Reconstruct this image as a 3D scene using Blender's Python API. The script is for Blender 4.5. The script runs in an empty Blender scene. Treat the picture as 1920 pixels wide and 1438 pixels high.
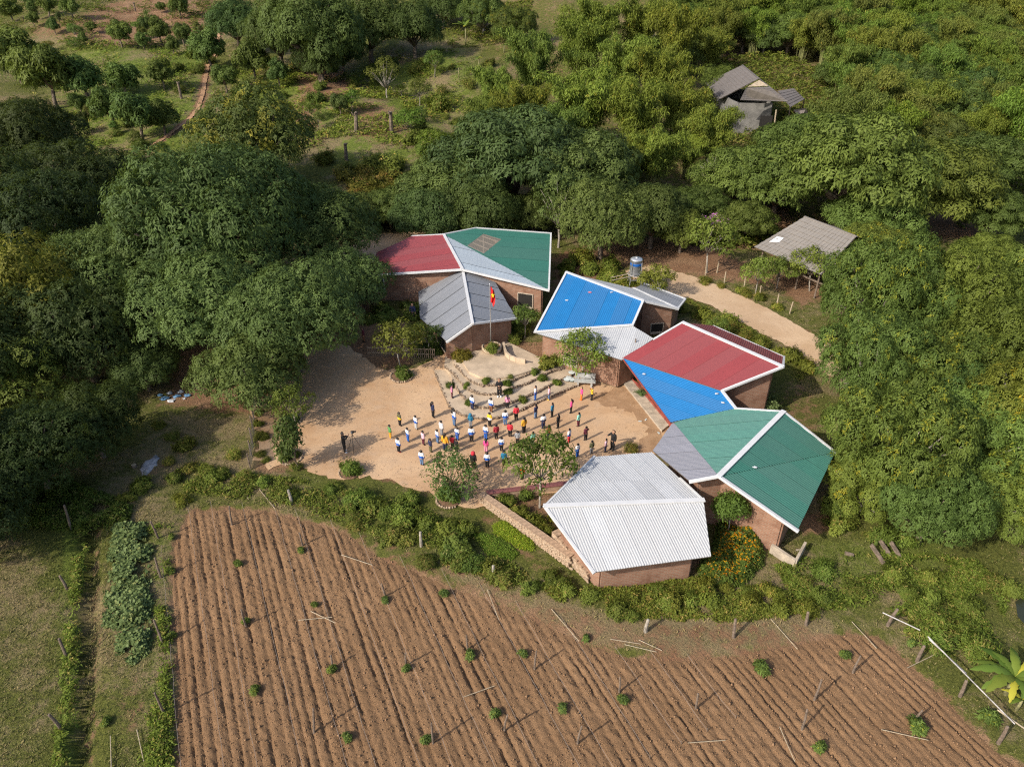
import bpy, bmesh, math, random
import numpy as np
from mathutils import Vector, Matrix

SC = bpy.context.scene
# ------------------------------------------------------------------ camera
PITCH = math.radians(32.5)          # drone looking down
FPX = 1400.0                        # focal length in photo pixels (1920 wide)
CAMH = 30.0
cam_d = bpy.data.cameras.new('drone_camera'); cam = bpy.data.objects.new('drone_camera', cam_d)
SC.collection.objects.link(cam)
cam.location = (0, 0, CAMH); cam.rotation_euler = (math.pi/2 - PITCH, 0, 0)
cam_d.sensor_width = 36.0; cam_d.lens = 36.0*FPX/1920.0
cam_d.clip_start = 0.5; cam_d.clip_end = 3000
SC.camera = cam
# ------------------------------------------------------------------ light
SUN_EL = math.radians(36.0)
SUN_AZ = math.radians(218.0)        # direction to the sun, counter-clockwise from +X
sun_dir = Vector((math.cos(SUN_EL)*math.cos(SUN_AZ), math.cos(SUN_EL)*math.sin(SUN_AZ), math.sin(SUN_EL)))
w = bpy.data.worlds.new('World'); SC.world = w; w.use_nodes = True
nt = w.node_tree
sky = nt.nodes.new('ShaderNodeTexSky'); sky.sky_type = 'NISHITA'; sky.sun_disc = False
sky.sun_elevation = SUN_EL; sky.sun_rotation = math.atan2(sun_dir.x, sun_dir.y)
sky.air_density = 1.0; sky.dust_density = 3.0; sky.ozone_density = 1.0
bg = nt.nodes['Background']; bg.inputs['Strength'].default_value = 0.145
nt.links.new(sky.outputs[0], bg.inputs['Color'])
sl = bpy.data.lights.new('sun', 'SUN'); sl.energy = 3.9; sl.angle = math.radians(0.55); sl.color = (1.0, 0.91, 0.78)
so = bpy.data.objects.new('sun', sl); SC.collection.objects.link(so)
so.rotation_euler = sun_dir.to_track_quat('Z', 'Y').to_euler(); so.location = (-40, -30, 60)
SC.view_settings.view_transform = 'Standard'; SC.view_settings.look = 'None'
SC.view_settings.exposure = 0.36; SC.view_settings.gamma = 1.0
SC.render.engine = 'CYCLES'
SC.cycles.use_denoising = False; SC.cycles.filter_width = 1.2
SC.cycles.max_bounces = 6; SC.cycles.transparent_max_bounces = 6

# ------------------------------------------------------------------ measuring helpers
CP, SP = math.cos(PITCH), math.sin(PITCH)
def ray(px, py):
    a = (px-960.0)/FPX; b = (719.0-py)/FPX
    return Vector((a, CP + b*SP, -SP + b*CP))
def G(px, py, z=0.0):
    """photo measurement -> world point at height z"""
    d = ray(px, py); t = (z-CAMH)/d.z
    return Vector((0, 0, CAMH)) + d*t
def proj(p):
    v = Vector(p) - Vector((0, 0, CAMH))
    dz = v.y*CP - v.z*SP; u = v.y*SP + v.z*CP
    return 960 + FPX*v.x/dz, 719 - FPX*u/dz, dz
def proj_np(P):
    x, y, z = P[:, 0], P[:, 1], P[:, 2]-CAMH
    dz = y*CP - z*SP; u = y*SP + z*CP
    dz = np.where(dz < 0.5, 0.5, dz)
    return 960 + FPX*x/dz, 719 - FPX*u/dz
def smooth(a, b, x):
    t = np.clip((x-a)/(b-a), 0, 1); return t*t*(3-2*t)
def terr_np(x, y):
    x = np.asarray(x, float); y = np.asarray(y, float)
    t = np.clip(y-76, 0, None)
    hill = 0.125*(np.sqrt(t*t+100)-10)*smooth(74, 90, y)
    site = 0.75*smooth(46, 55, y) - 0.2*smooth(30, 22, y)
    bump = (0.5*np.sin(x*0.11+1.3)*np.cos(y*0.09) + 0.3*np.sin(x*0.23+y*0.17))*smooth(84, 120, y)*1.6
    return hill + site + bump
def terr(x, y): return float(terr_np(x, y))
def T(px, py, dz=0.0):
    """photo measurement -> point on the terrain"""
    z = 0.0
    for _ in range(40):
        p = G(px, py, z+dz); z2 = terr(p.x, p.y)
        z = z*0.5 + z2*0.5
    p.z = z + dz
    return p

# ------------------------------------------------------------------ mesh helpers
COL = SC.collection
def link(o, parent=None):
    COL.objects.link(o)
    if parent is not None: o.parent = parent
    return o
def mesh_np(name, verts, faces, mat=None, attrs=None, smooth_=False, mats=None, midx=None, uv=None):
    me = bpy.data.meshes.new(name)
    verts = np.asarray(verts, np.float32); faces = np.asarray(faces, np.int32)
    n, k = faces.shape
    me.vertices.add(len(verts)); me.vertices.foreach_set('co', verts.ravel())
    me.loops.add(n*k); me.loops.foreach_set('vertex_index', faces.ravel())
    me.polygons.add(n); me.polygons.foreach_set('loop_start', np.arange(n, dtype=np.int32)*k)
    try: me.polygons.foreach_set('loop_total', np.full(n, k, np.int32))
    except Exception: pass
    if smooth_: me.polygons.foreach_set('use_smooth', np.ones(n, bool))
    if mats:
        for m in mats: me.materials.append(m)
        if midx is not None: me.polygons.foreach_set('material_index', np.asarray(midx, np.int32))
    elif mat: me.materials.append(mat)
    if attrs:
        for an, (dom, arr) in attrs.items():
            a = me.attributes.new(an, 'FLOAT', dom); a.data.foreach_set('value', np.asarray(arr, np.float32))
    if uv is not None:
        l = me.uv_layers.new(name='UVMap'); l.data.foreach_set('uv', np.asarray(uv, np.float32).ravel())
    me.update(calc_edges=True)
    return me
def mesh_py(name, verts, faces, mat=None, smooth_=False):
    me = bpy.data.meshes.new(name); me.from_pydata([tuple(v) for v in verts], [], faces)
    if mat: me.materials.append(mat)
    if smooth_:
        for p in me.polygons: p.use_smooth = True
    me.update(); return me
def obj(name, me, parent=None, loc=None, rz=0.0):
    o = bpy.data.objects.new(name, me); link(o, parent)
    if loc is not None: o.location = loc
    if rz: o.rotation_euler = (0, 0, rz)
    return o
def empty(name, loc=(0, 0, 0), rz=0.0):
    o = bpy.data.objects.new(name, None); COL.objects.link(o); o.location = loc; o.rotation_euler = (0, 0, rz)
    o.empty_display_size = 0.3
    return o
def tag(o, label=None, cat=None, group=None, kind=None):
    if label: o['label'] = label
    if cat: o['category'] = cat
    if group: o['group'] = group
    if kind: o['kind'] = kind
    return o
def copy_tree(o, parent=None):
    c = o.copy(); COL.objects.link(c); c.parent = parent
    for ch in list(o.children): copy_tree(ch, c)
    return c

class MB:
    """collects shapes of ONE mesh"""
    def __init__(s): s.v = []; s.f = []
    def add(s, vs, fs):
        b = len(s.v); s.v += [Vector(v) for v in vs]; s.f += [[i+b for i in f] for f in fs]; return s
    def box(s, c, sx, sy, sz, rz=0.0):
        c = Vector(c); R = Matrix.Rotation(rz, 3, 'Z')
        vs = [c + R @ Vector((x*sx/2, y*sy/2, z*sz/2)) for z in (-1, 1) for y in (-1, 1) for x in (-1, 1)]
        return s.add(vs, [[0,2,3,1],[4,5,7,6],[0,1,5,4],[2,6,7,3],[0,4,6,2],[1,3,7,5]])
    def bar(s, p, q, wd, th, up=None):
        """box from p to q, wd across, th along up"""
        p = Vector(p); q = Vector(q); d = (q-p)
        if d.length < 1e-6: return s
        d.normalize(); up = Vector(up) if up is not None else Vector((0, 0, 1))
        if abs(d.dot(up)) > 0.98: up = Vector((1, 0, 0))
        r = d.cross(up).normalized(); u = r.cross(d).normalized()
        vs = []
        for e in (p, q):
            for a, b in ((-1,-1),(1,-1),(1,1),(-1,1)): vs.append(e + r*a*wd/2 + u*b*th/2)
        return s.add(vs, [[0,1,2,3],[4,7,6,5],[0,4,5,1],[1,5,6,2],[2,6,7,3],[3,7,4,0]])
    def tube(s, pts, radii, n=6, cap=True):
        pts = [Vector(p) for p in pts]
        if not hasattr(radii, '__len__'): radii = [radii]*len(pts)
        rings = []
        ref = Vector((0.31, 0.17, 0.93)).normalized()
        for i, p in enumerate(pts):
            d = (pts[min(i+1, len(pts)-1)] - pts[max(i-1, 0)]).normalized()
            r_ = ref if abs(d.dot(ref)) < 0.95 else Vector((1, 0, 0))
            a = d.cross(r_).normalized(); b = d.cross(a).normalized()
            rings.append([p + (a*math.cos(2*math.pi*k/n) + b*math.sin(2*math.pi*k/n))*radii[i] for k in range(n)])
        vs = [v for r in rings for v in r]; fs = []
        for i in range(len(pts)-1):
            for k in range(n):
                fs.append([i*n+k, i*n+(k+1)%n, (i+1)*n+(k+1)%n, (i+1)*n+k])
        if cap:
            fs.append(list(range(n))[::-1]); fs.append([(len(pts)-1)*n+k for k in range(n)])
        return s.add(vs, fs)
    def lathe(s, prof, c=(0, 0, 0), n=20):
        c = Vector(c); vs = []; fs = []
        for r, z in prof:
            for k in range(n):
                a = 2*math.pi*k/n; vs.append(c + Vector((r*math.cos(a), r*math.sin(a), z)))
        for i in range(len(prof)-1):
            for k in range(n): fs.append([i*n+k, i*n+(k+1)%n, (i+1)*n+(k+1)%n, (i+1)*n+k])
        fs.append([k for k in range(n)][::-1]); fs.append([(len(prof)-1)*n+k for k in range(n)])
        return s.add(vs, fs)
    def prism(s, poly, z0, z1):
        """poly: list of (x,y); extruded"""
        n = len(poly)
        vs = [Vector((p[0], p[1], z0)) for p in poly] + [Vector((p[0], p[1], z1)) for p in poly]
        fs = [list(range(n))[::-1], list(range(n, 2*n))] + [[i, (i+1)%n, n+(i+1)%n, n+i] for i in range(n)]
        return s.add(vs, fs)
    def blob(s, c, rx, ry, rz_, rng, rough=0.25, seg=6, rings=4):
        c = Vector(c); vs = [c + Vector((0, 0, -rz_))]; fs = []
        for i in range(1, rings):
            th = math.pi*i/rings
            for k in range(seg):
                a = 2*math.pi*k/seg; m = 1 + rough*(rng.random()-0.5)*2
                vs.append(c + Vector((rx*math.sin(th)*math.cos(a)*m, ry*math.sin(th)*math.sin(a)*m, -rz_*math.cos(th)*m)))
        vs.append(c + Vector((0, 0, rz_)))
        for k in range(seg): fs.append([0, 1+(k+1)%seg, 1+k])
        for i in range(rings-2):
            for k in range(seg):
                a = 1+i*seg+k; b = 1+i*seg+(k+1)%seg; fs.append([a, b, b+seg, a+seg])
        e = 1+(rings-2)*seg; t = len(vs)-1
        for k in range(seg): fs.append([e+k, e+(k+1)%seg, t])
        return s.add(vs, fs)
    def mesh(s, name, mat, smooth_=False): return mesh_py(name, s.v, s.f, mat, smooth_)
    def build(s, name, mat, parent=None, smooth_=False, loc=None): return obj(name, s.mesh(name, mat, smooth_), parent, loc)

# ------------------------------------------------------------------ materials
MATS = {}
def new_mat(name):
    m = bpy.data.materials.new(name); m.use_nodes = True
    nt = m.node_tree; b = nt.nodes['Principled BSDF']
    return m, nt, b
def N(nt, typ, **kw):
    n = nt.nodes.new(typ)
    for k, v in kw.items():
        if k.startswith('i_'):
            key = k[2:]; key = int(key) if key.isdigit() else key.replace('_', ' ')
            n.inputs[key].default_value = v
        else: setattr(n, k, v)
    return n
def L(nt, a, b): nt.links.new(a, b)
def mixc(nt, fac, a, b, typ='MIX'):
    n = nt.nodes.new('ShaderNodeMix'); n.data_type = 'RGBA'; n.blend_type = typ
    for sock, v in ((n.inputs[0], fac), (n.inputs[6], a), (n.inputs[7], b)):
        if hasattr(v, 'links') or isinstance(v, bpy.types.NodeSocket): nt.links.new(v, sock)
        else: sock.default_value = v if not isinstance(v, tuple) else (*v, 1.0)[:4]
    return n.outputs[2]
def noise(nt, scale, detail=4, rough=0.55, vec=None, dist=0.0):
    n = nt.nodes.new('ShaderNodeTexNoise'); n.inputs['Scale'].default_value = scale
    n.inputs['Detail'].default_value = detail; n.inputs['Roughness'].default_value = rough; n.inputs['Distortion'].default_value = dist
    if vec is not None: nt.links.new(vec, n.inputs['Vector'])
    return n.outputs['Fac']
def ramp(nt, fac, lo, hi):
    n = nt.nodes.new('ShaderNodeMapRange'); n.inputs[1].default_value = lo; n.inputs[2].default_value = hi
    n.interpolation_type = 'SMOOTHSTEP'
    nt.links.new(fac, n.inputs[0]); return n.outputs[0]
def geo_pos(nt): return nt.nodes.new('ShaderNodeNewGeometry').outputs['Position']
def obj_co(nt): return nt.nodes.new('ShaderNodeTexCoord').outputs['Object']
def bump(nt, b, h, strength=0.4, dist=0.05):
    n = nt.nodes.new('ShaderNodeBump'); n.inputs['Strength'].default_value = strength; n.inputs['Distance'].default_value = dist
    nt.links.new(h, n.inputs['Height']); nt.links.new(n.outputs[0], b.inputs['Normal'])
def plain(name, col, rough=0.6, var=0.25, scale=3.0, metal=0.0, spec=0.4, col2=None, bmp=0.0, bscale=20):
    if name in MATS: return MATS[name]
    m, nt, b = new_mat(name)
    c = obj_co(nt)
    f = noise(nt, scale, 5, 0.6, c)
    dark = tuple(x*(1-var) for x in col) if col2 is None else col2
    lite = tuple(min(1, x*(1+var*0.7)) for x in col)
    L(nt, mixc(nt, ramp(nt, f, 0.3, 0.7), dark, lite), b.inputs['Base Color'])
    b.inputs['Roughness'].default_value = rough; b.inputs['Metallic'].default_value = metal
    b.inputs['Specular IOR Level'].default_value = spec
    if bmp: bump(nt, b, noise(nt, bscale, 4, 0.6, c), bmp, 0.03)
    MATS[name] = m; return m

def leaf_mat(name, dark, lite, yellow, trans=0.28, rough=0.5):
    m, nt, b = new_mat(name)
    a = N(nt, 'ShaderNodeAttribute', attribute_name='rnd'); y = N(nt, 'ShaderNodeAttribute', attribute_name='yel')
    oi = nt.nodes.new('ShaderNodeObjectInfo')
    base = mixc(nt, a.outputs['Fac'], dark, lite)
    base = mixc(nt, y.outputs['Fac'], base, yellow)
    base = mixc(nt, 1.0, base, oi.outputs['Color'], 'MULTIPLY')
    L(nt, base, b.inputs['Base Color']); b.inputs['Roughness'].default_value = max(rough, .62)
    b.inputs['Specular IOR Level'].default_value = 0.18
    tr = nt.nodes.new('ShaderNodeBsdfTranslucent'); L(nt, mixc(nt, 0.5, base, (0.16, 0.22, 0.03)), tr.inputs['Color'])
    mx = nt.nodes.new('ShaderNodeMixShader'); mx.inputs[0].default_value = trans
    out = nt.nodes['Material Output']
    L(nt, b.outputs[0], mx.inputs[1]); L(nt, tr.outputs[0], mx.inputs[2]); L(nt, mx.outputs[0], out.inputs['Surface'])
    MATS[name] = m; return m
leaf_mat('mango_leaf', (0.052, 0.078, 0.023), (0.132, 0.178, 0.050), (0.29, 0.27, 0.035))
leaf_mat('bamboo_leaf', (0.078, 0.106, 0.022), (0.205, 0.252, 0.052), (0.30, 0.25, 0.05), 0.3)
leaf_mat('shrub_leaf', (0.066, 0.094, 0.021), (0.168, 0.21, 0.048), (0.27, 0.21, 0.09), 0.3)
leaf_mat('grass_blade', (0.065, 0.085, 0.02), (0.15, 0.18, 0.042), (0.34, 0.27, 0.125), 0.3, 0.7)
leaf_mat('flower_petal', (0.55, 0.16, 0.01), (0.65, 0.30, 0.015), (0.7, 0.45, 0.02), 0.2, 0.6)
leaf_mat('pink_petal', (0.40, 0.14, 0.35), (0.50, 0.22, 0.45), (0.5, 0.25, 0.4), 0.2, 0.6)
leaf_mat('squash_leaf', (0.085, 0.13, 0.04), (0.18, 0.235, 0.085), (0.22, 0.24, 0.08), 0.2, 0.6)
leaf_mat('banana_blade', (0.05, 0.11, 0.02), (0.095, 0.175, 0.03), (0.42, 0.40, 0.05), 0.3, 0.4)
bark = plain('bark', (0.16, 0.125, 0.095), 0.9, 0.45, 3.0, bmp=0.6)
pale_bark = plain('pale_bark', (0.30, 0.27, 0.23), 0.9, 0.4, 4.0, bmp=0.5)
old_wood = plain('weathered_wood', (0.17, 0.13, 0.10), 0.9, 0.4, 5.0, bmp=0.5)
bamboo_m = plain('dry_bamboo', (0.36, 0.30, 0.21), 0.6, 0.25, 6.0)
concrete = plain('concrete', (0.40, 0.34, 0.27), 0.9, 0.3, 2.0, bmp=0.3)
steel = plain('galvanised_steel', (0.55, 0.57, 0.60), 0.35, 0.15, 2.0, metal=0.7)
trim_w = plain('white_trim', (0.56, 0.57, 0.585), 0.4, 0.06, 1.5)
frame_w = plain('window_white', (0.65, 0.70, 0.72), 0.5, 0.1, 2.0)
dark_glass = plain('dark_glass', (0.02, 0.022, 0.025), 0.12, 0.2, 2.0, spec=0.6)
black_in = plain('dark_interior', (0.02, 0.018, 0.016), 0.9, 0.2, 2.0)
stone_m = plain('rubble_stone', (0.36, 0.27, 0.19), 0.9, 0.4, 6.0, bmp=0.5)
mortar_m = plain('earth_mortar', (0.36, 0.25, 0.17), 0.95, 0.3, 5.0, bmp=0.4)
# ------------------------------------------------------------------ noise + polygons in numpy
def vnoise(x, y, scale, seed=0):
    r = np.random.default_rng(seed); tab = r.random((256, 256))
    x = np.asarray(x)/scale; y = np.asarray(y)/scale
    xi = np.floor(x).astype(int); yi = np.floor(y).astype(int); fx = x-xi; fy = y-yi
    fx = fx*fx*(3-2*fx); fy = fy*fy*(3-2*fy)
    g = lambda a, b: tab[a % 256, b % 256]
    return (g(xi, yi)*(1-fx)+g(xi+1, yi)*fx)*(1-fy) + (g(xi, yi+1)*(1-fx)+g(xi+1, yi+1)*fx)*fy
def sdist(x, y, poly):
    """signed distance, positive inside"""
    x = np.asarray(x, float); y = np.asarray(y, float)
    d = np.full(x.shape, 1e9); ins = np.zeros(x.shape, bool); n = len(poly)
    for i in range(n):
        ax, ay = poly[i][:2]; bx, by = poly[(i+1) % n][:2]
        ex, ey = bx-ax, by-ay; t = np.clip(((x-ax)*ex+(y-ay)*ey)/(ex*ex+ey*ey+1e-12), 0, 1)
        d = np.minimum(d, np.hypot(x-ax-t*ex, y-ay-t*ey))
        if abs(by-ay) > 1e-9:
            c = ((ay > y) != (by > y)) & (x < (bx-ax)*(y-ay)/(by-ay)+ax); ins ^= c
    return np.where(ins, d, -d)
def line_dist(x, y, pts):
    x = np.asarray(x, float); y = np.asarray(y, float); d = np.full(x.shape, 1e9)
    for a, b in zip(pts[:-1], pts[1:]):
        ex, ey = b[0]-a[0], b[1]-a[1]; t = np.clip(((x-a[0])*ex+(y-a[1])*ey)/(ex*ex+ey*ey+1e-12), 0, 1)
        d = np.minimum(d, np.hypot(x-a[0]-t*ex, y-a[1]-t*ey))
    return d
def W(pts): return [tuple(T(*p)[:2]) for p in pts]

# outlines measured on the photograph, as ground positions
YARD = W([(470,770),(505,735),(560,672),(600,640),(655,650),(705,690),(760,697),(812,676),(830,660),(900,650),(1010,680),(1100,690),(1165,705),(1205,745),
          (1262,805),(1245,845),(1180,870),(1110,900),(1040,925),(960,935),(905,950),(860,948),(800,925),(740,905),(690,893),(640,900),(590,885),(540,868),(505,880),(480,860),(485,810)])
FIELD = W([(350,952),(420,948),(500,950),(560,968),(640,985),(700,1030),(760,1055),(830,1085),(900,1108),(1000,1150),(1090,1192),(1170,1222),(1280,1228),(1380,1220),(1450,1205),
           (1520,1188),(1580,1180),(1650,1185),(1700,1230),(1760,1285),(1820,1350),(1870,1400),(1960,1450),(2200,1650),(300,1650),(322,1438),(325,1250),(312,1100),(322,1010)])
ROAD = W([(1170,508),(1215,500),(1255,505),(1300,520),(1345,536),(1400,560),(1460,590),(1530,630),(1640,700),(1580,720),(1490,655),(1440,632),(1380,600),(1330,572),(1290,560),(1240,548),(1200,535)])
BACKROAD = W([(640,470),(700,440),(780,436),(860,434),(900,445),(880,470),(780,480),(700,500),(640,500)])
PATH = [tuple(T(*p)[:2]) for p in [(412,60),(405,100),(390,120),(385,150),(378,185),(372,205),(352,228),(325,248),(300,266),(275,278)]]
MUD = W([(1105,745),(1160,725),(1210,755),(1250,800),(1235,850),(1195,850),(1215,810),(1185,770),(1140,760)])

# ------------------------------------------------------------------ ground
def axis(lo, hi, a, b, fine, grow):
    c = list(np.arange(a, b, fine)); s = fine; v = b
    while v < hi: c.append(v); s *= grow; v += s
    c.append(hi); s = fine; v = a; pre = []
    while v > lo:
        s *= grow; v -= s; pre.append(max(v, lo))
    return np.array(sorted(set(pre)) + c)
gx = axis(-420, 420, -52, 52, 0.48, 1.06); gy = axis(-120, 620, 10, 92, 0.48, 1.045)
X, Y = np.meshgrid(gx, gy); x = X.ravel(); y = Y.ravel()
z = terr_np(x, y)
z = z + 0.10*(vnoise(x, y, 1.7, 3)-0.5)*smooth(0.3, 2.0, -sdist(x, y, YARD))*smooth(0.3, 2.0, -sdist(x, y, ROAD))*smooth(0.3, 2.0, -sdist(x, y, BACKROAD))
z = z - 0.30*smooth(-0.3, 0.9, sdist(x, y, FIELD))
DITCH = [tuple(T(*p)[:2]) for p in [(168,960),(166,1100),(158,1250),(146,1438),(130,1700)]]
z = z - 0.75*np.exp(-(line_dist(x, y, DITCH)/0.42)**2)
gz = z
nx_, ny_ = len(gx), len(gy)
ii = np.arange(nx_*ny_).reshape(ny_, nx_)
F = np.stack([ii[:-1, :-1].ravel(), ii[:-1, 1:].ravel(), ii[1:, 1:].ravel(), ii[1:, :-1].ravel()], 1)
def soft(poly, a=0.8): return smooth(-a, a, sdist(x, y, poly))
dirt = np.zeros_like(x); dry = 0.25+0.35*vnoise(x, y, 9, 5); lush = np.zeros_like(x)
def raise_(arr, m, v): np.maximum(arr, m*v, out=arr)
raise_(dirt, soft(YARD, 1.2), 1.0); raise_(dirt, soft(FIELD, 1.0), 0.95)
raise_(dirt, soft(ROAD, 1.6), 1.0); raise_(dirt, soft(BACKROAD, 1.5), 1.0)
raise_(dirt, np.exp(-(line_dist(x, y, PATH)/0.9)**2), 1.0)
for pts, v, a in [
    ([(540,600),(700,560),(760,600),(780,690),(560,690),(470,780),(300,760),(330,660)], 0.95, 2),     # bare earth under the mangoes
    ([(1030,480),(1160,440),(1300,450),(1420,500),(1450,540),(1300,520),(1180,500),(1060,560),(1030,600)], 0.9, 2),
    ([(1130,440),(1250,450),(1300,470),(1360,500),(1250,500)], 0.95, 2),
    ([(940,640),(1040,640),(1110,690),(1000,685)], 0.95, 0.8),
    ([(200,0),(430,0),(420,60),(330,75),(280,90),(180,95),(100,60)], 0.72, 6),
    ([(30,40),(120,30),(180,60),(120,80),(40,75)], 0.6, 4),
    ([(540,110),(640,130),(690,160),(640,190),(560,200)], 0.85, 4),
    ([(545,180),(600,185),(605,240),(560,245),(540,210)], 0.85, 3),
    ([(560,250),(620,258),(600,285),(565,275)], 0.7, 3),
    ([(630,200),(700,185),(760,200),(790,250),(720,280),(650,265)], 0.62, 4),
    ([(690,320),(760,340),(780,390),(720,420),(690,380)], 0.6, 4),
    ([(1300,90),(1390,95),(1385,125),(1310,125)], 0.8, 4),
    ([(1490,205),(1560,215),(1540,250),(1440,245)], 0.9, 3),
    ([(1250,370),(1480,380),(1500,450),(1420,470),(1290,470)], 0.9, 2),
    ([(1440,470),(1540,500),(1560,560),(1500,580),(1420,520)], 0.85, 2),
    ([(1720,390),(1860,380),(1880,450),(1740,450)], 0.85, 2),
    ([(1500,640),(1550,760),(1600,960),(1560,1000),(1500,880),(1440,760)], 0.5, 1.5),
    ([(900,930),(960,900),(1070,920),(1080,1000),(1060,1050),(960,990)], 0.72, 1.0),
    ([(870,945),(930,960),(1010,1040),(1090,1100),(1000,1075),(930,1010)], 0.62, 0.8),
    ([(1110,1075),(1300,1040),(1330,1060),(1290,1085),(1120,1105)], 0.8, 0.8),
    ([(1480,960),(1560,960),(1560,1010),(1480,1000)], 0.8, 1.0),
    ([(500,740),(570,740),(580,880),(480,890),(480,790)], 0.9, 1.0),
    ([(165,960),(200,960),(180,1438),(140,1438),(155,1200)], 0.55, 0.5),
    ([(200,1260),(290,1240),(300,1380),(190,1400)], 0.45, 1.0),
    ([(260,850),(330,850),(310,900),(250,900)], 0.5, 0.8),
    ([(640,980),(800,1040),(1000,1115),(1180,1165),(1400,1160),(1520,1165),(1510,1200),(1290,1242),(1090,1205),(900,1110),(760,1060)], 0.52, 0.5),
    ([(1170,1190),(1400,1170),(1480,1190),(1300,1225)], 0.5, 0.8)]:
    raise_(dirt, soft(W(pts), a), v)
for pts, v, a in [
    ([(0,1000),(110,1000),(110,1438),(0,1438),(-200,1438),(-150,1000)], 0.55, 1.2),
    ([(300,760),(470,780),(470,900),(300,930),(230,890)], 0.72, 1.5),
    ([(470,890),(640,930),(900,1125),(1090,1205),(1280,1245),(1450,1225),(1580,1195),(1560,1165),(1450,1140),(1180,1150),(1000,1110),(800,1030),(620,970)], 1.0, 0.6),
    ([(560,170),(780,180),(820,300),(700,320),(560,290)], 0.5, 6),
    ([(1540,1060),(1850,1040),(1850,1130),(1560,1140)], 0.5, 1.5)]:
    raise_(dry, soft(W(pts), a), v)
for pts, v, a in [
    ([(140,90),(400,90),(420,280),(200,300),(60,230)], 0.95, 6), ([(420,120),(640,130),(900,50),(900,300),(700,330),(560,280),(440,240)], 0.85, 6),
    ([(280,1000),(325,1000),(330,1438),(270,1438)], 0.8, 0.5), ([(118,980),(150,980),(140,1438),(100,1438)], 0.9, 0.4),
    ([(1450,1010),(1800,990),(1800,1130),(1400,1110)], 0.6, 1.5), ([(470,890),(600,890),(900,1010),(880,1060),(700,980)], 0.5, 0.8)]:
    raise_(lush, soft(W(pts), a), v)
raise_(dirt, smooth(0, 1, vnoise(x, y, 4.5, 17)-0.72)*3*smooth(80, 70, y), 0.5)
dry = np.clip(dry + 0.7*(vnoise(x, y, 2.2, 23)-0.5)+0.3*(vnoise(x, y, 0.9, 24)-0.5), 0, 1)
litter = smooth(74, 80, y)*smooth(-30, 5, x)*0.7
raise_(dirt, litter, 0.62)
me = mesh_np('ground', np.stack([x, y, z], 1), F, None, {'dirt': ('POINT', dirt), 'dry': ('POINT', dry), 'lush': ('POINT', lush)}, True)
m, nt, b = new_mat('ground_cover')
pos = geo_pos(nt)
n1 = noise(nt, 0.35, 5, 0.6, pos); n2 = noise(nt, 1.6, 5, 0.62, pos); n3 = noise(nt, 7.0, 4, 0.65, pos); n4 = noise(nt, 26, 3, 0.6, pos)
at = {k: N(nt, 'ShaderNodeAttribute', attribute_name=k).outputs['Fac'] for k in ('dirt', 'dry', 'lush')}
def add(nt, a, b_, mul=1.0, off=0.0):
    q = nt.nodes.new('ShaderNodeMath'); q.operation = 'MULTIPLY_ADD'; L(nt, b_, q.inputs[0]); q.inputs[1].default_value = mul
    q2 = nt.nodes.new('ShaderNodeMath'); q2.operation = 'ADD'; L(nt, a, q2.inputs[0]); L(nt, q.outputs[0], q2.inputs[1]); q.inputs[2].default_value = off
    return q2.outputs[0]
green = mixc(nt, ramp(nt, n3, 0.3, 0.7), (0.070, 0.082, 0.018), (0.150, 0.158, 0.036))
green = mixc(nt, ramp(nt, add(nt, at['lush'], n2, 0.8, -0.4), 0.3, 0.8), green, mixc(nt, ramp(nt, n3, 0.35, 0.7), (0.09, 0.125, 0.02), (0.19, 0.235, 0.042)))
straw = mixc(nt, ramp(nt, n4, 0.3, 0.7), (0.16, 0.12, 0.06), (0.31, 0.245, 0.135))
grass_c = mixc(nt, ramp(nt, add(nt, at['dry'], add(nt, n2, n4, 0.8, -0.4), 1.3, -0.65), 0.32, 0.78), green, straw)
earth = mixc(nt, ramp(nt, n1, 0.35, 0.65), (0.235, 0.125, 0.068), (0.33, 0.205, 0.12))
earth = mixc(nt, ramp(nt, n3, 0.35, 0.75), earth, (0.19, 0.115, 0.07))
fd = ramp(nt, add(nt, at['dirt'], add(nt, n2, n4, 0.6, -0.3), 1.0, -0.5), 0.40, 0.66)
L(nt, mixc(nt, fd, grass_c, earth), b.inputs['Base Color'])
b.inputs['Roughness'].default_value = 0.95; b.inputs['Specular IOR Level'].default_value = 0.15
bump(nt, b, add(nt, n3, n4, 0.8), 0.9, 0.16)
me.materials.append(m)
ground = tag(obj('ground', me), kind='structure')

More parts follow.
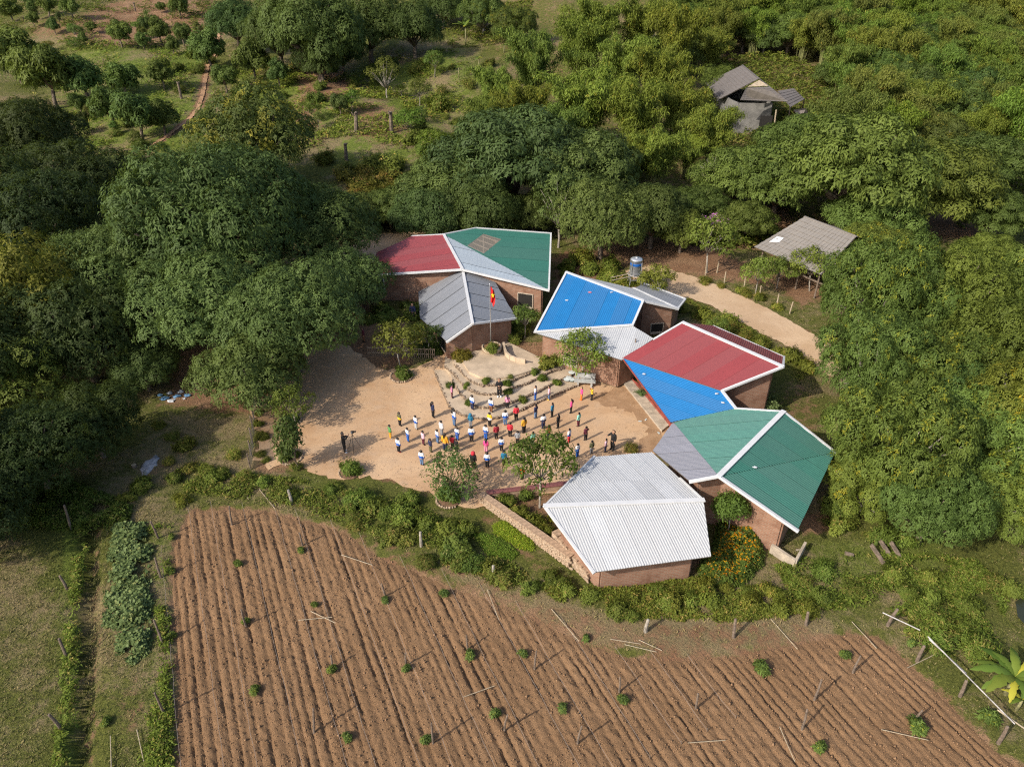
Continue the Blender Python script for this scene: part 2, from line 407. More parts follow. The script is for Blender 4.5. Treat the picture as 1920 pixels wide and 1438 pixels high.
from mathutils.geometry import delaunay_2d_cdt
def sheet(name, poly, mat, step=0.6, dz=0.03, rag=0.18, seed=0, attr=None, zf=None):
    rng = random.Random(seed); out = []
    n = len(poly)
    for i in range(n):
        a = Vector(poly[i][:2]); c = Vector(poly[(i+1) % n][:2]); k = max(1, int((c-a).length/0.35))
        for j in range(k):
            p = a.lerp(c, j/k); out.append(p + Vector((rng.uniform(-rag, rag), rng.uniform(-rag, rag))))
    xs = [p.x for p in out]; ys = [p.y for p in out]
    gx_, gy_ = np.meshgrid(np.arange(min(xs), max(xs), step), np.arange(min(ys), max(ys), step))
    gx_, gy_ = gx_.ravel(), gy_.ravel(); sd = sdist(gx_, gy_, [(p.x, p.y) for p in out])
    pts = out + [Vector((a, c)) for a, c, d in zip(gx_, gy_, sd) if d > step*0.4]
    m_ = len(out); ed = [(i, (i+1) % m_) for i in range(m_)]
    vs, es, fs, *_ = delaunay_2d_cdt(pts, ed, [list(range(m_))], 1, 1e-5)
    vx = np.array([v.x for v in vs]); vy = np.array([v.y for v in vs])
    vz = (terr_np(vx, vy) if zf is None else zf(vx, vy)) + dz
    tri = [f for f in fs if len(f) == 3]
    me = mesh_np(name, np.stack([vx, vy, vz], 1), np.array(tri), mat, None, True)
    o = obj(name, me); tag(o, kind='structure'); return o

# trodden yard, with the damp patch by the veranda
m, nt, b = new_mat('trodden_earth'); pos = geo_pos(nt)
n1 = noise(nt, 0.22, 5, 0.6, pos, 0.6); n2 = noise(nt, 1.1, 6, 0.65, pos); n3 = noise(nt, 9, 4, 0.7, pos); n4 = noise(nt, 0.55, 4, 0.6, pos, 1.2)
c = mixc(nt, ramp(nt, n1, 0.32, 0.68), (0.405, 0.252, 0.142), (0.53, 0.365, 0.225))
c = mixc(nt, ramp(nt, n2, 0.42, 0.75), c, (0.45, 0.315, 0.205))
c = mixc(nt, ramp(nt, n4, 0.60, 0.80), c, (0.32, 0.20, 0.118))
c = mixc(nt, ramp(nt, n3, 0.60, 0.74), c, (0.27, 0.17, 0.10)); n5 = noise(nt, 2.2, 3, 0.8, pos, 2.5); c = mixc(nt, ramp(nt, n5, 0.58, 0.66), c, (0.33, 0.215, 0.125))
L(nt, c, b.inputs['Base Color']); b.inputs['Roughness'].default_value = 0.95; b.inputs['Specular IOR Level'].default_value = 0.15
bump(nt, b, add(nt, n2, n3, 0.5), 0.35, 0.06); yard_m = m
sheet('yard', YARD, yard_m, 0.8, 0.035, 0.22, 1)
m, nt, b = new_mat('damp_earth'); pos = geo_pos(nt); n2 = noise(nt, 1.3, 5, 0.65, pos)
L(nt, mixc(nt, ramp(nt, n2, 0.35, 0.7), (0.27, 0.16, 0.085), (0.37, 0.235, 0.135)), b.inputs['Base Color']); b.inputs['Roughness'].default_value = 0.8
tag(sheet('damp_ground', MUD, m, 0.7, 0.041, 0.30, 4), kind='structure')
m, nt, b = new_mat('road_earth'); pos = geo_pos(nt); n1 = noise(nt, 0.3, 5, 0.6, pos, 0.5); n2 = noise(nt, 3, 5, 0.65, pos)
c = mixc(nt, ramp(nt, n1, 0.3, 0.7), (0.41, 0.28, 0.17), (0.50, 0.365, 0.24)); c = mixc(nt, ramp(nt, n2, 0.5, 0.8), c, (0.36, 0.24, 0.14))
L(nt, c, b.inputs['Base Color']); b.inputs['Roughness'].default_value = 0.95; bump(nt, b, n2, 0.3, 0.05); road_m = m
sheet('road', ROAD, road_m, 0.8, 0.035, 0.15, 2)
sheet('road', BACKROAD, road_m, 0.9, 0.035, 0.15, 3)
pp = []
for s_, k in ((1, 1), (-1, -1)):
    seq = PATH if s_ == 1 else PATH[::-1]
    for i, p in enumerate(seq):
        a = Vector(seq[max(i-1, 0)]); c_ = Vector(seq[min(i+1, len(seq)-1)]); d = (c_-a).normalized()
        pp.append(tuple(Vector(p) + Vector((-d.y, d.x))*0.30))
path_m = plain('path_earth', (0.34, 0.20, 0.11), .95, .3, 1.0)
sheet('path', pp, path_m, 1.0, 0.10, 0.10, 5)

# ------------------------------------------------------------------ ploughed field: ridges and furrows as real relief
FD = Vector((-0.543, 1.186)).normalized(); FN = Vector((FD.y, -FD.x))
fp = np.array(FIELD); S_ = fp @ np.array(FD); T_ = fp @ np.array(FN)
ds, dt = 0.13, 0.074
Sg, Tg = np.meshgrid(np.arange(S_.min()-0.5, S_.max()+0.5, ds), np.arange(T_.min()-0.5, T_.max()+0.5, dt), indexing='ij')
fx = Sg*FD.x + Tg*FN.x; fy = Sg*FD.y + Tg*FN.y
sd = sdist(fx.ravel(), fy.ravel(), FIELD).reshape(fx.shape)
wob = Tg + 0.12*(vnoise(Sg, Tg, 6.0, 11)-0.5) + 0.05*(vnoise(Sg, Tg, 1.1, 12)-0.5)
ROW = 0.44; wob = wob + 0.10*np.sin(wob*2.9+1)*0.9; ph = np.mod(wob/ROW, 1.0); row = np.floor(wob/ROW).astype(int)
rr = np.random.default_rng(7).random(400)[row % 400]
brk = 0.45+0.8*smooth(0.12, 0.8, vnoise(Sg+row*3.7, Tg*0+row*1.3, 1.6, 13))
hz = -(0.045+0.075*rr**1.3)*brk*np.exp(-((ph-0.5)/0.13)**2) + 0.010*np.cos(2*np.pi*ph)*(0.4+rr)
rgn = np.random.default_rng(5)
clod = vnoise(Sg, Tg, 0.15, 14); hz += 0.055*np.maximum(clod-0.42, 0)+0.022*(clod-.5) + 0.035*(vnoise(Sg, Tg, 0.42, 15)-0.5) + 0.017*rgn.standard_normal(hz.shape)
hz = hz*smooth(0.0, 1.2, sd+0.3) + 0.10*smooth(-0.1, 1.0, sd) - 0.14
fz = terr_np(fx, fy) + hz
rag = sd + 0.5*(vnoise(fx, fy, 0.9, 16)-0.5) > -0.05
idx = np.arange(fx.size).reshape(fx.shape)
quad = np.stack([idx[:-1, :-1], idx[1:, :-1], idx[1:, 1:], idx[:-1, 1:]], -1)
keep = rag[:-1, :-1] & rag[1:, :-1] & rag[1:, 1:] & rag[:-1, 1:] & (fy[:-1, :-1] > 14.0)
quad = quad[keep]
used, inv = np.unique(quad.ravel(), return_inverse=True)
fme = mesh_np('field', np.stack([fx.ravel()[used], fy.ravel()[used], fz.ravel()[used]], 1), inv.reshape(-1, 4)[:, ::-1])
m, nt, b = new_mat('ploughed_soil'); pos = geo_pos(nt)
n1 = noise(nt, 0.25, 4, 0.6, pos); n2 = noise(nt, 4.0, 5, 0.7, pos); n3 = noise(nt, 18, 4, 0.7, pos)
c = mixc(nt, ramp(nt, n1, 0.3, 0.7), (0.235, 0.140, 0.075), (0.305, 0.187, 0.104))
c = mixc(nt, ramp(nt, n2, 0.35, 0.75), c, (0.235, 0.14, 0.074)); c = mixc(nt, ramp(nt, n3, 0.58, 0.8), c, (0.33, 0.215, 0.125))
L(nt, c, b.inputs['Base Color']); b.inputs['Roughness'].default_value = 0.95; b.inputs['Specular IOR Level'].default_value = 0.1
n4 = noise(nt, 42, 3, 0.7, pos); c = mixc(nt, ramp(nt, n4, 0.28, 0.42), (0.16, 0.093, 0.05), c); c = mixc(nt, ramp(nt, n4, 0.62, 0.78), c, (0.37, 0.245, 0.15)); L(nt, c, b.inputs['Base Color'])
bump(nt, b, add(nt, n3, n4, 0.8), 1.0, 0.06); soil_m = m
fme.materials.append(m)
tag(obj('field', fme), kind='structure')
# loose clods
q = rgn.integers(0, len(used), 16000); cx, cy, cz = fx.ravel()[used][q], fy.ravel()[used][q], fz.ravel()[used][q]
octv = np.array([[1,0,0],[0,1,0],[-1,0,0],[0,-1,0],[0,0,1],[0,0,-.6]], float); octf = np.array([[0,1,4],[1,2,4],[2,3,4],[3,0,4],[1,0,5],[2,1,5],[3,2,5],[0,3,5]])
sz = rgn.uniform(0.014, 0.045, len(q))*(1+0.8*(rgn.random(len(q)) > 0.95))
V = octv[None]*sz[:, None, None]*rgn.uniform(0.65, 1.3, (len(q), 6, 1)) + np.stack([cx, cy, cz+sz*0.4], 1)[:, None]
Fc = octf[None] + (np.arange(len(q))*6)[:, None, None]
clods = obj('soil_clods', mesh_np('soil_clods', V.reshape(-1, 3), Fc.reshape(-1, 3)[:, ::-1], plain('clod_soil', (0.255, 0.158, 0.092), .95, .25, 3.0, spec=.1))); tag(clods, 'loose clods of soil lying over the ploughed rows', 'soil', kind='stuff')
# water of the pond at the right edge
m, nt, b = new_mat('pond_water'); b.inputs['Base Color'].default_value = (0.03, 0.035, 0.02, 1); b.inputs['Roughness'].default_value = 0.08
bump(nt, b, noise(nt, 2.5, 3, 0.5, geo_pos(nt)), 0.15, 0.02)
POND = W([(1902,1130),(1940,1118),(2050,1120),(2100,1165),(2000,1180),(1920,1172),(1904,1155)])
sheet('pond_water', POND, m, 1.2, 0.10, 0.1, 9)
# ------------------------------------------------------------------ roofs
def roof_mat(name, col, rough=0.45, dirt=0.25):
    m, nt, b = new_mat(name); pos = geo_pos(nt)
    n1 = noise(nt, 0.6, 5, 0.65, pos, 0.5); n2 = noise(nt, 5, 4, 0.65, pos); n3 = noise(nt, 30, 2, 0.5, pos)
    oi = nt.nodes.new('ShaderNodeObjectInfo')
    c = mixc(nt, ramp(nt, n1, 0.35, 0.72), tuple(v*(1-dirt*0.35) for v in col), col)
    c = mixc(nt, ramp(nt, oi.outputs['Random'], 0, 1), c, tuple(v*0.8+0.02 for v in col))
    c = mixc(nt, ramp(nt, n2, 0.62, 0.85), c, tuple(v*0.72+0.05 for v in col))
    c = mixc(nt, ramp(nt, n3, 0.76, 0.82), c, tuple(v*0.6+0.12 for v in col))
    L(nt, c, b.inputs['Base Color']); b.inputs['Roughness'].default_value = rough; b.inputs['Specular IOR Level'].default_value = 0.4
    MATS[name] = m; return m
RED = roof_mat('red_sheet', (0.245, 0.046, 0.052)); GREEN = roof_mat('green_sheet', (0.034, 0.145, 0.112)); LGREEN = roof_mat('light_green_sheet', (0.085, 0.225, 0.185), 0.4)
BLUE = roof_mat('blue_sheet', (0.014, 0.175, 0.45)); GREY = roof_mat('slate_grey_sheet', (0.20, 0.215, 0.245)); LBLUE = roof_mat('pale_blue_sheet', (0.36, 0.42, 0.48))
WHITE = roof_mat('white_sheet', (0.46, 0.475, 0.495), 0.45, 0.22); PGREY = roof_mat('pale_grey_sheet', (0.50, 0.51, 0.52), 0.4); PURP = roof_mat('lilac_grey_sheet', (0.24, 0.245, 0.285))
UNDER = plain('roof_underside', (0.16, 0.14, 0.12), 0.8, 0.2, 2.0)

def clip2(poly, n, d):
    """keep the part of a 2-d polygon where n.p <= d"""
    out = []; k = len(poly)
    for i in range(k):
        a, c = poly[i], poly[(i+1) % k]; da = n[0]*a[0]+n[1]*a[1]-d; dc = n[0]*c[0]+n[1]*c[1]-d
        if da <= 0: out.append(a)
        if (da < 0 < dc) or (dc < 0 < da):
            t = da/(da-dc); out.append((a[0]+t*(c[0]-a[0]), a[1]+t*(c[1]-a[1])))
    return out
def plane_of(a, b_, c):
    n = (b_-a).cross(c-a).normalized()
    return (a, n if n.z > 0 else -n)
def on_plane(px, py, pl):
    o = Vector((0, 0, CAMH)); d = ray(px, py); t = (pl[0]-o).dot(pl[1])/d.dot(pl[1]); return o + d*t
class Panel: pass
def panel(parent, pts, rib, mat, spacing=0.15, depth=0.014, per=7, holes=(), name='roof_panel', label=None, lap=0.012):
    """a slope of corrugated sheets: pts 3-d outline, rib = direction of the corrugation"""
    P = Panel(); P.pts = pts; n = Vector((0, 0, 0)); c0 = sum(pts, Vector())/len(pts)
    for i in range(len(pts)): n += (pts[i]-c0).cross(pts[(i+1) % len(pts)]-c0)
    n.normalize();  n = n if n.z > 0 else -n
    u = (rib - n*rib.dot(n)).normalized(); v = n.cross(u)
    P.o, P.n = c0, n
    p2 = [((p-c0).dot(u), (p-c0).dot(v)) for p in pts]
    H = [[((p-c0).dot(u), (p-c0).dot(v)) for p in h] for h in holes]
    def minus(poly):
        res = [poly]
        for h in H:
            ar = sum(h[i][0]*h[(i+1)%4][1]-h[(i+1)%4][0]*h[i][1] for i in range(4)); hh = h if ar > 0 else h[::-1]
            new = []
            for q in res:
                rest = q
                for i in range(4):
                    a, c = hh[i], hh[(i+1) % 4]; nn = (c[1]-a[1], -(c[0]-a[0])); d = nn[0]*a[0]+nn[1]*a[1]
                    o_ = clip2(rest, (-nn[0], -nn[1]), -d); rest = clip2(rest, nn, d)
                    if len(o_) > 2: new.append(o_)
                    if len(rest) < 3: break
            res = new
        return res
    # the deck under the sheets
    mb = MB()
    for q in minus(p2): mb.add([c0 + u*a + v*b_ - n*0.06 for a, b_ in q], [list(range(len(q)))])
    root = mb.build(name, UNDER, parent)
    if label: root['label'] = label
    vmin, vmax = min(b_ for _, b_ in p2), max(b_ for _, b_ in p2)
    prof = [(0.0, 0.0), (0.30, 0.0), (0.48, depth), (0.82, depth), (1.0, 0.0)]
    k = math.floor(vmin/spacing); sheet_mb = MB(); cnt = 0; lift = 0.0
    while k*spacing < vmax:
        for (f0, z0), (f1, z1) in zip(prof[:-1], prof[1:]):
            a0, a1 = (k+f0)*spacing, (k+f1)*spacing
            q = clip2(clip2(p2, (0, 1), a1), (0, -1), -a0)
            if len(q) < 3: continue
            for r in minus(q):
                vs = [c0 + u*a + v*b_ + n*(z0 + (z1-z0)*min(1, max(0, (b_-a0)/(a1-a0))) + lift) for a, b_ in r]
                sheet_mb.add(vs, [list(range(len(r)))])
        cnt += 1; k += 1
        if cnt == per or k*spacing >= vmax:
            if sheet_mb.f: sheet_mb.build('roof_sheet', mat, root)
            sheet_mb = MB(); cnt = 0; lift = lap - lift
    return P
def trim(parent, p, q, wd=0.28, th=0.10, name='ridge_cap', up=0.04, mat=None, nrm=None):
    p = Vector(p) + Vector((0, 0, up)); q = Vector(q) + Vector((0, 0, up)); d = (q-p).normalized()*0.06
    return MB().bar(p-d, q+d, wd*.70, th*.8, nrm).build(name, mat or trim_w, parent)
def zroof(panels, x, y):
    best = None
    for P in panels:
        s = float(sdist(np.array([x]), np.array([y]), [(p.x, p.y) for p in P.pts])[0])
        zz = P.o.z - ((x-P.o.x)*P.n.x + (y-P.o.y)*P.n.y)/P.n.z
        if best is None or s > best[0]: best = (s, zz)
    return best[1]
def wall_mat(name, c1, c2, mort, scale):
    m, nt, b = new_mat(name); uvn = nt.nodes.new('ShaderNodeUVMap'); uvn.uv_map = 'UVMap'
    br = nt.nodes.new('ShaderNodeTexBrick'); L(nt, uvn.outputs[0], br.inputs['Vector'])
    br.inputs['Scale'].default_value = 1.0; br.inputs['Brick Width'].default_value = 0.24*scale; br.inputs['Row Height'].default_value = 0.085*scale
    br.inputs['Mortar Size'].default_value = 0.016; br.inputs['Color1'].default_value = (*c1, 1); br.inputs['Color2'].default_value = (*c2, 1); br.inputs['Mortar'].default_value = (*mort, 1)
    n1 = noise(nt, 1.2, 5, 0.65, geo_pos(nt))
    L(nt, mixc(nt, ramp(nt, n1, 0.4, 0.75), br.outputs['Color'], tuple(v*0.72 for v in c1)), b.inputs['Base Color']); b.inputs['Roughness'].default_value = 0.92
    bump(nt, b, br.outputs['Fac'], -0.5, 0.02); MATS[name] = m; return m
BRICK = wall_mat('brick_wall', (0.235, 0.115, 0.070), (0.30, 0.160, 0.105), (0.27, 0.20, 0.15), 1.35)
def walls(parent, panels, corners, zg, mat=BRICK, name='wall', drop=0.13, th=0.2):
    """one wall per side, following the roof above"""
    n = len(corners); out = []
    for i in range(n):
        a = Vector(corners[i][:2]); c = Vector(corners[(i+1) % n][:2]); Ld = (c-a).length; k = max(2, int(Ld/0.4))
        vs = []; uv = []; d = (c-a).normalized(); nn = Vector((-d.y, d.x))*th*0.5
        for j in range(k+1):
            p = a.lerp(c, j/k); zt = zroof(panels, p.x, p.y)-drop
            for off in (1, -1):
                vs += [(p.x+nn.x*off, p.y+nn.y*off, zg), (p.x+nn.x*off, p.y+nn.y*off, zt)]; uv += [(j/k*Ld, zg), (j/k*Ld, zt)]
        fs = []
        for j in range(k):
            o_ = j*4; fs += [[o_, o_+4, o_+5, o_+1], [o_+2, o_+3, o_+7, o_+6], [o_+1, o_+5, o_+7, o_+3]]
        fs += [[0, 1, 3, 2], [k*4, k*4+2, k*4+3, k*4+1]]
        me = mesh_py(name, vs, fs, mat); lay = me.uv_layers.new(name='UVMap')
        for pl in me.polygons:
            for li in pl.loop_indices: lay.data[li].uv = uv[me.loops[li].vertex_index]
        out.append(obj(name, me, parent))
    return out
def inset(pts, k): 
    c = sum((Vector((p.x, p.y)) for p in pts), Vector((0, 0)))/len(pts); r = []
    for p in pts:
        v = Vector((p.x, p.y))-c; Lv = v.length; r.append(c + v*(max(0.3, Lv-k)/Lv))
    return r
def window(parent, a, c, z0, z1, side, frame=frame_w, mull=1, name='window', open_=False):
    """a, c: plan ends on the wall face; side = outward normal (2-d)"""
    a = Vector((a[0], a[1], 0)); c = Vector((c[0], c[1], 0)); s = Vector((side[0], side[1], 0)).normalized()*0.13
    f = MB(); t = 0.07
    A = lambda p, z_: Vector((p.x, p.y, z_)) + s
    up = s.normalized()
    f.bar(A(a, z0), A(c, z0), t, t, up); f.bar(A(a, z1), A(c, z1), t, t, up); f.bar(A(a, z0), A(a, z1), t, t, up); f.bar(A(c, z0), A(c, z1), t, t, up)
    for i in range(1, mull+1 if not open_ else 0):
        p = a.lerp(c, i/(mull+1)); f.bar(A(p, z0), A(p, z1), 0.05, t, up)
    if not open_: f.bar(A(a, (z0+z1)/2), A(c, (z0+z1)/2), 0.04, t, up)
    w_ = f.build(name, frame, parent)
    g = MB(); s2 = s*0.9
    g.add([Vector((a.x, a.y, z0))+s2, Vector((c.x, c.y, z0))+s2, Vector((c.x, c.y, z1))+s2, Vector((a.x, a.y, z1))+s2], [[0, 1, 2, 3]])
    g.build('pane', dark_glass if not open_ else black_in, w_)  # open windows have no glass: a black sheet paints the unlit room
    MB().bar(A(a, z0-0.07), A(c, z0-0.07), 0.10, 0.16, up).build('sill', concrete, w_)
    return w_
def wall_hit(px, py, a, c):
    """ray through a measured pixel meets the vertical plane through plan points a, c"""
    a = Vector((a[0], a[1], 0)); c = Vector((c[0], c[1], 0)); d = (c-a).normalized(); n = Vector((-d.y, d.x, 0))
    r = ray(px, py); o = Vector((0, 0, CAMH)); t = (a-o).dot(n)/r.dot(n); return o + r*t
def win_px(parent, wa, wc, p0, p1, z0, z1, **kw):
    """window between two measured image columns on the wall wa-wc"""
    A_ = wall_hit(*p0, wa, wc); C_ = wall_hit(*p1, wa, wc); d = Vector((wc[0]-wa[0], wc[1]-wa[1])).normalized(); s = Vector((d.y, -d.x))
    if s.dot(Vector((A_.x, A_.y))) > 0: s = -s
    return window(parent, A_, C_, z0, z1, s, **kw)

# ---- pavilion with red, green and slate roofs (back left)
bA = empty('classroom_building', G(870, 560, 0.7)); bA.location.z = 0; bA.location = (0, 0, 0)
hub = G(867, 505, 4.3); A1 = G(832, 440, 4.7); rl = G(693, 516, 3.2)
plR = plane_of(hub, A1, rl); r2 = on_plane(773, 443, plR); r3 = on_plane(706, 474, plR); 
gc = G(1029, 544, 3.3); gr = G(1033, 438, 4.1); plG = plane_of(A1, gr, gc); gt = on_plane(893, 428, plG)
sk = [on_plane(*p, plG) for p in ((906, 439), (940, 449), (907, 476), (876, 461))]
pA = []
pA.append(panel(bA, [hub, A1, r2, r3, rl], (hub+A1)/2-(rl+r3)/2, RED, label='dark red corrugated roof slope'))
pA.append(panel(bA, [A1, gt, gr, gc], gr-gt, GREEN, label='green corrugated roof slope with a clear skylight', holes=[sk]))
pA.append(panel(bA, [hub, A1, gc], gc-hub, LBLUE, spacing=0.2, lap=.025, label='pale blue triangular roof slope'))
hb = G(868, 509, 4.0); fr = G(886, 607, 3.6); fl = G(838, 641, 2.35); plL = plane_of(hb, fr, fl); f2 = on_plane(788, 597, plL); f3 = on_plane(782, 513, plL)
frr = G(968, 597, 2.75); plQ = plane_of(hb, fr, frr); f4 = on_plane(923, 521, plQ)
pF = [panel(bA, [hb, fr, fl, f2, f3], fl-fr, GREY, spacing=0.2, per=5, lap=.035, label='slate grey roof slope facing the yard'), panel(bA, [hb, f4, frr, fr], f4-hb, GREY, spacing=0.2, per=5, lap=.035, label='slate grey roof slope beside the flagpole')]
trim(bA, hub, A1, 0.34); trim(bA, hub, rl, 0.22, 0.2, 'fascia', -0.04); trim(bA, hub, gc, 0.22, 0.2, 'fascia', -0.04); trim(bA, gc, gr, 0.2, 0.18, 'fascia', 0); trim(bA, gr, gt, 0.2, 0.18, 'fascia', 0)
trim(bA, gt, A1, 0.2, 0.18, 'fascia', 0); trim(bA, A1, r2, 0.16, 0.16, 'fascia', 0); trim(bA, hb, fr, 0.32); trim(bA, fr, fl, 0.2, 0.18, 'fascia', -0.02); trim(bA, fr, frr, 0.2, 0.18, 'fascia', -0.02)
trim(bA, A1.lerp(gc, 0.02), A1.lerp(gc, 0.98), 0.12, 0.05, 'valley_gutter', 0.03, GREEN)
# skylight: battens and a clear sheet over the opening
for t_ in (0.12, 0.4, 0.68, 0.95):
    MB().bar(sk[0].lerp(sk[3], t_)-plG[1]*0.08, sk[1].lerp(sk[2], t_)-plG[1]*0.08, 0.08, 0.07, plG[1]).build('batten', old_wood, bA)
MB().bar(sk[0]-plG[1]*0.12, sk[2]-plG[1]*0.12, 0.08, 0.07, plG[1]).build('batten', old_wood, bA)
m, nt, b = new_mat('clear_roofing'); b.inputs['Base Color'].default_value = (0.55, 0.5, 0.42, 1); b.inputs['Roughness'].default_value = 0.25; b.inputs['Alpha'].default_value = 0.3
MB().add([p + plG[1]*0.012 for p in sk], [[0, 1, 2, 3]]).build('skylight_pane', m, bA)
wA = inset([A1, gt, gr, gc, hub, rl, r3, r2], 0.75)
wA = [Vector((p.x, p.y)) for p in wA]; walls(bA, pA, wA, 0.3)
floor_m = plain('interior_floor', (0.36, 0.22, 0.15), 0.8, 0.25, 1.5)
MB().prism([tuple(p) for p in inset([A1, gt, gr, gc, hub, rl, r3, r2], 0.9)], 0.6, 0.92).build('floor_slab', floor_m, bA)
wF = [Vector((p.x, p.y)) for p in inset([f3, f2, fl, fr, frr, f4], 0.55)]; walls(bA, pF, wF, 0.2)
win_px(bA, wA[5], wA[4], (709, 545), (722, 545), 1.5, 2.85, mull=1)
win_px(bA, wF[1], wF[2], (824, 640), (838, 650), 1.0, 1.95, mull=1, frame=black_in)
win_px(bA, wA[3], wA[4], (1000, 556), (972, 553), 1.4, 2.6, mull=1, frame=concrete, open_=True)
tag(bA, 'brick pavilion with red, green, pale blue and slate grey folded roofs behind the flagpole', 'building')

# ---- pavilion with the blue and white roof
bB = empty('classroom_building')
b0 = G(1062, 511, 4.3); b1 = G(1206, 564, 4.1); b3 = G(1003, 623, 3.0); plB = plane_of(b0, b1, b3); b2 = on_plane(1186, 610, plB)
pB = [panel(bB, [b0, b1, b2, b3], b3-b0, BLUE, spacing=0.15, depth=0.016, label='bright blue corrugated roof slope')]
c0_ = G(1166, 674, 2.9); plW = plane_of(b3, b2, c0_); c1_ = on_plane(1226, 634, plW)
lo_ = Vector((0, 0, -0.05)); pB.append(panel(bB, [b3+lo_, b2+lo_, c1_+lo_, c0_+lo_], b3-b0, WHITE, spacing=0.15, depth=0.016, label='white corrugated roof slope'))
g0 = b0-Vector((0, 0, .03)); g1 = b1-Vector((0, 0, .03)); g2 = G(1271, 579, 3.1); plg = plane_of(g0, g1, g2); g3 = on_plane(1188, 541, plg)
pB2 = [panel(bB, [g0, g1, g2, g3], g2-g1, PGREY, spacing=0.2, label='pale grey roof slope behind the blue one')]
h0 = G(1285, 561, 2.7); plh = plane_of(g3, g2, h0); h1 = on_plane(1209, 532, plh)
pB2.append(panel(bB, [g3, g2, h0, h1], g2-g3, GREY, spacing=0.22, label='slate grey roof slope by the road'))
trim(bB, b0, b1, 0.34); trim(bB, b0, b3, 0.24, 0.16, 'fascia', 0.02); trim(bB, b1, b2, 0.24, 0.18, 'fascia', 0.0); trim(bB, b3, b2, 0.28, 0.12)
trim(bB, b1, g2, 0.22, 0.2, 'fascia', -0.02); trim(bB, g3, g2, 0.24, 0.1); trim(bB, g2, h0, 0.2, 0.16, 'fascia', 0); trim(bB, h0, h1, 0.2, 0.16, 'fascia', 0)
wB = [Vector((p.x, p.y)) for p in inset([b0, b1, b2, c1_, c0_, b3], 0.7)]; walls(bB, pB, wB, 0.2)
wB2 = [Vector((p.x, p.y)) for p in inset([g0, h1, h0, g2, g1], 0.55)]; walls(bB, pB2, wB2, 0.2)
win_px(bB, wB2[4], wB2[3], (1219, 614), (1242, 614), 0.95, 1.75, mull=0, frame=concrete, open_=True)
win_px(bB, wB[4], wB[5], (1060, 648), (1085, 656), 0.9, 1.8, mull=1, frame=concrete)
tag(bB, 'brick pavilion under a bright blue and white corrugated roof, between flagpole pavilion and red roof', 'building')

# ---- pavilion with the large red roof and blue veranda roof
bC = empty('classroom_building')
d0 = G(1280, 605, 4.7); d1 = G(1468, 688, 4.5); d2 = G(1354, 733, 3.15); plC = plane_of(d0, d1, d2); d3 = on_plane(1167, 671, plC)
pC = [panel(bC, [d0, d1, d2, d3], d3-d0, RED, spacing=0.15, depth=0.016, label='large dark red corrugated roof slope')]
k0 = G(1470, 669, 3.5); plk = plane_of(d0, d1, k0); k1 = on_plane(1338, 611, plk)
pC.append(panel(bC, [d0, d1, k0, k1], k0-d1, RED, spacing=0.15, depth=0.016, label='far red roof slope beyond the ridge'))
e0 = G(1256, 791, 2.45); plE = plane_of(d3, d2, e0); e1 = on_plane(1379, 765, plE)
pC.append(panel(bC, [d3+lo_, d2+lo_, e1+lo_, e0+lo_], d3-d2, BLUE, spacing=0.15, label='blue corrugated veranda roof'))
trim(bC, d0, d1, 0.38); trim(bC, d1, d2, 0.22, 0.18, 'fascia', 0); trim(bC, d0, d0.lerp(d3, 0.48), 0.2, 0.16, 'fascia', 0); trim(bC, d2, e1, 0.22, 0.16, 'gutter', 0); trim(bC, d1, k0, 0.2, 0.16, 'fascia', 0); trim(bC, k0, k1, 0.1, 0.14, 'fascia', -0.02)
trim(bC, d3, e0, 0.07, 0.12, 'fascia', -0.05, plain('rust_edge', (0.25, 0.06, 0.05), 0.7))
wC = [Vector((p.x, p.y)) for p in inset([d0, k1, k0, d1, d2, e1.lerp(d2, 0.3), d3.lerp(e0, 0.5).lerp(d2, 0.38), d3.lerp(d0, 0.25)], 0.65)]; walls(bC, pC, wC, 0.2)
red_tile = plain('red_floor_tile', (0.26, 0.06, 0.045), 0.45, 0.3, 2.0)
F0 = G(1178, 700, .36); F1 = G(1255, 793, .36); S0 = G(1160, 706, .2); S1 = G(1241, 807, .2)
MB().prism([(F0.x, F0.y), (F1.x, F1.y), (e1.x, e1.y), (d2.x, d2.y), (d3.x+1.2, d3.y+1.0)], 0.0, 0.36).build('veranda_floor', red_tile, bC)
MB().prism([(S0.x, S0.y), (S1.x, S1.y), (F1.x-.004, F1.y-.004), (F0.x-.004, F0.y-.004)], 0.0, 0.2).build('veranda_step', concrete, bC)
for t_ in (0.06, 0.36, 0.66, 0.94):
    p = F0.lerp(F1, t_); zt = zroof(pC, p.x, p.y)-.1
    MB().tube([(p.x+.12, p.y, 0.3), (p.x+.12, p.y, zt)], 0.045, 8).build('veranda_post', old_wood, bC)
tag(bC, 'brick pavilion with one large red roof slope and a blue veranda roof', 'building')

# ---- pavilion with the green and lilac roof
bD = empty('classroom_building')
m0 = G(1469, 772, 4.5); m1 = G(1348, 893, 4.3); s0 = G(1224, 845, 2.5); plD = plane_of(m0, m1, s0)
m2 = on_plane(1262, 791, plD); m3 = on_plane(1379, 766, plD); s1 = on_plane(1294, 903, plD)
pD = [panel(bD, [m0, m1, m2, m3], m2-m0, LGREEN, spacing=0.15, label='light green corrugated roof slope'), panel(bD, [m2, m1, s1, s0], m2-m0, PURP, spacing=0.15, label='lilac grey corrugated roof strip')]
n0 = G(1495, 995, 2.6); plN = plane_of(m0, m1, n0); n1_ = on_plane(1566, 848, plN)
MGREEN = roof_mat('mid_green_sheet', (0.045, 0.160, 0.126)); nN = plN[1]
pD.append(panel(bD, [m0, n1_, m1], n0-m1, GREEN, spacing=0.15, depth=0.018, label='deep green sheets beside the ridge'))
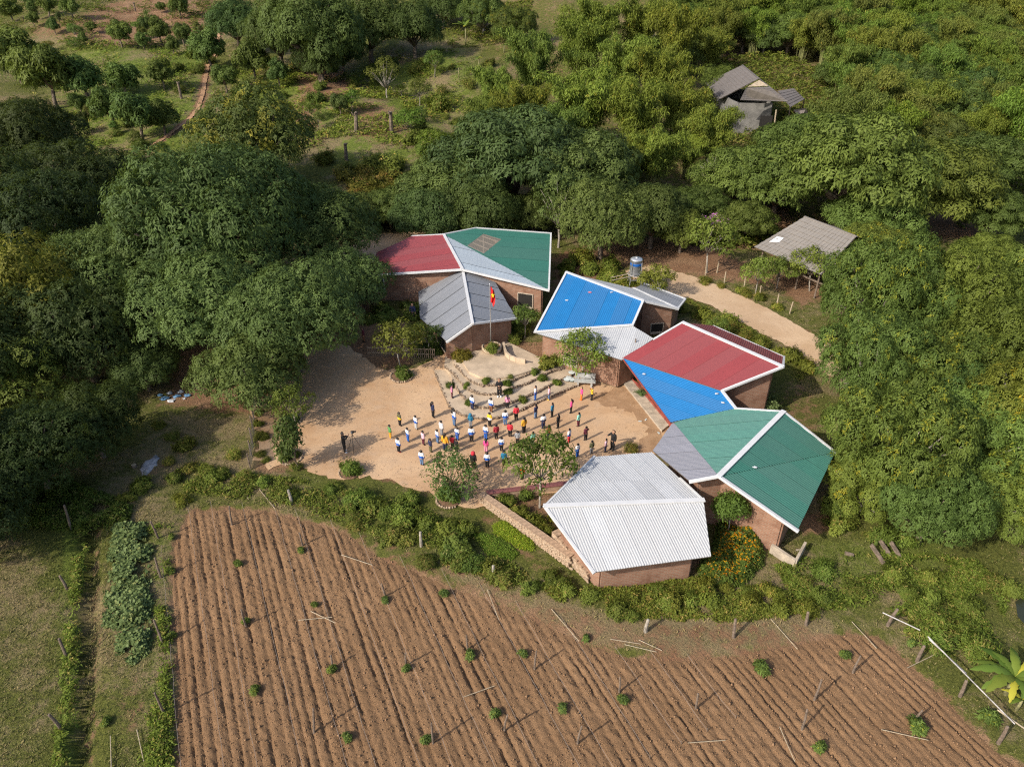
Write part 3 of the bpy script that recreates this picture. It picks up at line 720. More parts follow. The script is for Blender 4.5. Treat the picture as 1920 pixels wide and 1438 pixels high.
pD.append(panel(bD, [m1-nN*.03, n1_-nN*.03, n0-nN*.03], n0-m1, MGREEN, spacing=0.15, depth=0.018, label='green lower sheets lapped under the upper ones'))
trim(bD, m0, m1, 0.42); trim(bD, m3, m0, 0.2, 0.14, 'fascia', 0); trim(bD, m0, n1_, 0.22, 0.14, 'fascia', 0); trim(bD, m1, n0, 0.24, 0.18, 'fascia', 0); trim(bD, m1, s1, 0.22, 0.16, 'fascia', 0)
wD = [Vector((p.x, p.y)) for p in inset([m3, m0, n1_, n0, m1, s1, s0, m2], 1.15)]; walls(bD, pD, wD, 0.0)
tag(bD, 'brick pavilion with a deep green, light green and lilac grey folded roof', 'building')

# ---- pavilion with the all white roof
bE = empty('classroom_building')
q0 = G(1021, 949, 3.35); q1 = G(1319, 938, 3.35); u1 = G(1222, 847, 2.8); plU = plane_of(q0, q1, u1); u0 = on_plane(1114, 856, plU)
v0 = G(1113, 1073, 2.1); plV = plane_of(q0, q1, v0); v1 = on_plane(1333, 1043, plV)
um0 = q0.lerp(u0, 0.44); um1 = q1.lerp(u1, 0.42)
pE = [panel(bE, [q0, q1, um1, um0], u1-q1, WHITE, spacing=0.135, depth=0.016, label='white roof slope next to the ridge'),
      panel(bE, [um0-lo_*-0.6, um1-lo_*-0.6, u1-lo_*-0.6, u0-lo_*-0.6], u1-q1, WHITE, spacing=0.135, depth=0.016, label='white lower sheets towards the yard'),
      panel(bE, [q0, q1, v1, v0], (v0+v1)/2-(q0+q1)/2, WHITE, spacing=0.135, depth=0.016, label='white roof slope facing the field')]
trim(bE, q0, q1, 0.40); trim(bE, q0, v0, 0.2, 0.16, 'fascia', 0); trim(bE, q0, u0, 0.16, 0.12, 'fascia', 0); trim(bE, q1, um1, 0.14, 0.14, 'fascia', 0)
wE = [Vector((p.x, p.y)) for p in inset([q0, v0, v1, q1, u1, u0], 1.05)]; walls(bE, pE, wE, -0.2)
tag(bE, 'brick pavilion with an all white corrugated gable roof beside the field', 'building')
# rubble buttress under its left gable
def rubble_wall(name, a, c, h0, h1, th, label, cat, rng, parent=None, top_flat=True):
    """a wall of laid stones between plan points a, c; each stone is a part"""
    a = Vector(a[:2]); c = Vector(c[:2]); Lw = (c-a).length; d = (c-a).normalized(); nn = Vector((-d.y, d.x)); ang = math.atan2(d.y, d.x)
    root = empty(name, (a.x, a.y, min(terr(a.x, a.y), 0)))
    z0 = root.location.z-0.1
    core = MB().add([Vector((p[0], p[1], zz))-root.location for p, zz in [((a+nn*s*th/2)[:], z) for s in (-1, 1) for z in (z0, h0-0.03)] + [((c+nn*s*th/2)[:], z) for s in (-1, 1) for z in (z0, h1-0.03)]],
                    [[0, 1, 3, 2], [4, 6, 7, 5], [0, 4, 5, 1], [2, 3, 7, 6], [1, 5, 7, 3], [0, 2, 6, 4]])
    core.build('mortar_core', mortar_m, root)
    protos = [MB().blob((0, 0, 0), 0.5, 0.5, 0.5, rng, 0.3, 7, 4).mesh('stone', stone_m) for _ in range(5)]
    n_ = 0
    for side in (-1, 1):
        z = z0+0.12
        while z < max(h0, h1) and n_ < 290:
            s = rng.uniform(0, 0.15)
            while s < Lw and n_ < 290:
                wv = rng.uniform(0.16, 0.34); hh = h0+(h1-h0)*s/Lw
                if z < hh-0.02 and not (side == 1 and z < hh-0.3):
                    p = a + d*(s+wv/2) + nn*side*(th/2-0.02)
                    o = obj('stone', rng.choice(protos), root, Vector((p.x, p.y, z))-root.location); o.rotation_euler = (rng.uniform(-.2, .2), rng.uniform(-.2, .2), ang+rng.uniform(-.15, .15)); o.scale = (wv*1.05, rng.uniform(.12, .2), rng.uniform(.13, .2)); n_ += 1
                s += wv
            z += 0.15
    cop = MB(); s = 0
    while s < Lw:
        wv = rng.uniform(0.2, 0.5); wv = min(wv, Lw-s+0.01); hh = h0+(h1-h0)*(s+wv/2)/Lw; p = a + d*(s+wv/2)
        MB().box((0, 0, 0), wv*0.97, th*rng.uniform(0.9, 1.04), 0.07, ang).build('coping', mortar_m, root, loc=Vector((p.x, p.y, hh+rng.uniform(-.006, .006)))-root.location)
        s += wv
    tag(root, label, cat); return root
# ------------------------------------------------------------------ foliage makers
def unit(a): return a/np.maximum(np.linalg.norm(a, axis=-1, keepdims=True), 1e-9)
def make_leaves(P, Nn, k, ln, wd, droop, rng, yel=None, lift=0.35, jit=0.1, rnd=None):
    M = len(P); P = np.repeat(P, k, 0) + rng.normal(0, jit, (M*k, 3)); Nn = np.repeat(Nn, k, 0)
    t = rng.normal(size=(M*k, 3)); t -= Nn*np.sum(t*Nn, 1, keepdims=True); t = unit(t)
    d = unit(t + Nn*lift*rng.uniform(0.3, 1.5, (M*k, 1)) + np.array([0, 0, -droop])*rng.uniform(0.4, 1.4, (M*k, 1)))
    l = rng.uniform(ln[0], ln[1], (M*k, 1)); w_ = rng.uniform(wd[0], wd[1], (M*k, 1))
    side = unit(np.cross(d, Nn + rng.normal(0, 0.25, (M*k, 3)))); up = unit(np.cross(side, d))
    mid = P + d*l*0.45 + up*l*0.05
    tip = P + d*l + np.array([0, 0, -1])*l*0.18
    V = np.stack([P, mid+side*w_/2, tip, mid-side*w_/2], 1)
    r = (np.repeat(rng.random(M), k)*0.6 + rng.random(M*k)*0.4) if rnd is None else np.clip(np.repeat(rnd, k)*0.7 + rng.random(M*k)*0.3, 0, 1)
    y_ = np.zeros(M*k) if yel is None else np.repeat(yel, k)*rng.uniform(0.5, 1, M*k)
    return V, r, y_
def leaf_mesh(name, parts, mat):
    V = np.concatenate([p[0] for p in parts]); r = np.concatenate([p[1] for p in parts]); y_ = np.concatenate([p[2] for p in parts])
    n = len(V); return mesh_np(name, V.reshape(-1, 3), np.arange(n*4).reshape(n, 4), mat, {'rnd': ('FACE', r), 'yel': ('FACE', y_)})
def lobes_on(rng, n, rx, rz, zc, rl, zmin=-0.45, fill=0.70, flat=1.0):
    C = []; R = []; tries = 0
    while len(C) < n and tries < 4000:
        tries += 1; v = rng.normal(size=3); v /= np.linalg.norm(v)
        if v[2] < zmin: continue
        k = fill*rng.uniform(0.8, 1.12); c = np.array([v[0]*rx*k, v[1]*rx*k, zc + v[2]*rz*k])
        r = rng.uniform(*rl)
        if any(np.linalg.norm((c-q)*np.array([1, 1, 1.2])) < 0.62*(r+s) for q, s in zip(C, R)): continue
        C.append(c); R.append(r)
    C.append(np.array([0, 0, zc+rz*0.15])); R.append(rl[1]*1.1)
    return np.array(C), np.array(R)
def shell(rng, C, R, per, flat=0.85, zlow=-0.55):
    Ps = []; Ns = []; Bs = []
    for i, (c, r) in enumerate(zip(C, R)):
        n = int(per*(r/R.mean())**2); v = unit(rng.normal(size=(n*2, 3))); v = v[v[:, 2] > zlow][:n]
        bumpy = 1 + 0.16*np.sin(v[:, :1]*7+i)*np.cos(v[:, 1:2]*6+2*i) + rng.normal(0, 0.06, (len(v), 1))
        p = c + v*r*np.array([1, 1, flat])*bumpy
        ok = np.ones(len(p), bool)
        for j, (c2, r2) in enumerate(zip(C, R)):
            if j != i: ok &= np.linalg.norm((p-c2)/np.array([1, 1, flat]), axis=1) > r2*0.80
        p, v = p[ok], v[ok]
        Ps.append(p); Ns.append(unit(v + np.array([0, 0, 0.35]))); Bs.append(np.full(len(p), rng.random()))
    return np.concatenate(Ps), np.concatenate(Ns), np.concatenate(Bs)
def limb_mesh(name, rng, C, zfork, r0, mat, lean=0.0, nlimb=None, sub=True):
    mb = MB(); fork = Vector((lean*0.6, lean*0.3, zfork))
    mb.tube([(0, 0, -0.5), (0.03, 0, 0.1), fork*0.5+Vector((rng.uniform(-.1, .1), rng.uniform(-.1, .1), 0)), fork], [r0*1.35, r0*1.05, r0*0.9, r0*0.8], 8)
    sel = list(range(len(C))); rng.shuffle(sel)
    for i in sel[:nlimb or len(C)]:
        e = Vector(C[i]); m1 = fork.lerp(e, 0.35) + Vector((rng.uniform(-.3, .3), rng.uniform(-.3, .3), rng.uniform(0.0, .35)))*zfork*0.3; m2 = fork.lerp(e, 0.72) + Vector((rng.uniform(-.2, .2), rng.uniform(-.2, .2), rng.uniform(-.1, .2)))*zfork*0.3
        mb.tube([fork, m1, m2, e], [r0*0.62, r0*0.42, r0*0.28, r0*0.10], 6)
    return mb.mesh(name, mat, True)
PROTO = {}
def mango_proto(key, seed, n=26, per=95, yelp=0.0, rx=5.0, rz=3.3, zc=4.5, rl=(1.25, 1.95), k=7, ln=(0.34, 0.58), wd=(0.12, 0.18), mat='mango_leaf', lift=0.35, droop=0.45, fill=0.72, bk=None, zfork=1.7, r0=0.34, zmin=-0.45, nlimb=9, flat=0.85, inner=0.25, zlow=-0.55):
    rng = np.random.default_rng(seed); rr_ = random.Random(seed)
    C, R = lobes_on(rng, n, rx, rz, zc, rl, zmin, fill)
    P, Nn, B = shell(rng, C, R, per, flat, zlow)
    yel = np.zeros(len(P))
    if yelp > 0:
        blob = np.sin(P[:, 0]*1.7+seed)*np.sin(P[:, 1]*1.5+1)*0.5+0.5
        blob = np.clip(blob*1.6-.75, 0, 1)*np.clip(np.sin(P[:, 0]*3.1-seed)*np.cos(P[:, 1]*2.7)+.6, 0, 1); yel = ((rng.random(len(P)) < yelp*(0.05+9*blob)) & (P[:, 2] > zc)).astype(float)*rng.uniform(.4, 1, len(P))
    parts = [make_leaves(P, Nn, k, ln, wd, droop, rng, yel, lift, 0.10, B*0.5+rng.random(len(B))*0.5)]
    if inner:   # twigs and leaves inside the crown
        q = rng.integers(0, len(P), int(len(P)*inner)); ctr = np.array([0, 0, zc-0.2*rz]); Pi = ctr + (P[q]-ctr)*rng.uniform(0.45, 0.85, (len(q), 1))
        parts.append(make_leaves(Pi, Nn[q], 5, (ln[0]*1.2, ln[1]*1.5), (wd[0]*1.3, wd[1]*1.7), droop, rng, None, lift, 0.25))
    PROTO[key] = dict(crown=leaf_mesh('crown', parts, MATS[mat]), trunk=limb_mesh('trunk', rr_, C, zfork, r0, bk or bark, rr_.uniform(-.4, .4), nlimb), rx=rx, zc=zc, top=zc+rz)
for i in range(4): mango_proto(f'mango{i}', 10+i, n=24+3*i, per=190, ln=(0.20, 0.36), wd=(0.075, 0.115), rl=(0.9+.12*i, 1.95), fill=.70+.03*i)
for i in range(3): mango_proto(f'big{i}', 20+i, n=60, per=135, rx=7.5, rz=4.2, zc=6.2, rl=(1.0, 2.2), ln=(0.22, 0.38), wd=(0.08, 0.12), zfork=2.2, r0=0.45, inner=0.2, nlimb=12)
for i in range(3): mango_proto(f'ymango{i}', 30+i, n=46, per=145, yelp=0.075, rx=6.0, rz=3.8, zc=4.9, ln=(0.20, 0.36), wd=(0.075, 0.115), rl=(0.7, 1.7), fill=.84, inner=0.10, nlimb=22, bk=pale_bark)
for i in range(2): mango_proto(f'layer{i}', 40+i, n=40, per=105, rl=(1.0, 1.6), rx=5.5, rz=2.8, flat=0.5, fill=0.82, droop=0.15, lift=0.2, ln=(0.22, 0.38), wd=(0.09, 0.14))
mango_proto('bloom', 50, n=28, per=130, yelp=0.30, rz=3.8, ln=(0.24, 0.4), wd=(0.08, 0.12))
for i in range(2): mango_proto(f'brown{i}', 60+i, n=24, per=110, ln=(0.24, 0.4), wd=(0.08, .12), mat='shrub_leaf', fill=0.8, inner=0.15)
for i in range(3): mango_proto(f'orchard{i}', 70+i, n=14, per=55, rx=2.1, rz=1.9, zc=3.1, rl=(0.4, 0.95), k=6, ln=(0.26, 0.42), wd=(0.10, 0.15), zfork=1.5, r0=0.17, zmin=-0.85, nlimb=8, fill=0.78)
for i in range(3): mango_proto(f'airy{i}', 80+i, n=16, per=22, rx=1.7, rz=1.15, zc=2.7, rl=(0.34, 0.6), k=6, ln=(0.15, 0.27), wd=(0.07, 0.11), zfork=1.45, r0=0.06, zmin=-0.5, nlimb=14, fill=0.85, inner=0.0, mat='shrub_leaf', bk=pale_bark, flat=0.6, yelp=0.06)
mango_proto('plumes', 85, n=20, per=13, rx=1.25, rz=1.7, zc=2.0, rl=(0.3, 0.48), k=6, ln=(0.16, 0.3), wd=(0.05, 0.09), zfork=0.7, r0=0.05, zmin=-0.8, nlimb=20, fill=0.85, inner=0.0, flat=0.45, droop=0.2)
mango_proto('slender', 86, n=12, per=30, rx=0.62, rz=1.3, zc=1.75, rl=(0.22, 0.38), k=6, ln=(0.15, 0.26), wd=(0.06, 0.1), zfork=0.6, r0=0.04, zmin=-0.9, nlimb=12, fill=0.8, inner=0.0)
mango_proto('round', 87, n=10, per=75, rx=1.0, rz=0.5, zc=2.35, rl=(0.32, 0.5), k=6, ln=(0.12, 0.2), wd=(0.05, 0.08), zfork=1.6, r0=0.05, zmin=-0.3, nlimb=6, fill=0.7, inner=0.3, mat='shrub_leaf', bk=pale_bark)
mango_proto('thin', 88, n=16, per=20, rx=3.4, rz=2.8, zc=5.2, rl=(0.6, 1.1), k=6, ln=(0.28, 0.45), wd=(0.1, 0.15), zfork=2.2, r0=0.14, zmin=-0.6, nlimb=16, fill=0.9, inner=0.0, bk=pale_bark)
def bamboo_proto(key, seed, nc=34, h=(8, 12), per=95):
    rng = np.random.default_rng(seed); mb = MB(); Ps = []; Ns = []; Bs = []
    for c in range(nc):
        a = rng.uniform(0, 2*np.pi); rb = rng.uniform(0, 0.9); base = np.array([rb*np.cos(a), rb*np.sin(a), 0]); a2 = a + rng.normal(0, 0.5)
        H = rng.uniform(*h); lean = rng.uniform(1.6, 5.0)*(0.5+0.5*rb); dr = np.array([np.cos(a2), np.sin(a2), 0])
        f = lambda t: base + dr*lean*t[:, None]**2.1 + np.stack([0*t, 0*t, H*(t-0.30*t**4)], 1)
        pts = f(np.linspace(0, 0.98, 8)); mb.tube([Vector(p) for p in pts], list(np.linspace(0.05, 0.012, 8)), 5)
        t = rng.uniform(0.28, 1.0, per)**0.75; p = f(t); spread = (0.95*(1.12-t))[:, None]
        off = unit(rng.normal(size=(per, 3)))*np.array([1, 1, 0.7]); p = p + off*spread*rng.uniform(0.5, 1.2, (per, 1))
        Ps.append(p); Ns.append(unit(off*0.7 + np.array([0, 0, 0.8]))); Bs.append(np.full(per, rng.random()))
    P, Nn, B = np.concatenate(Ps), np.concatenate(Ns), np.concatenate(Bs)
    yel = (rng.random(len(P)) < 0.02).astype(float)
    PROTO[key] = dict(crown=leaf_mesh('crown', [make_leaves(P, Nn, 8, (0.22, 0.46), (0.055, 0.10), 0.8, rng, yel, 0.1, 0.22, B*0.6+rng.random(len(B))*0.4)], MATS['bamboo_leaf']), trunk=mb.mesh('culms', plain('bamboo_culm', (0.20, 0.21, 0.08), 0.5, 0.3, 3.0), True), rx=4.6, zc=6.0, top=9.5)
for i in range(3): bamboo_proto(f'bamboo{i}', 90+i)
# bare, dead tree
def dead_proto(key, seed):
    r = random.Random(seed); mb = MB()
    def grow(p, d, ln, rad, lev):
        q = p + d*ln; m_ = p.lerp(q, .5)+Vector((r.uniform(-1, 1), r.uniform(-1, 1), 0))*ln*0.08
        mb.tube([p, m_, q], [rad, rad*.8, rad*.55], 5)
        if lev > 0:
            for _ in range(3):
                nd = (d + Vector((r.uniform(-1, 1), r.uniform(-1, 1), r.uniform(-.1, .6)))*0.75).normalized(); grow(p.lerp(q, r.uniform(.6, 1)), nd, ln*r.uniform(.6, .8), rad*.55, lev-1)
    grow(Vector((0, 0, -.3)), Vector((0.05, 0, 1)), 2.2, 0.12, 4); PROTO[key] = dict(crown=None, trunk=mb.mesh('trunk', pale_bark, True), rx=2.6, zc=3.6, top=6)
dead_proto('dead', 3)
def bush_proto(key, seed, n=520, k=5, ln=(0.12, 0.24), wd=(0.06, 0.11), mat='shrub_leaf', flat=0.8, yelp=0.04, rx=0.75):
    rng = np.random.default_rng(seed); C, R = lobes_on(rng, 7, rx, rx*flat, rx*flat*0.55, (rx*0.2, rx*0.5), -0.2, 0.85)
    P, Nn, B = shell(rng, C, R, n//6, 0.9, -0.6); P = P[P[:, 2] > -0.05] if len(P) else P; Nn = Nn[:len(P)]; B = B[:len(P)]
    P = P*rng.choice([0.8, 0.95, 1.05, 1.3], (len(P), 1), p=[.25, .35, .25, .15])*rng.uniform(.9, 1.1, (len(P), 1))
    yel = (rng.random(len(P)) < yelp).astype(float)
    parts = [make_leaves(P, unit(P-np.array([0, 0, 0.1])), k, ln, wd, 0.15, rng, yel, 0.6, 0.07, B)]
    PROTO[key] = dict(crown=leaf_mesh('foliage', parts, MATS[mat]), trunk=None, rx=rx, zc=rx*flat*0.6, top=rx*flat*1.3)
for i in range(5): bush_proto(f'bush{i}', 100+i)
for i in range(2): bush_proto(f'weed{i}', 110+i, 300, 5, (0.14, 0.30), (0.03, 0.06), flat=0.7, yelp=0.2)
for i in range(2): bush_proto(f'bluebush{i}', 115+i, 420, 6, (0.10, 0.18), (0.05, 0.08), 'squash_leaf', 0.95, 0.02)

def put(key, base, s, rz, label, cat, group=None, tint=(1, 1, 1), name=None, tilt=None, sz=None):
    pr = PROTO[key]; nm = name or ('bamboo_clump' if key.startswith('bamboo') else 'shrub' if pr['trunk'] is None else 'tree')
    root = empty(nm, base, rz); root.scale = (s, s, s if sz is None else sz)
    if tilt: root.rotation_euler = (tilt[0], tilt[1], rz)
    if pr['trunk'] is not None: obj('culms' if key.startswith('bamboo') else 'trunk', pr['trunk'], root)
    if pr['crown'] is not None:
        c = obj('crown' if pr['trunk'] is not None else 'foliage', pr['crown'], root); c.color = (*tint, 1)
    return tag(root, label, cat, group)
RT = random.Random(77)
PLACED = []
def tree_px(key, cx, cy, wpx, label, tint=(1, 1, 1), cat='tree', group=None, hs=None):
    """crown centre and width measured on the photograph -> size and standing place"""
    hs = hs or RT.uniform(.88, 1.15); pr = PROTO[key]; s = 1.0; zt = 0.0
    for _ in range(60):
        p = G(cx, cy, zt + pr['zc']*s*hs); dep = proj(p)[2]
        s = 0.5*s + 0.5*(wpx*dep/FPX)/(2*pr['rx']); zt = 0.5*zt + 0.5*terr(p.x, p.y)
    v = RT.uniform(0.82, 1.18); y_ = RT.uniform(.88, 1.14); tt = (tint[0]*v*y_, tint[1]*v, tint[2]*v/y_)
    PLACED.append((p.x, p.y, pr['rx']*s))
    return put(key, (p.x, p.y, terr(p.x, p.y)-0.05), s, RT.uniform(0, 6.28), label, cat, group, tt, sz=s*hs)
DK = (1.0, 1.06, 1.0); MD = (1.1, 1.1, 1.0); YG = (1.22, 1.28, 0.88); OL = (1.25, 1.1, 0.8); BR = (1.1, 0.92, 0.65)
# --- the great mangoes left of the yard
for a in [
 ('big0', 395, 395, 400, 'broad dark mango with the tallest dome, left of the red roof', DK), ('big1', 572, 425, 285, 'dark mango whose crown overhangs the red roof edge', DK),
 ('big2', 215, 500, 300, 'dark mango left of the tallest dome, shading the clearing', DK), ('big1', 385, 560, 320, 'dark mango in front of the tallest dome, above the rubbish clearing', MD),
 ('big0', 545, 590, 290, 'dark mango in front of the one over the red roof, above the shaded yard', MD), ('mango1', 470, 690, 205, 'rounded mango low at the shaded yard corner by the net fence', MD),
 ('mango2', 268, 690, 120, 'small mango hanging over the shaded clearing left of the net fence', MD), ('mango3', 648, 525, 150, 'mango bough clump beside the white window of the red roofed pavilion', MD),
 ('brown0', 45, 560, 250, 'olive and rust leaved tree at the left edge of the photo', BR), ('brown1', 25, 700, 230, 'rust leaved tree below another at the left edge', OL),
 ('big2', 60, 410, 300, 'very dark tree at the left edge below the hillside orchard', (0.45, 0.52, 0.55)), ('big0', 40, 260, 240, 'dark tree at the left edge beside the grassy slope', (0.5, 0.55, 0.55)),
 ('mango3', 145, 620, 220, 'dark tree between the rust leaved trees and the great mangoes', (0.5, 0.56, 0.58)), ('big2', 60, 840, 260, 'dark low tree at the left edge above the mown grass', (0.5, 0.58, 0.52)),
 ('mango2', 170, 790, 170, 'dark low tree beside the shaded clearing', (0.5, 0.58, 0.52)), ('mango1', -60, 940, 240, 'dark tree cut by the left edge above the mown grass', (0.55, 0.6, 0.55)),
 ('big0', -150, 640, 420, 'tall tree added just beyond the left edge to cast shade', (0.6, 0.65, 0.6)), ('big2', -130, 380, 380, 'tall tree added beyond the left edge for its shade, higher up', (0.6, 0.65, 0.6)), ('mango3', 150, 350, 220, 'dark tree behind the great mangoes under the grassy slope', (0.5, 0.56, 0.56)), ('big1', -190, 860, 360, 'tall tree added off the left edge to shade the clearing', (0.6, .65, .6)),  # the tall trees past the left edge are added to cast shade
 ('bloom', 478, 258, 225, 'dark tree dotted with yellow blossom above the great mangoes', (0.75, 0.78, 0.72)), ('mango1', 665, 395, 110, 'mango behind the red roof', MD)]: tree_px(*a)
# --- orchard on the hillside
for a in [
 ('orchard0', 82, 128, 100, 'largest round tree on the grassy hillside'), ('orchard1', 152, 140, 75, 'round tree right of the largest on the grassy hillside'), ('orchard2', 226, 140, 62, 'round tree below the pair on bare hillside soil'),
 ('orchard0', 222, 58, 42, 'small round tree on bare hillside soil'), ('orchard1', 296, 52, 42, 'narrow tree with side shoots on bare hillside soil'), ('orchard2', 200, 190, 66, 'low round tree above the yellow bloom tree, to its left'),
 ('orchard0', 252, 205, 84, 'tree in the clump left of the winding path'), ('orchard1', 300, 212, 60, 'slim tree beside the winding path'), ('orchard2', 388, 82, 62, 'dark upright tree at the top of the winding path'), ('orchard0', 420, 142, 44, 'small tree right of the winding path'),
 ('orchard1', 470, 104, 60, 'tree right of the path top on the hillside'), ('orchard2', 15, 12, 40, 'small tree in the top left corner'), ('orchard0', 85, 6, 36, 'small tree at the top edge, second from the corner'), ('orchard1', 130, 8, 34, 'small tree at the top edge, third from the corner'),
 ('orchard2', 333, 6, 34, 'small tree at the top edge over bare soil'), ('orchard0', 60, 33, 22, 'sapling below the top left corner'), ('orchard1', 99, 45, 24, 'sapling on bare soil below the top left corner'), ('orchard2', 170, 48, 20, 'leafy stake in the bare hillside soil'),
 ('orchard1', 155, 70, 18, 'leafy stake below another on bare hillside soil'), ('orchard0', 300, 12, 18, 'leafy stake near the top edge'), ('orchard2', 266, 72, 26, 'bushy sapling between two hillside trees'), ('orchard0', 340, 60, 30, 'tufted sapling left of the path top'),
 ('orchard1', 322, 80, 26, 'low sapling on hillside grass left of the path'), ('orchard2', 20, 90, 90, 'dark tree at the left edge of the hillside'), ('orchard0', 145, 190, 34, 'low bush like tree on the grassy slope'), ('orchard1', 520, 130, 40, 'sapling on bare soil right of the path'), ('orchard2', 300, 130, 44, 'bright small tree on the grass left of the path')]: tree_px(*a, tint=(1.1, 1.15, 0.88))
for a in [
 ('mango0', 590, 55, 190, 'broad dark mango at the top edge, centre left'), ('mango1', 440, 40, 110, 'dark mango at the top edge above the path'), ('mango2', 520, 60, 130, 'dark mango between two others at the top edge'), ('mango3', 690, 45, 150, 'dark mango right of the broad one at the top edge'),
 ('mango0', 775, 50, 120, 'dark mango left of the banana plant on the slope'), ('mango1', 830, 10, 90, 'mango at the top edge above the banana plant'), ('mango2', 600, 110, 90, 'dark mango with a bare stem below the broad one'), ('mango3', 640, 95, 90, 'dark mango beside the bare soil on the slope')]: tree_px(*a, tint=(0.8, 0.88, 0.8))
tree_px('thin', 722, 138, 64, 'sparse pale stemmed tree alone on the grassy slope', OL)
# --- behind the pavilions
for a in [
 ('layer0', 965, 290, 300, 'large grey green tree behind the green roof', (0.95, 0.98, 1.0)), ('layer1', 1080, 310, 230, 'spreading tree with bare limbs behind the green roof', MD), ('layer0', 850, 345, 200, 'grey green tree left of the large one behind the roofs', MD), ('mango1', 800, 400, 140, 'round tree just behind the red and green roof joint', MD),
 ('mango2', 900, 390, 150, 'dark tree close behind the green roof', (0.8, 0.86, 0.8)), ('mango3', 1130, 410, 160, 'mango right of the green roof', MD), ('mango0', 1225, 400, 150, 'mango above the water tank', (0.8, 0.86, 0.85)), ('thin', 1050, 380, 120, 'open crowned tree with bare pale limbs at the green roof corner', MD),
 ('mango2', 1000, 400, 110, 'low tree hidden between the limbs behind the green roof', (0.8, 0.85, 0.8)), ('layer1', 730, 385, 100, 'loose tree in the brown brush behind the red roof', OL)]: tree_px(*a)
for i, a in enumerate([(1000,105,150),(1085,80,150),(1095,180,200),(1165,110,160),(1200,200,170),(990,195,150),(930,160,110),(905,215,110),(960,240,120),(1240,130,150),(1270,60,140),(1120,40,150),(1200,40,140),(1050,240,130),(1270,190,130),(1230,280,150),(1290,280,95),(1180,290,120)]):
    tree_px(f'bamboo{i%3}', *a, ['feathery yellow green bamboo clump on the slope above the green roof'][0], tint=RT.choice([YG, (1.0, 1.08, .85), (1.15, 1.16, .82)]), cat='bamboo', group='bamboo clumps above the green roof')
for a in [
 ('layer0', 1385, 330, 170, 'round tree below the old tiled house'), ('layer1', 1465, 330, 200, 'broad tree right of the bare pale tree'), ('layer0', 1600, 310, 290, 'large layered tree behind the grey roofed hut'), ('layer1', 1725, 330, 270, 'layered tree right of the large one above the hut'), ('layer0', 1520, 270, 200, 'tree directly below the old house lean-to'),
 ('brown0', 1285, 250, 85, 'olive tree left of the old tiled house'), ('layer1', 1318, 212, 60, 'leafy tree covering the left half of the old tiled house'), ('ymango0', 1180, 300, 110, 'yellow green tree between bamboo and the mangoes'), ('layer0', 1640, 400, 170, 'tree overhanging the hut roof on its far side'),
 ('airy0', 1335, 440, 95, 'small tree with pink blossom at the road bend'), ('mango3', 1280, 430, 90, 'shaded mango behind the road bend'), ('airy1', 1465, 500, 62, 'bushy small tree in front of the hut posts'), ('airy2', 1530, 490, 80, 'leafy small tree against the hut front'), ('airy1', 1425, 505, 62, 'bright small tree by the fence left of the hut'), ('ymango0', 1640, 470, 160, 'tree hiding the right end of the hut')]: tree_px(*a, tint=(1.3, 1.28, 0.9))
for a in [('layer1', 1870, 395, 140, 'tree at the right edge above the brown clearing'), ('layer0', 1850, 300, 170, 'tree at the right edge below the wooded slope'), ('ymango1', 905, 25, 90, 'yellow green tree right of the lone banana plant'), ('ymango2', 965, 45, 90, 'yellow green tree at the bamboo edge near the top'), ('layer1', 1310, 385, 120, 'tree above the road bend, behind the pink blossom'), ('layer0', 1400, 410, 110, 'tree left of the hut on the bare ground'), ('brown1', 1350, 150, 70, 'olive tree behind the old tiled house')]: tree_px(*a, tint=(1.1, 1.12, 0.85))
tree_px('dead', 1345, 335, 110, 'bare pale tree standing above the road bend', cat='tree')
tree_px('dead', 1215, 75, 50, 'bare dead tree among the bamboo on the slope', cat='tree')
# --- the wood right of the pavilions
for a in [
 ('ymango0', 1660, 545, 260, 'mango with yellow shoots right of the earth road, nearest the road bend'), ('big1', 1790, 545, 260, 'broad green mango below the brown clearing'), ('ymango2', 1645, 672, 225, 'yellow tipped mango right of the big red roof'), ('ymango0', 1740, 690, 300, 'broad yellow tipped mango in the middle of the right hand wood'),
 ('mango3', 1880, 655, 220, 'green mango at the right edge, upper'), ('ymango2', 1690, 830, 290, 'yellow tipped mango right of the deep green roof'), ('ymango0', 1840, 820, 290, 'yellow tipped mango at the right edge, middle'), ('ymango1', 1630, 905, 190, 'mango with a leaning grey trunk at the deep green roof corner'),
 ('big2', 1750, 940, 240, 'mango above the stacked timber'), ('ymango0', 1890, 930, 230, 'mango at the right edge above the pond'), ('ymango1', 1960, 780, 300, 'mango cut by the right edge'), ('ymango2', 1960, 560, 260, 'mango cut by the right edge, higher up'), ('layer0', 1860, 470, 130, 'tree beside the brown clearing at the right'), ('ymango0', 1720, 590, 200, 'mango between the road side mango and the clearing'), ('mango1', 1800, 735, 190, 'plain green mango behind the broad one in the right hand wood')]: tree_px(a[0], a[1], a[2], a[3]*.88, a[4], hs=RT.uniform(.78, 1.35), tint=RT.choice([(1.3, 1.3, .85), (1.0, 1.1, .85), (1.45, 1.35, .8), (1.15, 1.2, .8)]))
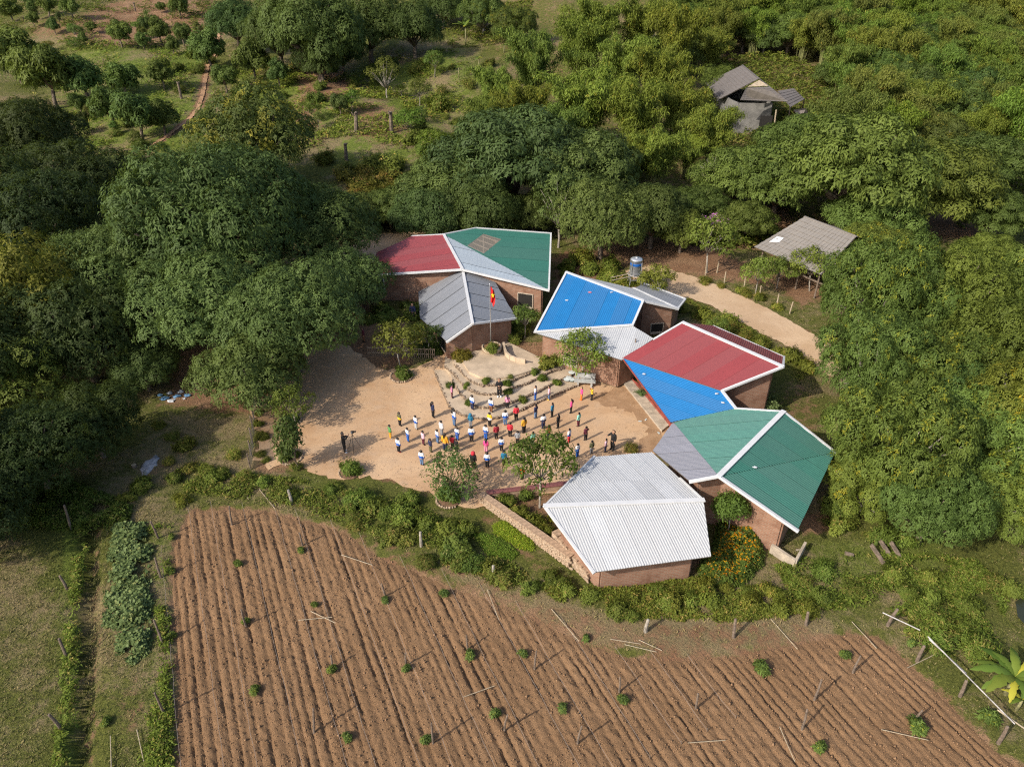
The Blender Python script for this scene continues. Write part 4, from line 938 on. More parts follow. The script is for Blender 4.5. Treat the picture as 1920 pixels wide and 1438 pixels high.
# --- wooded slope, upper right: clump after clump
HOUSE_KEEP = [(1355, 225, 95), (1440, 225, 100), (1510, 230, 55), (1500, 470, 110), (1345, 115, 55)]
rngf = random.Random(5); cand = 0; nfill = 0
while cand < 9000 and nfill < 270:
    cand += 1; px = rngf.uniform(1270, 2150); py = rngf.uniform(-25, 330)
    if py > 330-0.0*px and px < 1700: continue
    p = T(px, py)
    wood = px > 1290
    R_ = rngf.uniform(2.8, 4.6)
    if abs(px-1438) < 95 and 120 < py < 390: continue
    if any(abs(px-a) < c and -70 < py-b_ < 75 for a, b_, c in HOUSE_KEEP[:3]): continue
    if any(math.hypot(p.x-a, p.y-b_) < (r+R_)*0.47 for a, b_, r in PLACED): continue
    PLACED.append((p.x, p.y, R_)); nfill += 1
    k = rngf.choice(['bamboo0', 'bamboo1', 'bamboo2', 'bamboo1', 'layer0', 'ymango1'])
    s = R_/PROTO[k]['rx']*1.2
    bam = k.startswith('bamboo')
    put(k, (p.x, p.y, p.z-0.1), s, rngf.uniform(0, 6.28), 'feathery bamboo clump of the wooded slope' if bam else 'leafy tree of the wooded slope', 'bamboo' if bam else 'tree', 'bamboo clumps on the wooded slope' if bam else 'trees on the wooded slope', tuple(c*rngf.uniform(0.88, 1.12) for c in rngf.choice([(1.08, 1.14, .85), (1.22, 1.22, .82), (0.92, 1.02, .85)])))
# trees along the top edge and beyond it, so that the slope goes on
for i in range(26):
    px = -60 + i*80 + rngf.uniform(-20, 20); py = rngf.uniform(-40, -12) if px > 880 or 420 < px < 860 else -30
    p = T(px, py); k = rngf.choice(['mango0', 'mango2', 'layer1', 'bamboo0'] if px > 400 else ['orchard1', 'mango1'])
    put(k, (p.x, p.y, p.z-0.1), rngf.uniform(0.7, 1.0), rngf.uniform(0, 6.28), 'tree along the upper edge of the photo', 'tree', 'trees along the upper edge', (0.8, 0.86, 0.75), name='tree')
# saplings and small trees scattered on the hillside
rngs = random.Random(15)
for poly, n in (([(130,60),(420,100),(420,280),(300,290),(180,270),(40,230),(40,120)], 9), ([(420,120),(640,140),(860,110),(850,300),(640,320),(560,250),(450,240)], 14), ([(0,0),(420,0),(400,80),(0,80)], 14)):
    xs = [p[0] for p in poly]; ys = [p[1] for p in poly]; k = 0
    while k < n:
        px, py = rngs.uniform(min(xs), max(xs)), rngs.uniform(min(ys), max(ys))
        if sdist(np.array([px]), np.array([py]), poly)[0] < 0: continue
        k += 1; p = T(px, py); key = rngs.choice(['airy0', 'airy1', 'airy2', 'slender', 'slender', 'orchard0', 'orchard2', 'plumes'])
        s = rngs.uniform(.5, 1.25)*(1 if not key.startswith('orch') else .5)
        put(key, (p.x, p.y, p.z-.05), s, rngs.uniform(0, 6.28), 'sapling on the hillside', 'sapling', 'hillside saplings', tuple(c*rngs.uniform(.8, 1.2) for c in (1.0, 1.0, .8)), name='sapling', sz=s*rngs.uniform(.7, 1.2))
# --- small trees of the yard
for a in [
 ('airy0', 745, 632, 92, 'slim tree with reddish tips in a stone ringed bed by the grey roof', (1.05, 0.95, 0.75)), ('airy1', 1095, 655, 98, 'light leaved tree in front of the white roof by the bench', (1.25, 1.2, 0.75)), ('plumes', 847, 882, 86, 'feathery dark tree at the near edge of the yard', (0.8, 0.95, 0.8)),
 ('airy2', 1015, 862, 132, 'leafy tree in the walled bed beside the white roof', (0.95, 1.0, 0.75)), ('slender', 545, 825, 46, 'slender sapling in a stone ringed bed at the yard corner', (0.8, 0.9, 0.8)), ('airy0', 545, 752, 74, 'flat topped sapling in a stone ringed bed left of the shaded yard', (1, 1, 0.75)),
 ('round', 1372, 948, 62, 'small umbrella shaped tree between the white and deep green roofs', (0.95, 1.1, 0.8)), ('airy1', 985, 590, 56, 'small tree growing against the green roofed wall', (1.0, 1.05, .8)), ('airy2', 800, 625, 60, 'small dark tree behind the paling fence', (0.7, 0.75, 0.6)), ('airy0', 1235, 520, 66, 'small tree right of the water tank', (1.1, 1.0, 0.75)), ('airy2', 1345, 610, 44, 'small tree on the verge behind the red roof', (1.1, 1.1, .8)), ('airy1', 1588, 870, 50, 'young tree at the far corner of the deep green roof', (1.1, 1.1, .75))]: tree_px(*a)
# ------------------------------------------------------------------ grass and weeds that nobody could count
def at_ground(arr, px_, py_):
    i = np.clip(np.searchsorted(gx, px_), 0, nx_-1); j = np.clip(np.searchsorted(gy, py_), 0, ny_-1); return arr.reshape(ny_, nx_)[j, i]
BLD_POLYS = [[(p.x, p.y) for p in w_] for w_ in (wA, wF, wB, wB2, wC, wD, wE)]
def tufts(name, n, xr, yr, hgt, wdt, blades, seed, label, keep_f):
    rng = np.random.default_rng(seed); X_ = rng.uniform(*xr, n); Y_ = rng.uniform(*yr, n)
    u_, v_ = proj_np(np.stack([X_, Y_, terr_np(X_, Y_)], 1)); ok = (u_ > -150) & (u_ < 2070) & (v_ > -60) & (v_ < 1560)
    X_, Y_ = X_[ok], Y_[ok]; d_ = at_ground(dirt, X_, Y_); dr = at_ground(dry, X_, Y_); lu = at_ground(lush, X_, Y_)
    pk = np.clip(1.05-1.25*d_, 0, 1)*keep_f(X_, Y_, dr, lu); ok = rng.random(len(X_)) < pk
    ok &= (sdist(X_, Y_, FIELD) < -0.05) & (sdist(X_, Y_, YARD) < 0.05+np.where(rng.random(len(X_)) < .25, .7, 0)) & (sdist(X_, Y_, ROAD) < 0) & (sdist(X_, Y_, BACKROAD) < 0)
    for pg in BLD_POLYS: ok &= sdist(X_, Y_, pg) < 0.0
    X_, Y_, dr, lu = X_[ok], Y_[ok], dr[ok], lu[ok]; M = len(X_)
    Z_ = at_ground(gz, X_, Y_)
    hh = np.repeat(rng.uniform(*hgt, M), blades); P = np.repeat(np.stack([X_, Y_, Z_-0.02], 1), blades, 0); P[:, :2] += rng.normal(0, hgt[1]*0.22, (len(P), 2))
    a = rng.uniform(0, 2*np.pi, len(P)); dv = np.stack([np.cos(a), np.sin(a), rng.uniform(0.5, 1.7, len(P))], 1); dv = unit(dv); sd_ = np.stack([-np.sin(a), np.cos(a), 0*a], 1)
    l = (hh*rng.uniform(0.6, 1.2, len(P)))[:, None]; w_ = (rng.uniform(*wdt, len(P)))[:, None]
    V = np.stack([P, P+dv*l*0.5+sd_*w_/2, P+dv*l+np.array([0, 0, -0.2])*l, P+dv*l*0.5-sd_*w_/2], 1)
    yl = np.clip(np.repeat(dr*1.0-lu*0.6, blades)+rng.normal(0, 0.25, len(P)), 0, 1); r = np.clip(0.3+0.6*np.repeat(lu, blades)+rng.normal(0, 0.25, len(P)), 0, 1)
    o = obj(name, leaf_mesh(name, [(V, r, yl)], MATS['grass_blade'])); tag(o, label, 'grass', kind='stuff'); return o
tufts('grass', 115000, (-48, 55), (12, 78), (0.09, 0.24), (0.035, 0.062), 3, 1, 'grass and low weeds around the field, yard and pavilions', lambda a, b_, d, l: 0.5+0.5*vnoise(a, b_, 2.0, 8))
tufts('grass', 50000, (-120, 120), (72, 215), (0.22, 0.60), (0.08, 0.16), 3, 2, 'rough grass and weeds on the hillside behind', lambda a, b_, d, l: np.clip(1.6*vnoise(a, b_, 3.0, 9)-0.15, 0, 1))

BACK = [(1072, 676), (1015, 672), (950, 640), (880, 640), (835, 668)]
def stepz(front, z, back): return [tuple(G(px, py, z)[:2]) for px, py in front] + [tuple(G(px, py, z)[:2]) for px, py in back]
STEPS = [
 (0.20, [(812,690),(819,706),(826,722),(834,741),(843,760),(855,770),(868,777),(886,782),(905,784),(928,782),(950,777),(975,768),(1000,756),(1020,747),(1040,738),(1062,729),(1085,720)], [(1078,690),(1015,672),(950,640),(880,640),(835,668)]),
 (0.40, [(848,712),(854,722),(860,732),(872,746),(884,757),(905,763),(930,761),(957,753),(980,744),(1009,732),(1039,715),(1072,702)], [(1074,690),(1015,672),(950,640),(880,640),(840,690)]),
 (0.58, [(833,685),(851,700),(868,719),(882,730),(897,736),(916,738),(932,736),(947,730),(968,723),(989,717),(1005,709),(1030,696),(1070,684)], BACK),
 (0.76, [(852,682),(863,692),(870,702),(884,713),(905,721),(930,720),(947,717),(968,709),(989,700),(1012,690),(1040,680)], [(1015,671),(950,640),(880,640),(850,668)]),
 (0.92, [(868,674),(871,684),(880,697),(900,706),(930,709),(960,705),(985,698),(1010,689)], [(1014,684),(990,679),(965,673),(945,666),(925,659),(905,656),(885,658),(872,664)])]

STEP_POLY = [(z_, stepz(f_, z_, b_)) for z_, f_, b_ in STEPS]
def S(px, py):
    """photo measurement -> standing point on stage steps, yard or terrain"""
    for z_, pg in STEP_POLY[::-1]:
        p = G(px, py, z_)
        if sdist(np.array([p.x]), np.array([p.y]), pg)[0] > 0: return p
    p = T(px, py); p.z += 0.035; return p
tufts('grass', 42000, (-30, -8), (11, 34), (0.07, 0.20), (0.02, 0.04), 3, 3, 'dry mown grass in the lower left corner', lambda a, b_, d, l: 0.4+0.6*vnoise(a, b_, 1.0, 18))
# ------------------------------------------------------------------ shrubs
RS = random.Random(21)
def shrub_line(pts, n, size, jit, label, group, keys=('bush0', 'bush1', 'bush2', 'bush3', 'bush4'), tint=(1, 1, 1), name='shrub', cat='shrub', uneven=0.25):
    P = [T(*p) for p in pts]; seg = [(P[i+1]-P[i]).length for i in range(len(P)-1)]; tot = sum(seg)
    for i in range(n):
        d = (i+RS.random())/n*tot; k = 0
        while k < len(seg)-1 and d > seg[k]: d -= seg[k]; k += 1
        p = P[k].lerp(P[k+1], min(1, d/seg[k])) + Vector((RS.gauss(0, jit), RS.gauss(0, jit), 0))
        if any(sdist(np.array([p.x]), np.array([p.y]), pg)[0] > 0 for pg in BLD_POLYS): continue
        s = RS.uniform(*size)/0.75*(.82 if 'field' in label or 'below' in label else 1); v = RS.uniform(1-uneven, 1+uneven); w_ = RS.uniform(.9, 1.12)
        put(RS.choice(keys), (p.x, p.y, terr(p.x, p.y)-0.06), s, RS.uniform(0, 6.28), label, cat, group, (tint[0]*v*w_, tint[1]*v, tint[2]*v), name=name, sz=s*RS.uniform(.75, 1.2))
G1 = (1.2, 1.22, 0.9); G2 = (1.35, 1.2, 0.8); WB = ('bush0', 'bush1', 'bush3', 'weed0', 'weed1')
shrub_line([(340,888),(400,892),(480,900),(560,912),(640,932),(700,948)], 16, (0.35, 0.65), 0.5, 'green shrub of the hedge between yard and ploughed field, left part', 'hedge between yard and field', tint=G1)
shrub_line([(690,945),(760,960),(820,985),(865,995)], 13, (0.45, 0.8), 0.6, 'green shrub of the hedge below the feathery yard tree', 'hedge below the feathery tree', tint=G1)
shrub_line([(650,985),(720,1010),(800,1045),(880,1070),(960,1095)], 14, (0.35, 0.7), 0.35, 'low weedy shrub on the upper field edge', 'weeds on the upper field edge', WB, (1.1, 1.0, .8))
shrub_line([(850,1035),(890,1045)], 3, (0.6, 0.9), 0.35, 'tall dark shrub at the field edge below the green vegetable bed', 'tall dark shrubs by the bed', tint=(0.85, 1, 0.8))
shrub_line([(990,1090),(1060,1105),(1130,1120),(1210,1130),(1300,1125)], 10, (0.35, 0.65), 0.45, 'green shrub below the white roofed pavilion', 'shrubs below the white roof', tint=G1)
shrub_line([(1250,1110),(1350,1125),(1450,1125),(1530,1140)], 12, (0.4, 0.75), 0.5, 'olive shrub below the marigold bed', 'shrubs below the marigold bed', tint=G2)
shrub_line([(1500,1115),(1580,1115),(1660,1110),(1740,1100),(1800,1120),(1840,1080)], 16, (0.4, 0.8), 0.9, 'leafy shrub on the rough ground above the right field corner', 'shrubs above the right field corner', WB, G1)
shrub_line([(1700,1150),(1780,1180),(1850,1230)], 9, (0.5, 0.85), 0.5, 'long bladed weed clump behind the white rail fence', 'weed clumps behind the rail', ('weed0', 'weed1'), (1.1, 1.15, .8))
shrub_line([(1290,590),(1330,600),(1380,625),(1430,650),(1480,675),(1510,700)], 12, (0.4, 0.75), 0.4, 'tall weedy shrub on the verge between red roof and road', 'verge shrubs by the road', WB, G2)
shrub_line([(1050,505),(1090,510),(1140,520),(1180,545),(1240,545)], 12, (0.5, 1.0), 0.7, 'shrub behind the blue roof near the water tank', 'shrubs behind the blue roof', tint=G2)
shrub_line([(1310,525),(1360,540),(1420,560),(1470,590)], 10, (0.3, 0.6), 0.3, 'low weed along the far side of the earth road', 'weeds along the earth road', WB, G2)
shrub_line([(1560,900),(1580,960),(1620,1010),(1700,1030)], 10, (0.35, 0.7), 0.6, 'weed clump right of the deep green roof', 'weeds right of the green roof', WB, G1)
shrub_line([(690,330),(720,370),(760,400),(700,415)], 18, (0.7, 1.4), 1.6, 'dry brownish shrub in the brush behind the red roof', 'brown brush behind the red roof', WB, (1.2, 0.85, .65))
shrub_line([(240,830),(330,850),(420,880),(300,920),(200,930)], 12, (0.3, 0.6), 1.0, 'weed clump in the shaded clearing', 'weeds in the clearing', WB, G2)
shrub_line([(480,760),(490,820),(480,870),(560,880)], 6, (0.2, 0.4), 0.3, 'low weed beside the net fence', 'weeds beside the net fence', WB, G2)
shrub_line([(60,230),(160,190),(260,240),(330,280),(200,290)], 10, (0.4, 0.9), 3.0, 'low shrub on the grassy hillside', 'hillside shrubs', WB, (0.95, 1.0, .75))
shrub_line([(330,110),(450,180),(540,230),(600,160)], 14, (0.5, 1.1), 3.0, 'low shrub on the slope right of the winding path', 'slope shrubs right of the path', WB, (0.95, 1.0, .75))
shrub_line([(640,170),(760,130),(860,130),(840,220),(780,300),(640,310)], 26, (0.5, 1.3), 3.2, 'low shrub on the slope above the roofs', 'slope shrubs above the roofs', WB, (1.1, 1.05, .75))
shrub_line([(830,250),(860,290),(790,330),(700,300)], 12, (0.7, 1.4), 2.0, 'bushy shrub between slope and grey green trees', 'shrubs below the slope', tint=G1)
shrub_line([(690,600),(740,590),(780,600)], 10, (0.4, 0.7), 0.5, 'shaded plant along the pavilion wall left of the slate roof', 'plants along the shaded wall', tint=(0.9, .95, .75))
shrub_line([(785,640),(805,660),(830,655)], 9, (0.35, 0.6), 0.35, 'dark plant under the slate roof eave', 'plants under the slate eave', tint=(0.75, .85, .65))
shrub_line([(950,640),(975,625),(985,615)], 7, (0.4, 0.6), 0.3, 'leafy plant at the foot of the slate roofed wall', 'plants at the slate wall', tint=G1)
for px, py, s, k, lab, tn in [
 (1255,588,0.95,'bluebush0','grey green round shrub against the pale roofed brick wall',(1,1,1)), (1440,775,0.85,'bluebush1','grey green shrub in the notch between red and green roofs',(1,1,1)), (1425,765,0.6,'bluebush0','smaller grey green shrub in the roof notch',(.9,.9,.9)),
 (1203,742,0.42,'bluebush1','dark little shrub in a concrete box on the veranda step',(.7,.8,.75)), (1185,846,0.5,'weed0','dry brush heap at the yard end of the lilac roof',(1.1,.85,.65)), (655,885,0.62,'bush1','leafy shrub ringed with stones at the near yard edge',(1,1.15,.8)),
 (752,707,0.62,'bush2','low planting around the reddish tipped tree',(.9,1,.8)), (545,858,0.55,'bush3','low planting around the slender sapling',(.8,.85,.7)), (545,790,0.5,'bush0','low planting around the flat topped sapling',(.8,.85,.7)), (842,935,0.68,'bush4','round planting below the feathery tree',(1.1,1.25,.85)),
 (868,672,0.6,'bush0','rusty flowered shrub left of the stage',(1.5,.95,.6)), (852,668,0.45,'bush2','second rusty shrub left of the stage',(1.4,.95,.6)), (912,716,0.34,'bush1','small shrub on the top step left of the teacher',(.9,.95,.65)), (952,722,0.36,'bush3','small shrub on the step right of the teacher',(.85,.95,.6)),
 (957,708,0.30,'weed0','spiky plant on the stage edge',(1.1,1.1,.8)), (874,725,0.33,'bush2','small shrub on the left terrace',(1,1.1,.7)), (844,726,0.34,'bush4','small shrub behind the child in pink on the apron',(.8,.9,.6)), (880,757,0.32,'bush0','small shrub behind the terrace wall end',(.8,.9,.6)),
 (952,738,0.34,'bush1','small shrub below the teacher on the right',(.85,.95,.65)), (978,752,0.36,'bush2','small shrub at the lower terrace corner',(1.1,1.1,.7)), (1003,700,0.36,'bush3','shrub on the upper right terrace',(1,1.1,.7)), (1016,713,0.38,'bush4','shrub on the middle right terrace',(1,1.1,.7)), (1044,721,0.38,'bush0','shrub on the lowest right terrace',(1,1.1,.7)),
 (1030,686,0.7,'bush1','flowering shrub on the bank right of the stage',(1.25,1.05,.7)), (1048,680,0.6,'bush2','second flowering shrub on the bank right of the stage',(1.2,1.0,.7)), (1155,704,0.5,'bush3','low planting beside the red veranda floor',(.8,.95,.75)), (1098,700,0.6,'bush4','planting at the foot of the light leaved tree',(1.1,1.15,.75)),
 (950,945,0.5,'bush0','shrub in the walled bed, top end',(1.1,1.05,.7)), (975,965,0.5,'bush1','shrub in the walled bed, second from the top',(1.2,1.0,.65)), (1000,985,0.55,'bush2','shrub in the walled bed, middle',(1.2,1.05,.65)), (1025,1005,0.5,'bush3','shrub in the walled bed, low end',(1.2,1.0,.65)), (1040,975,0.45,'weed1','yellow flowered weed under the white roof edge',(1.5,1.2,.6)), (985,935,0.45,'bush4','dark shrub in the walled bed by the tree',(.9,.95,.65)),
 (922,657,0.5,'bush1','plants filling the round planter at the flagpole',(1,1.0,.7))]:
    p = S(px, py)
    if 'planter' in lab: p = G(px, py, 1.2)
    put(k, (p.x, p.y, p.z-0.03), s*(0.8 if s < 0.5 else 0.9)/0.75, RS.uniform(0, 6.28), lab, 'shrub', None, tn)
# flower bed between the white and green roofs
def mass(name, poly, n, hgt, label, cat, mat, seed, k=5, ln=(0.1, 0.2), wd=(0.06, 0.1), tint=(1, 1, 1), flowers=0, fm='flower_petal', kind='stuff', fyel=0.5, z0=0.0, patch=1.1, gap=0.0, dryp=0.06):
    rng = np.random.default_rng(seed); xs = [p[0] for p in poly]; ys = [p[1] for p in poly]
    X_ = rng.uniform(min(xs), max(xs), n*3); Y_ = rng.uniform(min(ys), max(ys), n*3); sdv = sdist(X_, Y_, poly) + 0.3*(vnoise(X_, Y_, 0.6, seed)-0.5); ok = (sdv > 0) & (vnoise(X_, Y_, patch, seed+5) + rng.normal(0, .08, len(X_)) > gap); X_, Y_, sdv = X_[ok][:n], Y_[ok][:n], sdv[ok][:n]
    top = hgt*(0.45+0.75*vnoise(X_, Y_, 0.7, seed+1))*smooth(-0.1, 0.5, sdv); Z_ = terr_np(X_, Y_) + z0 + top*rng.uniform(0.55, 1.0, len(X_))
    P = np.stack([X_, Y_, Z_], 1); Nn = unit(np.stack([rng.normal(0, .4, len(P)), rng.normal(0, .4, len(P)), np.ones(len(P))], 1))
    if 'path' in label: kp = line_dist(P[:, 0], P[:, 1], PATH) > 1.3; P, Nn, top = P[kp], Nn[kp], top[kp]
    root = obj(name, leaf_mesh(name, [make_leaves(P, Nn, k, ln, wd, 0.1, rng, (rng.random(len(P)) < dryp).astype(float), 0.3, 0.05)], MATS[mat])); root.color = (*tint, 1)
    if flowers:
        q = rng.integers(0, len(P), flowers); Pf = P[q].copy(); Pf[:, 2] = terr_np(Pf[:, 0], Pf[:, 1]) + top[q] + z0 + 0.04
        o = obj('blossoms', leaf_mesh('blossoms', [make_leaves(Pf, np.tile([[0, 0, 1.0]], (len(Pf), 1)), 5, (0.05, 0.08), (0.045, 0.07), 0.0, rng, (rng.random(len(Pf)) < fyel).astype(float), 0.2, 0.01)], MATS[fm]), root); o['kind'] = 'stuff'
    tag(root, label, cat, kind=kind); return root
mass('marigold_bed', W([(1345,985),(1400,975),(1430,1010),(1425,1060),(1400,1095),(1330,1100),(1310,1070),(1335,1030)]), 6500, 0.9, 'bed of orange marigolds between the white and deep green roofs', 'flowers', 'shrub_leaf', 31, tint=(0.75, 0.85, 0.65), flowers=650)
mass('vegetable_bed', W([(925,985),(950,980),(1000,1015),(995,1032),(970,1028),(930,1002)]), 5200, 0.28, 'bright green vegetable bed beside the rubble wall', 'vegetables', 'shrub_leaf', 33, ln=(0.05, 0.1), wd=(0.03, .06), tint=(1.9, 2.0, .7), kind='stuff')
mass('vegetable_bed', W([(880,1000),(925,1005),(970,1040),(955,1052),(915,1040)]), 4500, 0.28, 'darker green vegetable bed left of the bright one', 'vegetables', 'shrub_leaf', 34, ln=(0.05, 0.1), wd=(0.03, .06), tint=(1.1, 1.35, .7), kind='stuff')
for i, (poly, n, nm) in enumerate([([(215,985),(270,980),(285,1040),(275,1110),(215,1120),(200,1060)], 1500, 'upper part'), ([(195,1110),(280,1105),(285,1160),(230,1185),(200,1170)], 900, 'middle part'), ([(225,1175),(285,1165),(280,1225),(245,1250),(225,1220)], 800, 'lower part')]):
    o = mass('squash_vine', W(poly), n, 0.45, f'sprawling squash vine with round grey green leaves beside the field, {nm}', 'vine', 'squash_leaf', 40+i, gap=.3, patch=.8, k=3, ln=(0.12, 0.21), wd=(0.11, 0.20), kind='stuff')
mass('pink_blossom', W([(1302,452),(1340,445),(1368,465),(1330,480)]), 90, 0.4, 'pink blossom on the small tree at the road bend', 'blossom', 'pink_petal', 50, z0=2.6, ln=(.12, .22), wd=(.08, .14))

# undergrowth that fills the hedges
UG = dict(ln=(0.10, 0.22), wd=(0.04, 0.08), kind='stuff', gap=0.42, dryp=0.12)
mass('undergrowth', W([(158,958),(162,1000),(158,1100),(148,1250),(134,1438),(102,1438),(118,1250),(134,1100),(138,1000)]), 4600, 0.6, 'low bright hedge running beside the ditch', 'hedge', 'shrub_leaf', 60, tint=(1.2, 1.25, .8), **UG)
mass('undergrowth', W([(278,990),(318,985),(310,1100),(322,1250),(320,1438),(268,1438),(285,1330),(300,1250),(290,1100)]), 4500, 0.32, 'green weeds along the left edge of the ploughed field', 'weeds', 'shrub_leaf', 61, tint=(1.2, 1.25, .75), **UG)
mass('undergrowth', W([(330,880),(480,890),(600,905),(700,935),(800,955),(880,990),(925,1040),(1000,1085),(960,1100),(880,1075),(760,1030),(660,985),(560,955),(440,935),(350,925)]), 8000, 0.30, 'tangled weeds between the yard and the ploughed field', 'weeds', 'shrub_leaf', 62, tint=(1.2, 1.15, .8), **UG)
mass('undergrowth', W([(980,1085),(1110,1105),(1300,1085),(1420,1100),(1480,1110),(1500,1150),(1380,1165),(1200,1160),(1060,1130)]), 6000, 0.28, 'tangled weeds below the white roof and marigold bed', 'weeds', 'shrub_leaf', 63, tint=(1.3, 1.18, .8), **UG)
mass('undergrowth', W([(1450,1060),(1560,1040),(1700,1040),(1830,1050),(1890,1120),(1860,1200),(1760,1180),(1650,1140),(1500,1140)]), 7000, 0.30, 'tangled weeds above the right corner of the field', 'weeds', 'shrub_leaf', 64, tint=(1.15, 1.2, .8), **UG)
mass('undergrowth', W([(1285,560),(1340,590),(1400,615),(1460,650),(1520,690),(1500,720),(1460,670),(1380,635),(1300,600)]), 3500, 0.4, 'tall weeds on the verge behind the big red roof', 'weeds', 'shrub_leaf', 65, tint=(1.3, 1.15, .8), **UG)
mass('undergrowth', W([(0,900),(140,900),(250,950),(240,985),(130,1000),(0,985),(-100,980),(-100,900)]), 5000, 0.6, 'dark weeds under the trees at the left edge', 'weeds', 'shrub_leaf', 66, tint=(.9, 1.0, .7), **UG)

HS = dict(ln=(0.25, 0.55), wd=(0.10, 0.2), kind='stuff', gap=0.55, patch=3.0, dryp=0.12, k=4)
mass('undergrowth', W([(130,70),(420,90),(430,280),(300,295),(150,285),(40,240),(30,110)]), 5000, 0.4, 'bright weeds and scrub over the grassy hillside around the path', 'weeds', 'shrub_leaf', 70, tint=(1.4, 1.5, .9), **HS)
mass('undergrowth', W([(430,110),(650,130),(880,90),(880,300),(700,340),(560,290),(440,250)]), 7000, 0.55, 'bright weeds and scrub over the slope above the roofs', 'weeds', 'shrub_leaf', 71, tint=(1.5, 1.45, .9), **HS)
mass('undergrowth', W([(0,0),(420,0),(400,90),(0,100)]), 4000, 0.7, 'thin scrub over the bare soil at the top left', 'weeds', 'shrub_leaf', 72, tint=(1.0, 1.0, .7), **{**HS, 'gap': 0.52})
mass('undergrowth', W([(680,330),(790,340),(800,430),(690,430)]), 2500, 1.2, 'brown brush behind the red roof', 'brush', 'shrub_leaf', 73, tint=(1.1, .85, .6), **HS)
mass('undergrowth', W([(1330,120),(1470,110),(1590,170),(1590,260),(1540,300),(1370,300),(1320,240)]), 7000, 1.3, 'tall scrub around the old tiled house', 'scrub', 'shrub_leaf', 74, tint=(1.2, 1.15, .8), **{**HS, 'gap': .3})
mass('undergrowth', W([(830,0),(1000,0),(960,80),(840,90)]), 3500, 0.8, 'scrub beside the lone banana plant near the top', 'scrub', 'shrub_leaf', 75, tint=(1.25, 1.2, .8), **{**HS, 'gap': .35})
mass('undergrowth', W([(1250,380),(1480,370),(1500,440),(1400,470),(1290,460)]), 2500, 0.9, 'scrub under the trees above the road bend', 'scrub', 'shrub_leaf', 76, tint=(1.1, 1.1, .75), **{**HS, 'gap': .45})
mass('undergrowth', W([(1740,260),(1930,250),(1960,420),(1800,430)]), 3500, 0.9, 'scrub by the brown clearing at the right edge', 'scrub', 'shrub_leaf', 77, tint=(1.1, 1.1, .75), **{**HS, 'gap': .4})
# pebbles on the yard
rng = np.random.default_rng(3); X_ = rng.uniform(-16, 12, 5200); Y_ = rng.uniform(32, 52, 5200); sdv = sdist(X_, Y_, YARD); ok = (sdv > .1) & (rng.random(5200) < np.clip(1.1-sdv*.28, .10, 1)); X_, Y_ = X_[ok], Y_[ok]; sz_ = rng.uniform(.012, .045, len(X_))
V = octv[None]*sz_[:, None, None]*rng.uniform(.6, 1.3, (len(X_), 6, 1)) + np.stack([X_, Y_, terr_np(X_, Y_)+.04], 1)[:, None]; Fc = octf[None] + (np.arange(len(X_))*6)[:, None, None]
tag(obj('pebbles', mesh_np('pebbles', V.reshape(-1, 3), Fc.reshape(-1, 3), stone_m)), 'pebbles and crumbs scattered over the yard', 'pebbles', kind='stuff')
# ------------------------------------------------------------------ stage with curved steps
stage_m = plain('stage_concrete', (0.45, 0.355, 0.255), 0.9, 0.22, 0.9, bmp=0.25)
stage = empty('terrace_stage', G(930, 700, 0.0))
rs = random.Random(4)
for z_, fr_, bk in STEPS:
    pl = stepz(fr_, z_, bk); st = MB().prism([(a-stage.location.x, b_-stage.location.y) for a, b_ in pl], -0.3, z_).build('step', stage_m, stage)
    mb = MB()
    if z_ != 0.92:
        F_ = pl[:len(fr_)]
        for a, c in zip(F_[:-1], F_[1:]):
            a, c = Vector(a), Vector(c); k = max(1, int((c-a).length/0.17))
            for j in range(k):
                p = a.lerp(c, (j+rs.random()*.5)/k); r = rs.uniform(0.07, 0.13)
                mb.blob((p.x-stage.location.x, p.y-stage.location.y, z_-0.08+rs.uniform(-.02, .05)), r, r*rs.uniform(.8, 1.2), r*rs.uniform(.8, 1.15), rs, 0.3, 6, 4)
        e = mb.build('edging_stones', plain('dark_edging_stone', (0.21, 0.155, 0.11), .95, .5, 6.0, bmp=.4), st); e['kind'] = 'stuff'
tag(stage, 'curved concrete stage with stone edged terrace steps facing the yard', 'stage')
def ring_bed(px, py, r, label, arc=(0, 6.28), z=0.0, cat='flower bed'):
    c = T(px, py); root = empty('stone_ring', c); mb = MB(); n = int(r*(arc[1]-arc[0])/0.16)
    for i in range(n):
        a = arc[0]+(arc[1]-arc[0])*i/n; s = rs.uniform(.06, .1); mb.blob((r*math.cos(a), r*math.sin(a)*1.05, 0.06), s, s, s*1.1, rs, .3, 6, 4)
    e = mb.build('edging_stones', stone_m, root); e['kind'] = 'stuff'
    so_ = MB().lathe([(r, 0.02), (r*.98, 0.06), (r*.5, 0.10), (0.02, 0.11)], n=18).build('bed_soil', plain('bed_soil', (0.17, 0.10, 0.06), .95, .3, 4), root); tag(root, label, cat)
ring_bed(753, 706, 0.85, 'stone ringed bed around the reddish tipped tree'); ring_bed(545, 858, 0.75, 'stone ringed bed at the near left yard corner'); ring_bed(545, 790, 0.7, 'stone ringed bed left of the shaded yard'); ring_bed(657, 886, 0.7, 'half ring of stones around a shrub at the near yard edge', (1.8, 4.2)); ring_bed(842, 937, 0.75, 'stone ringed bed below the feathery tree', (2.0, 5.5))
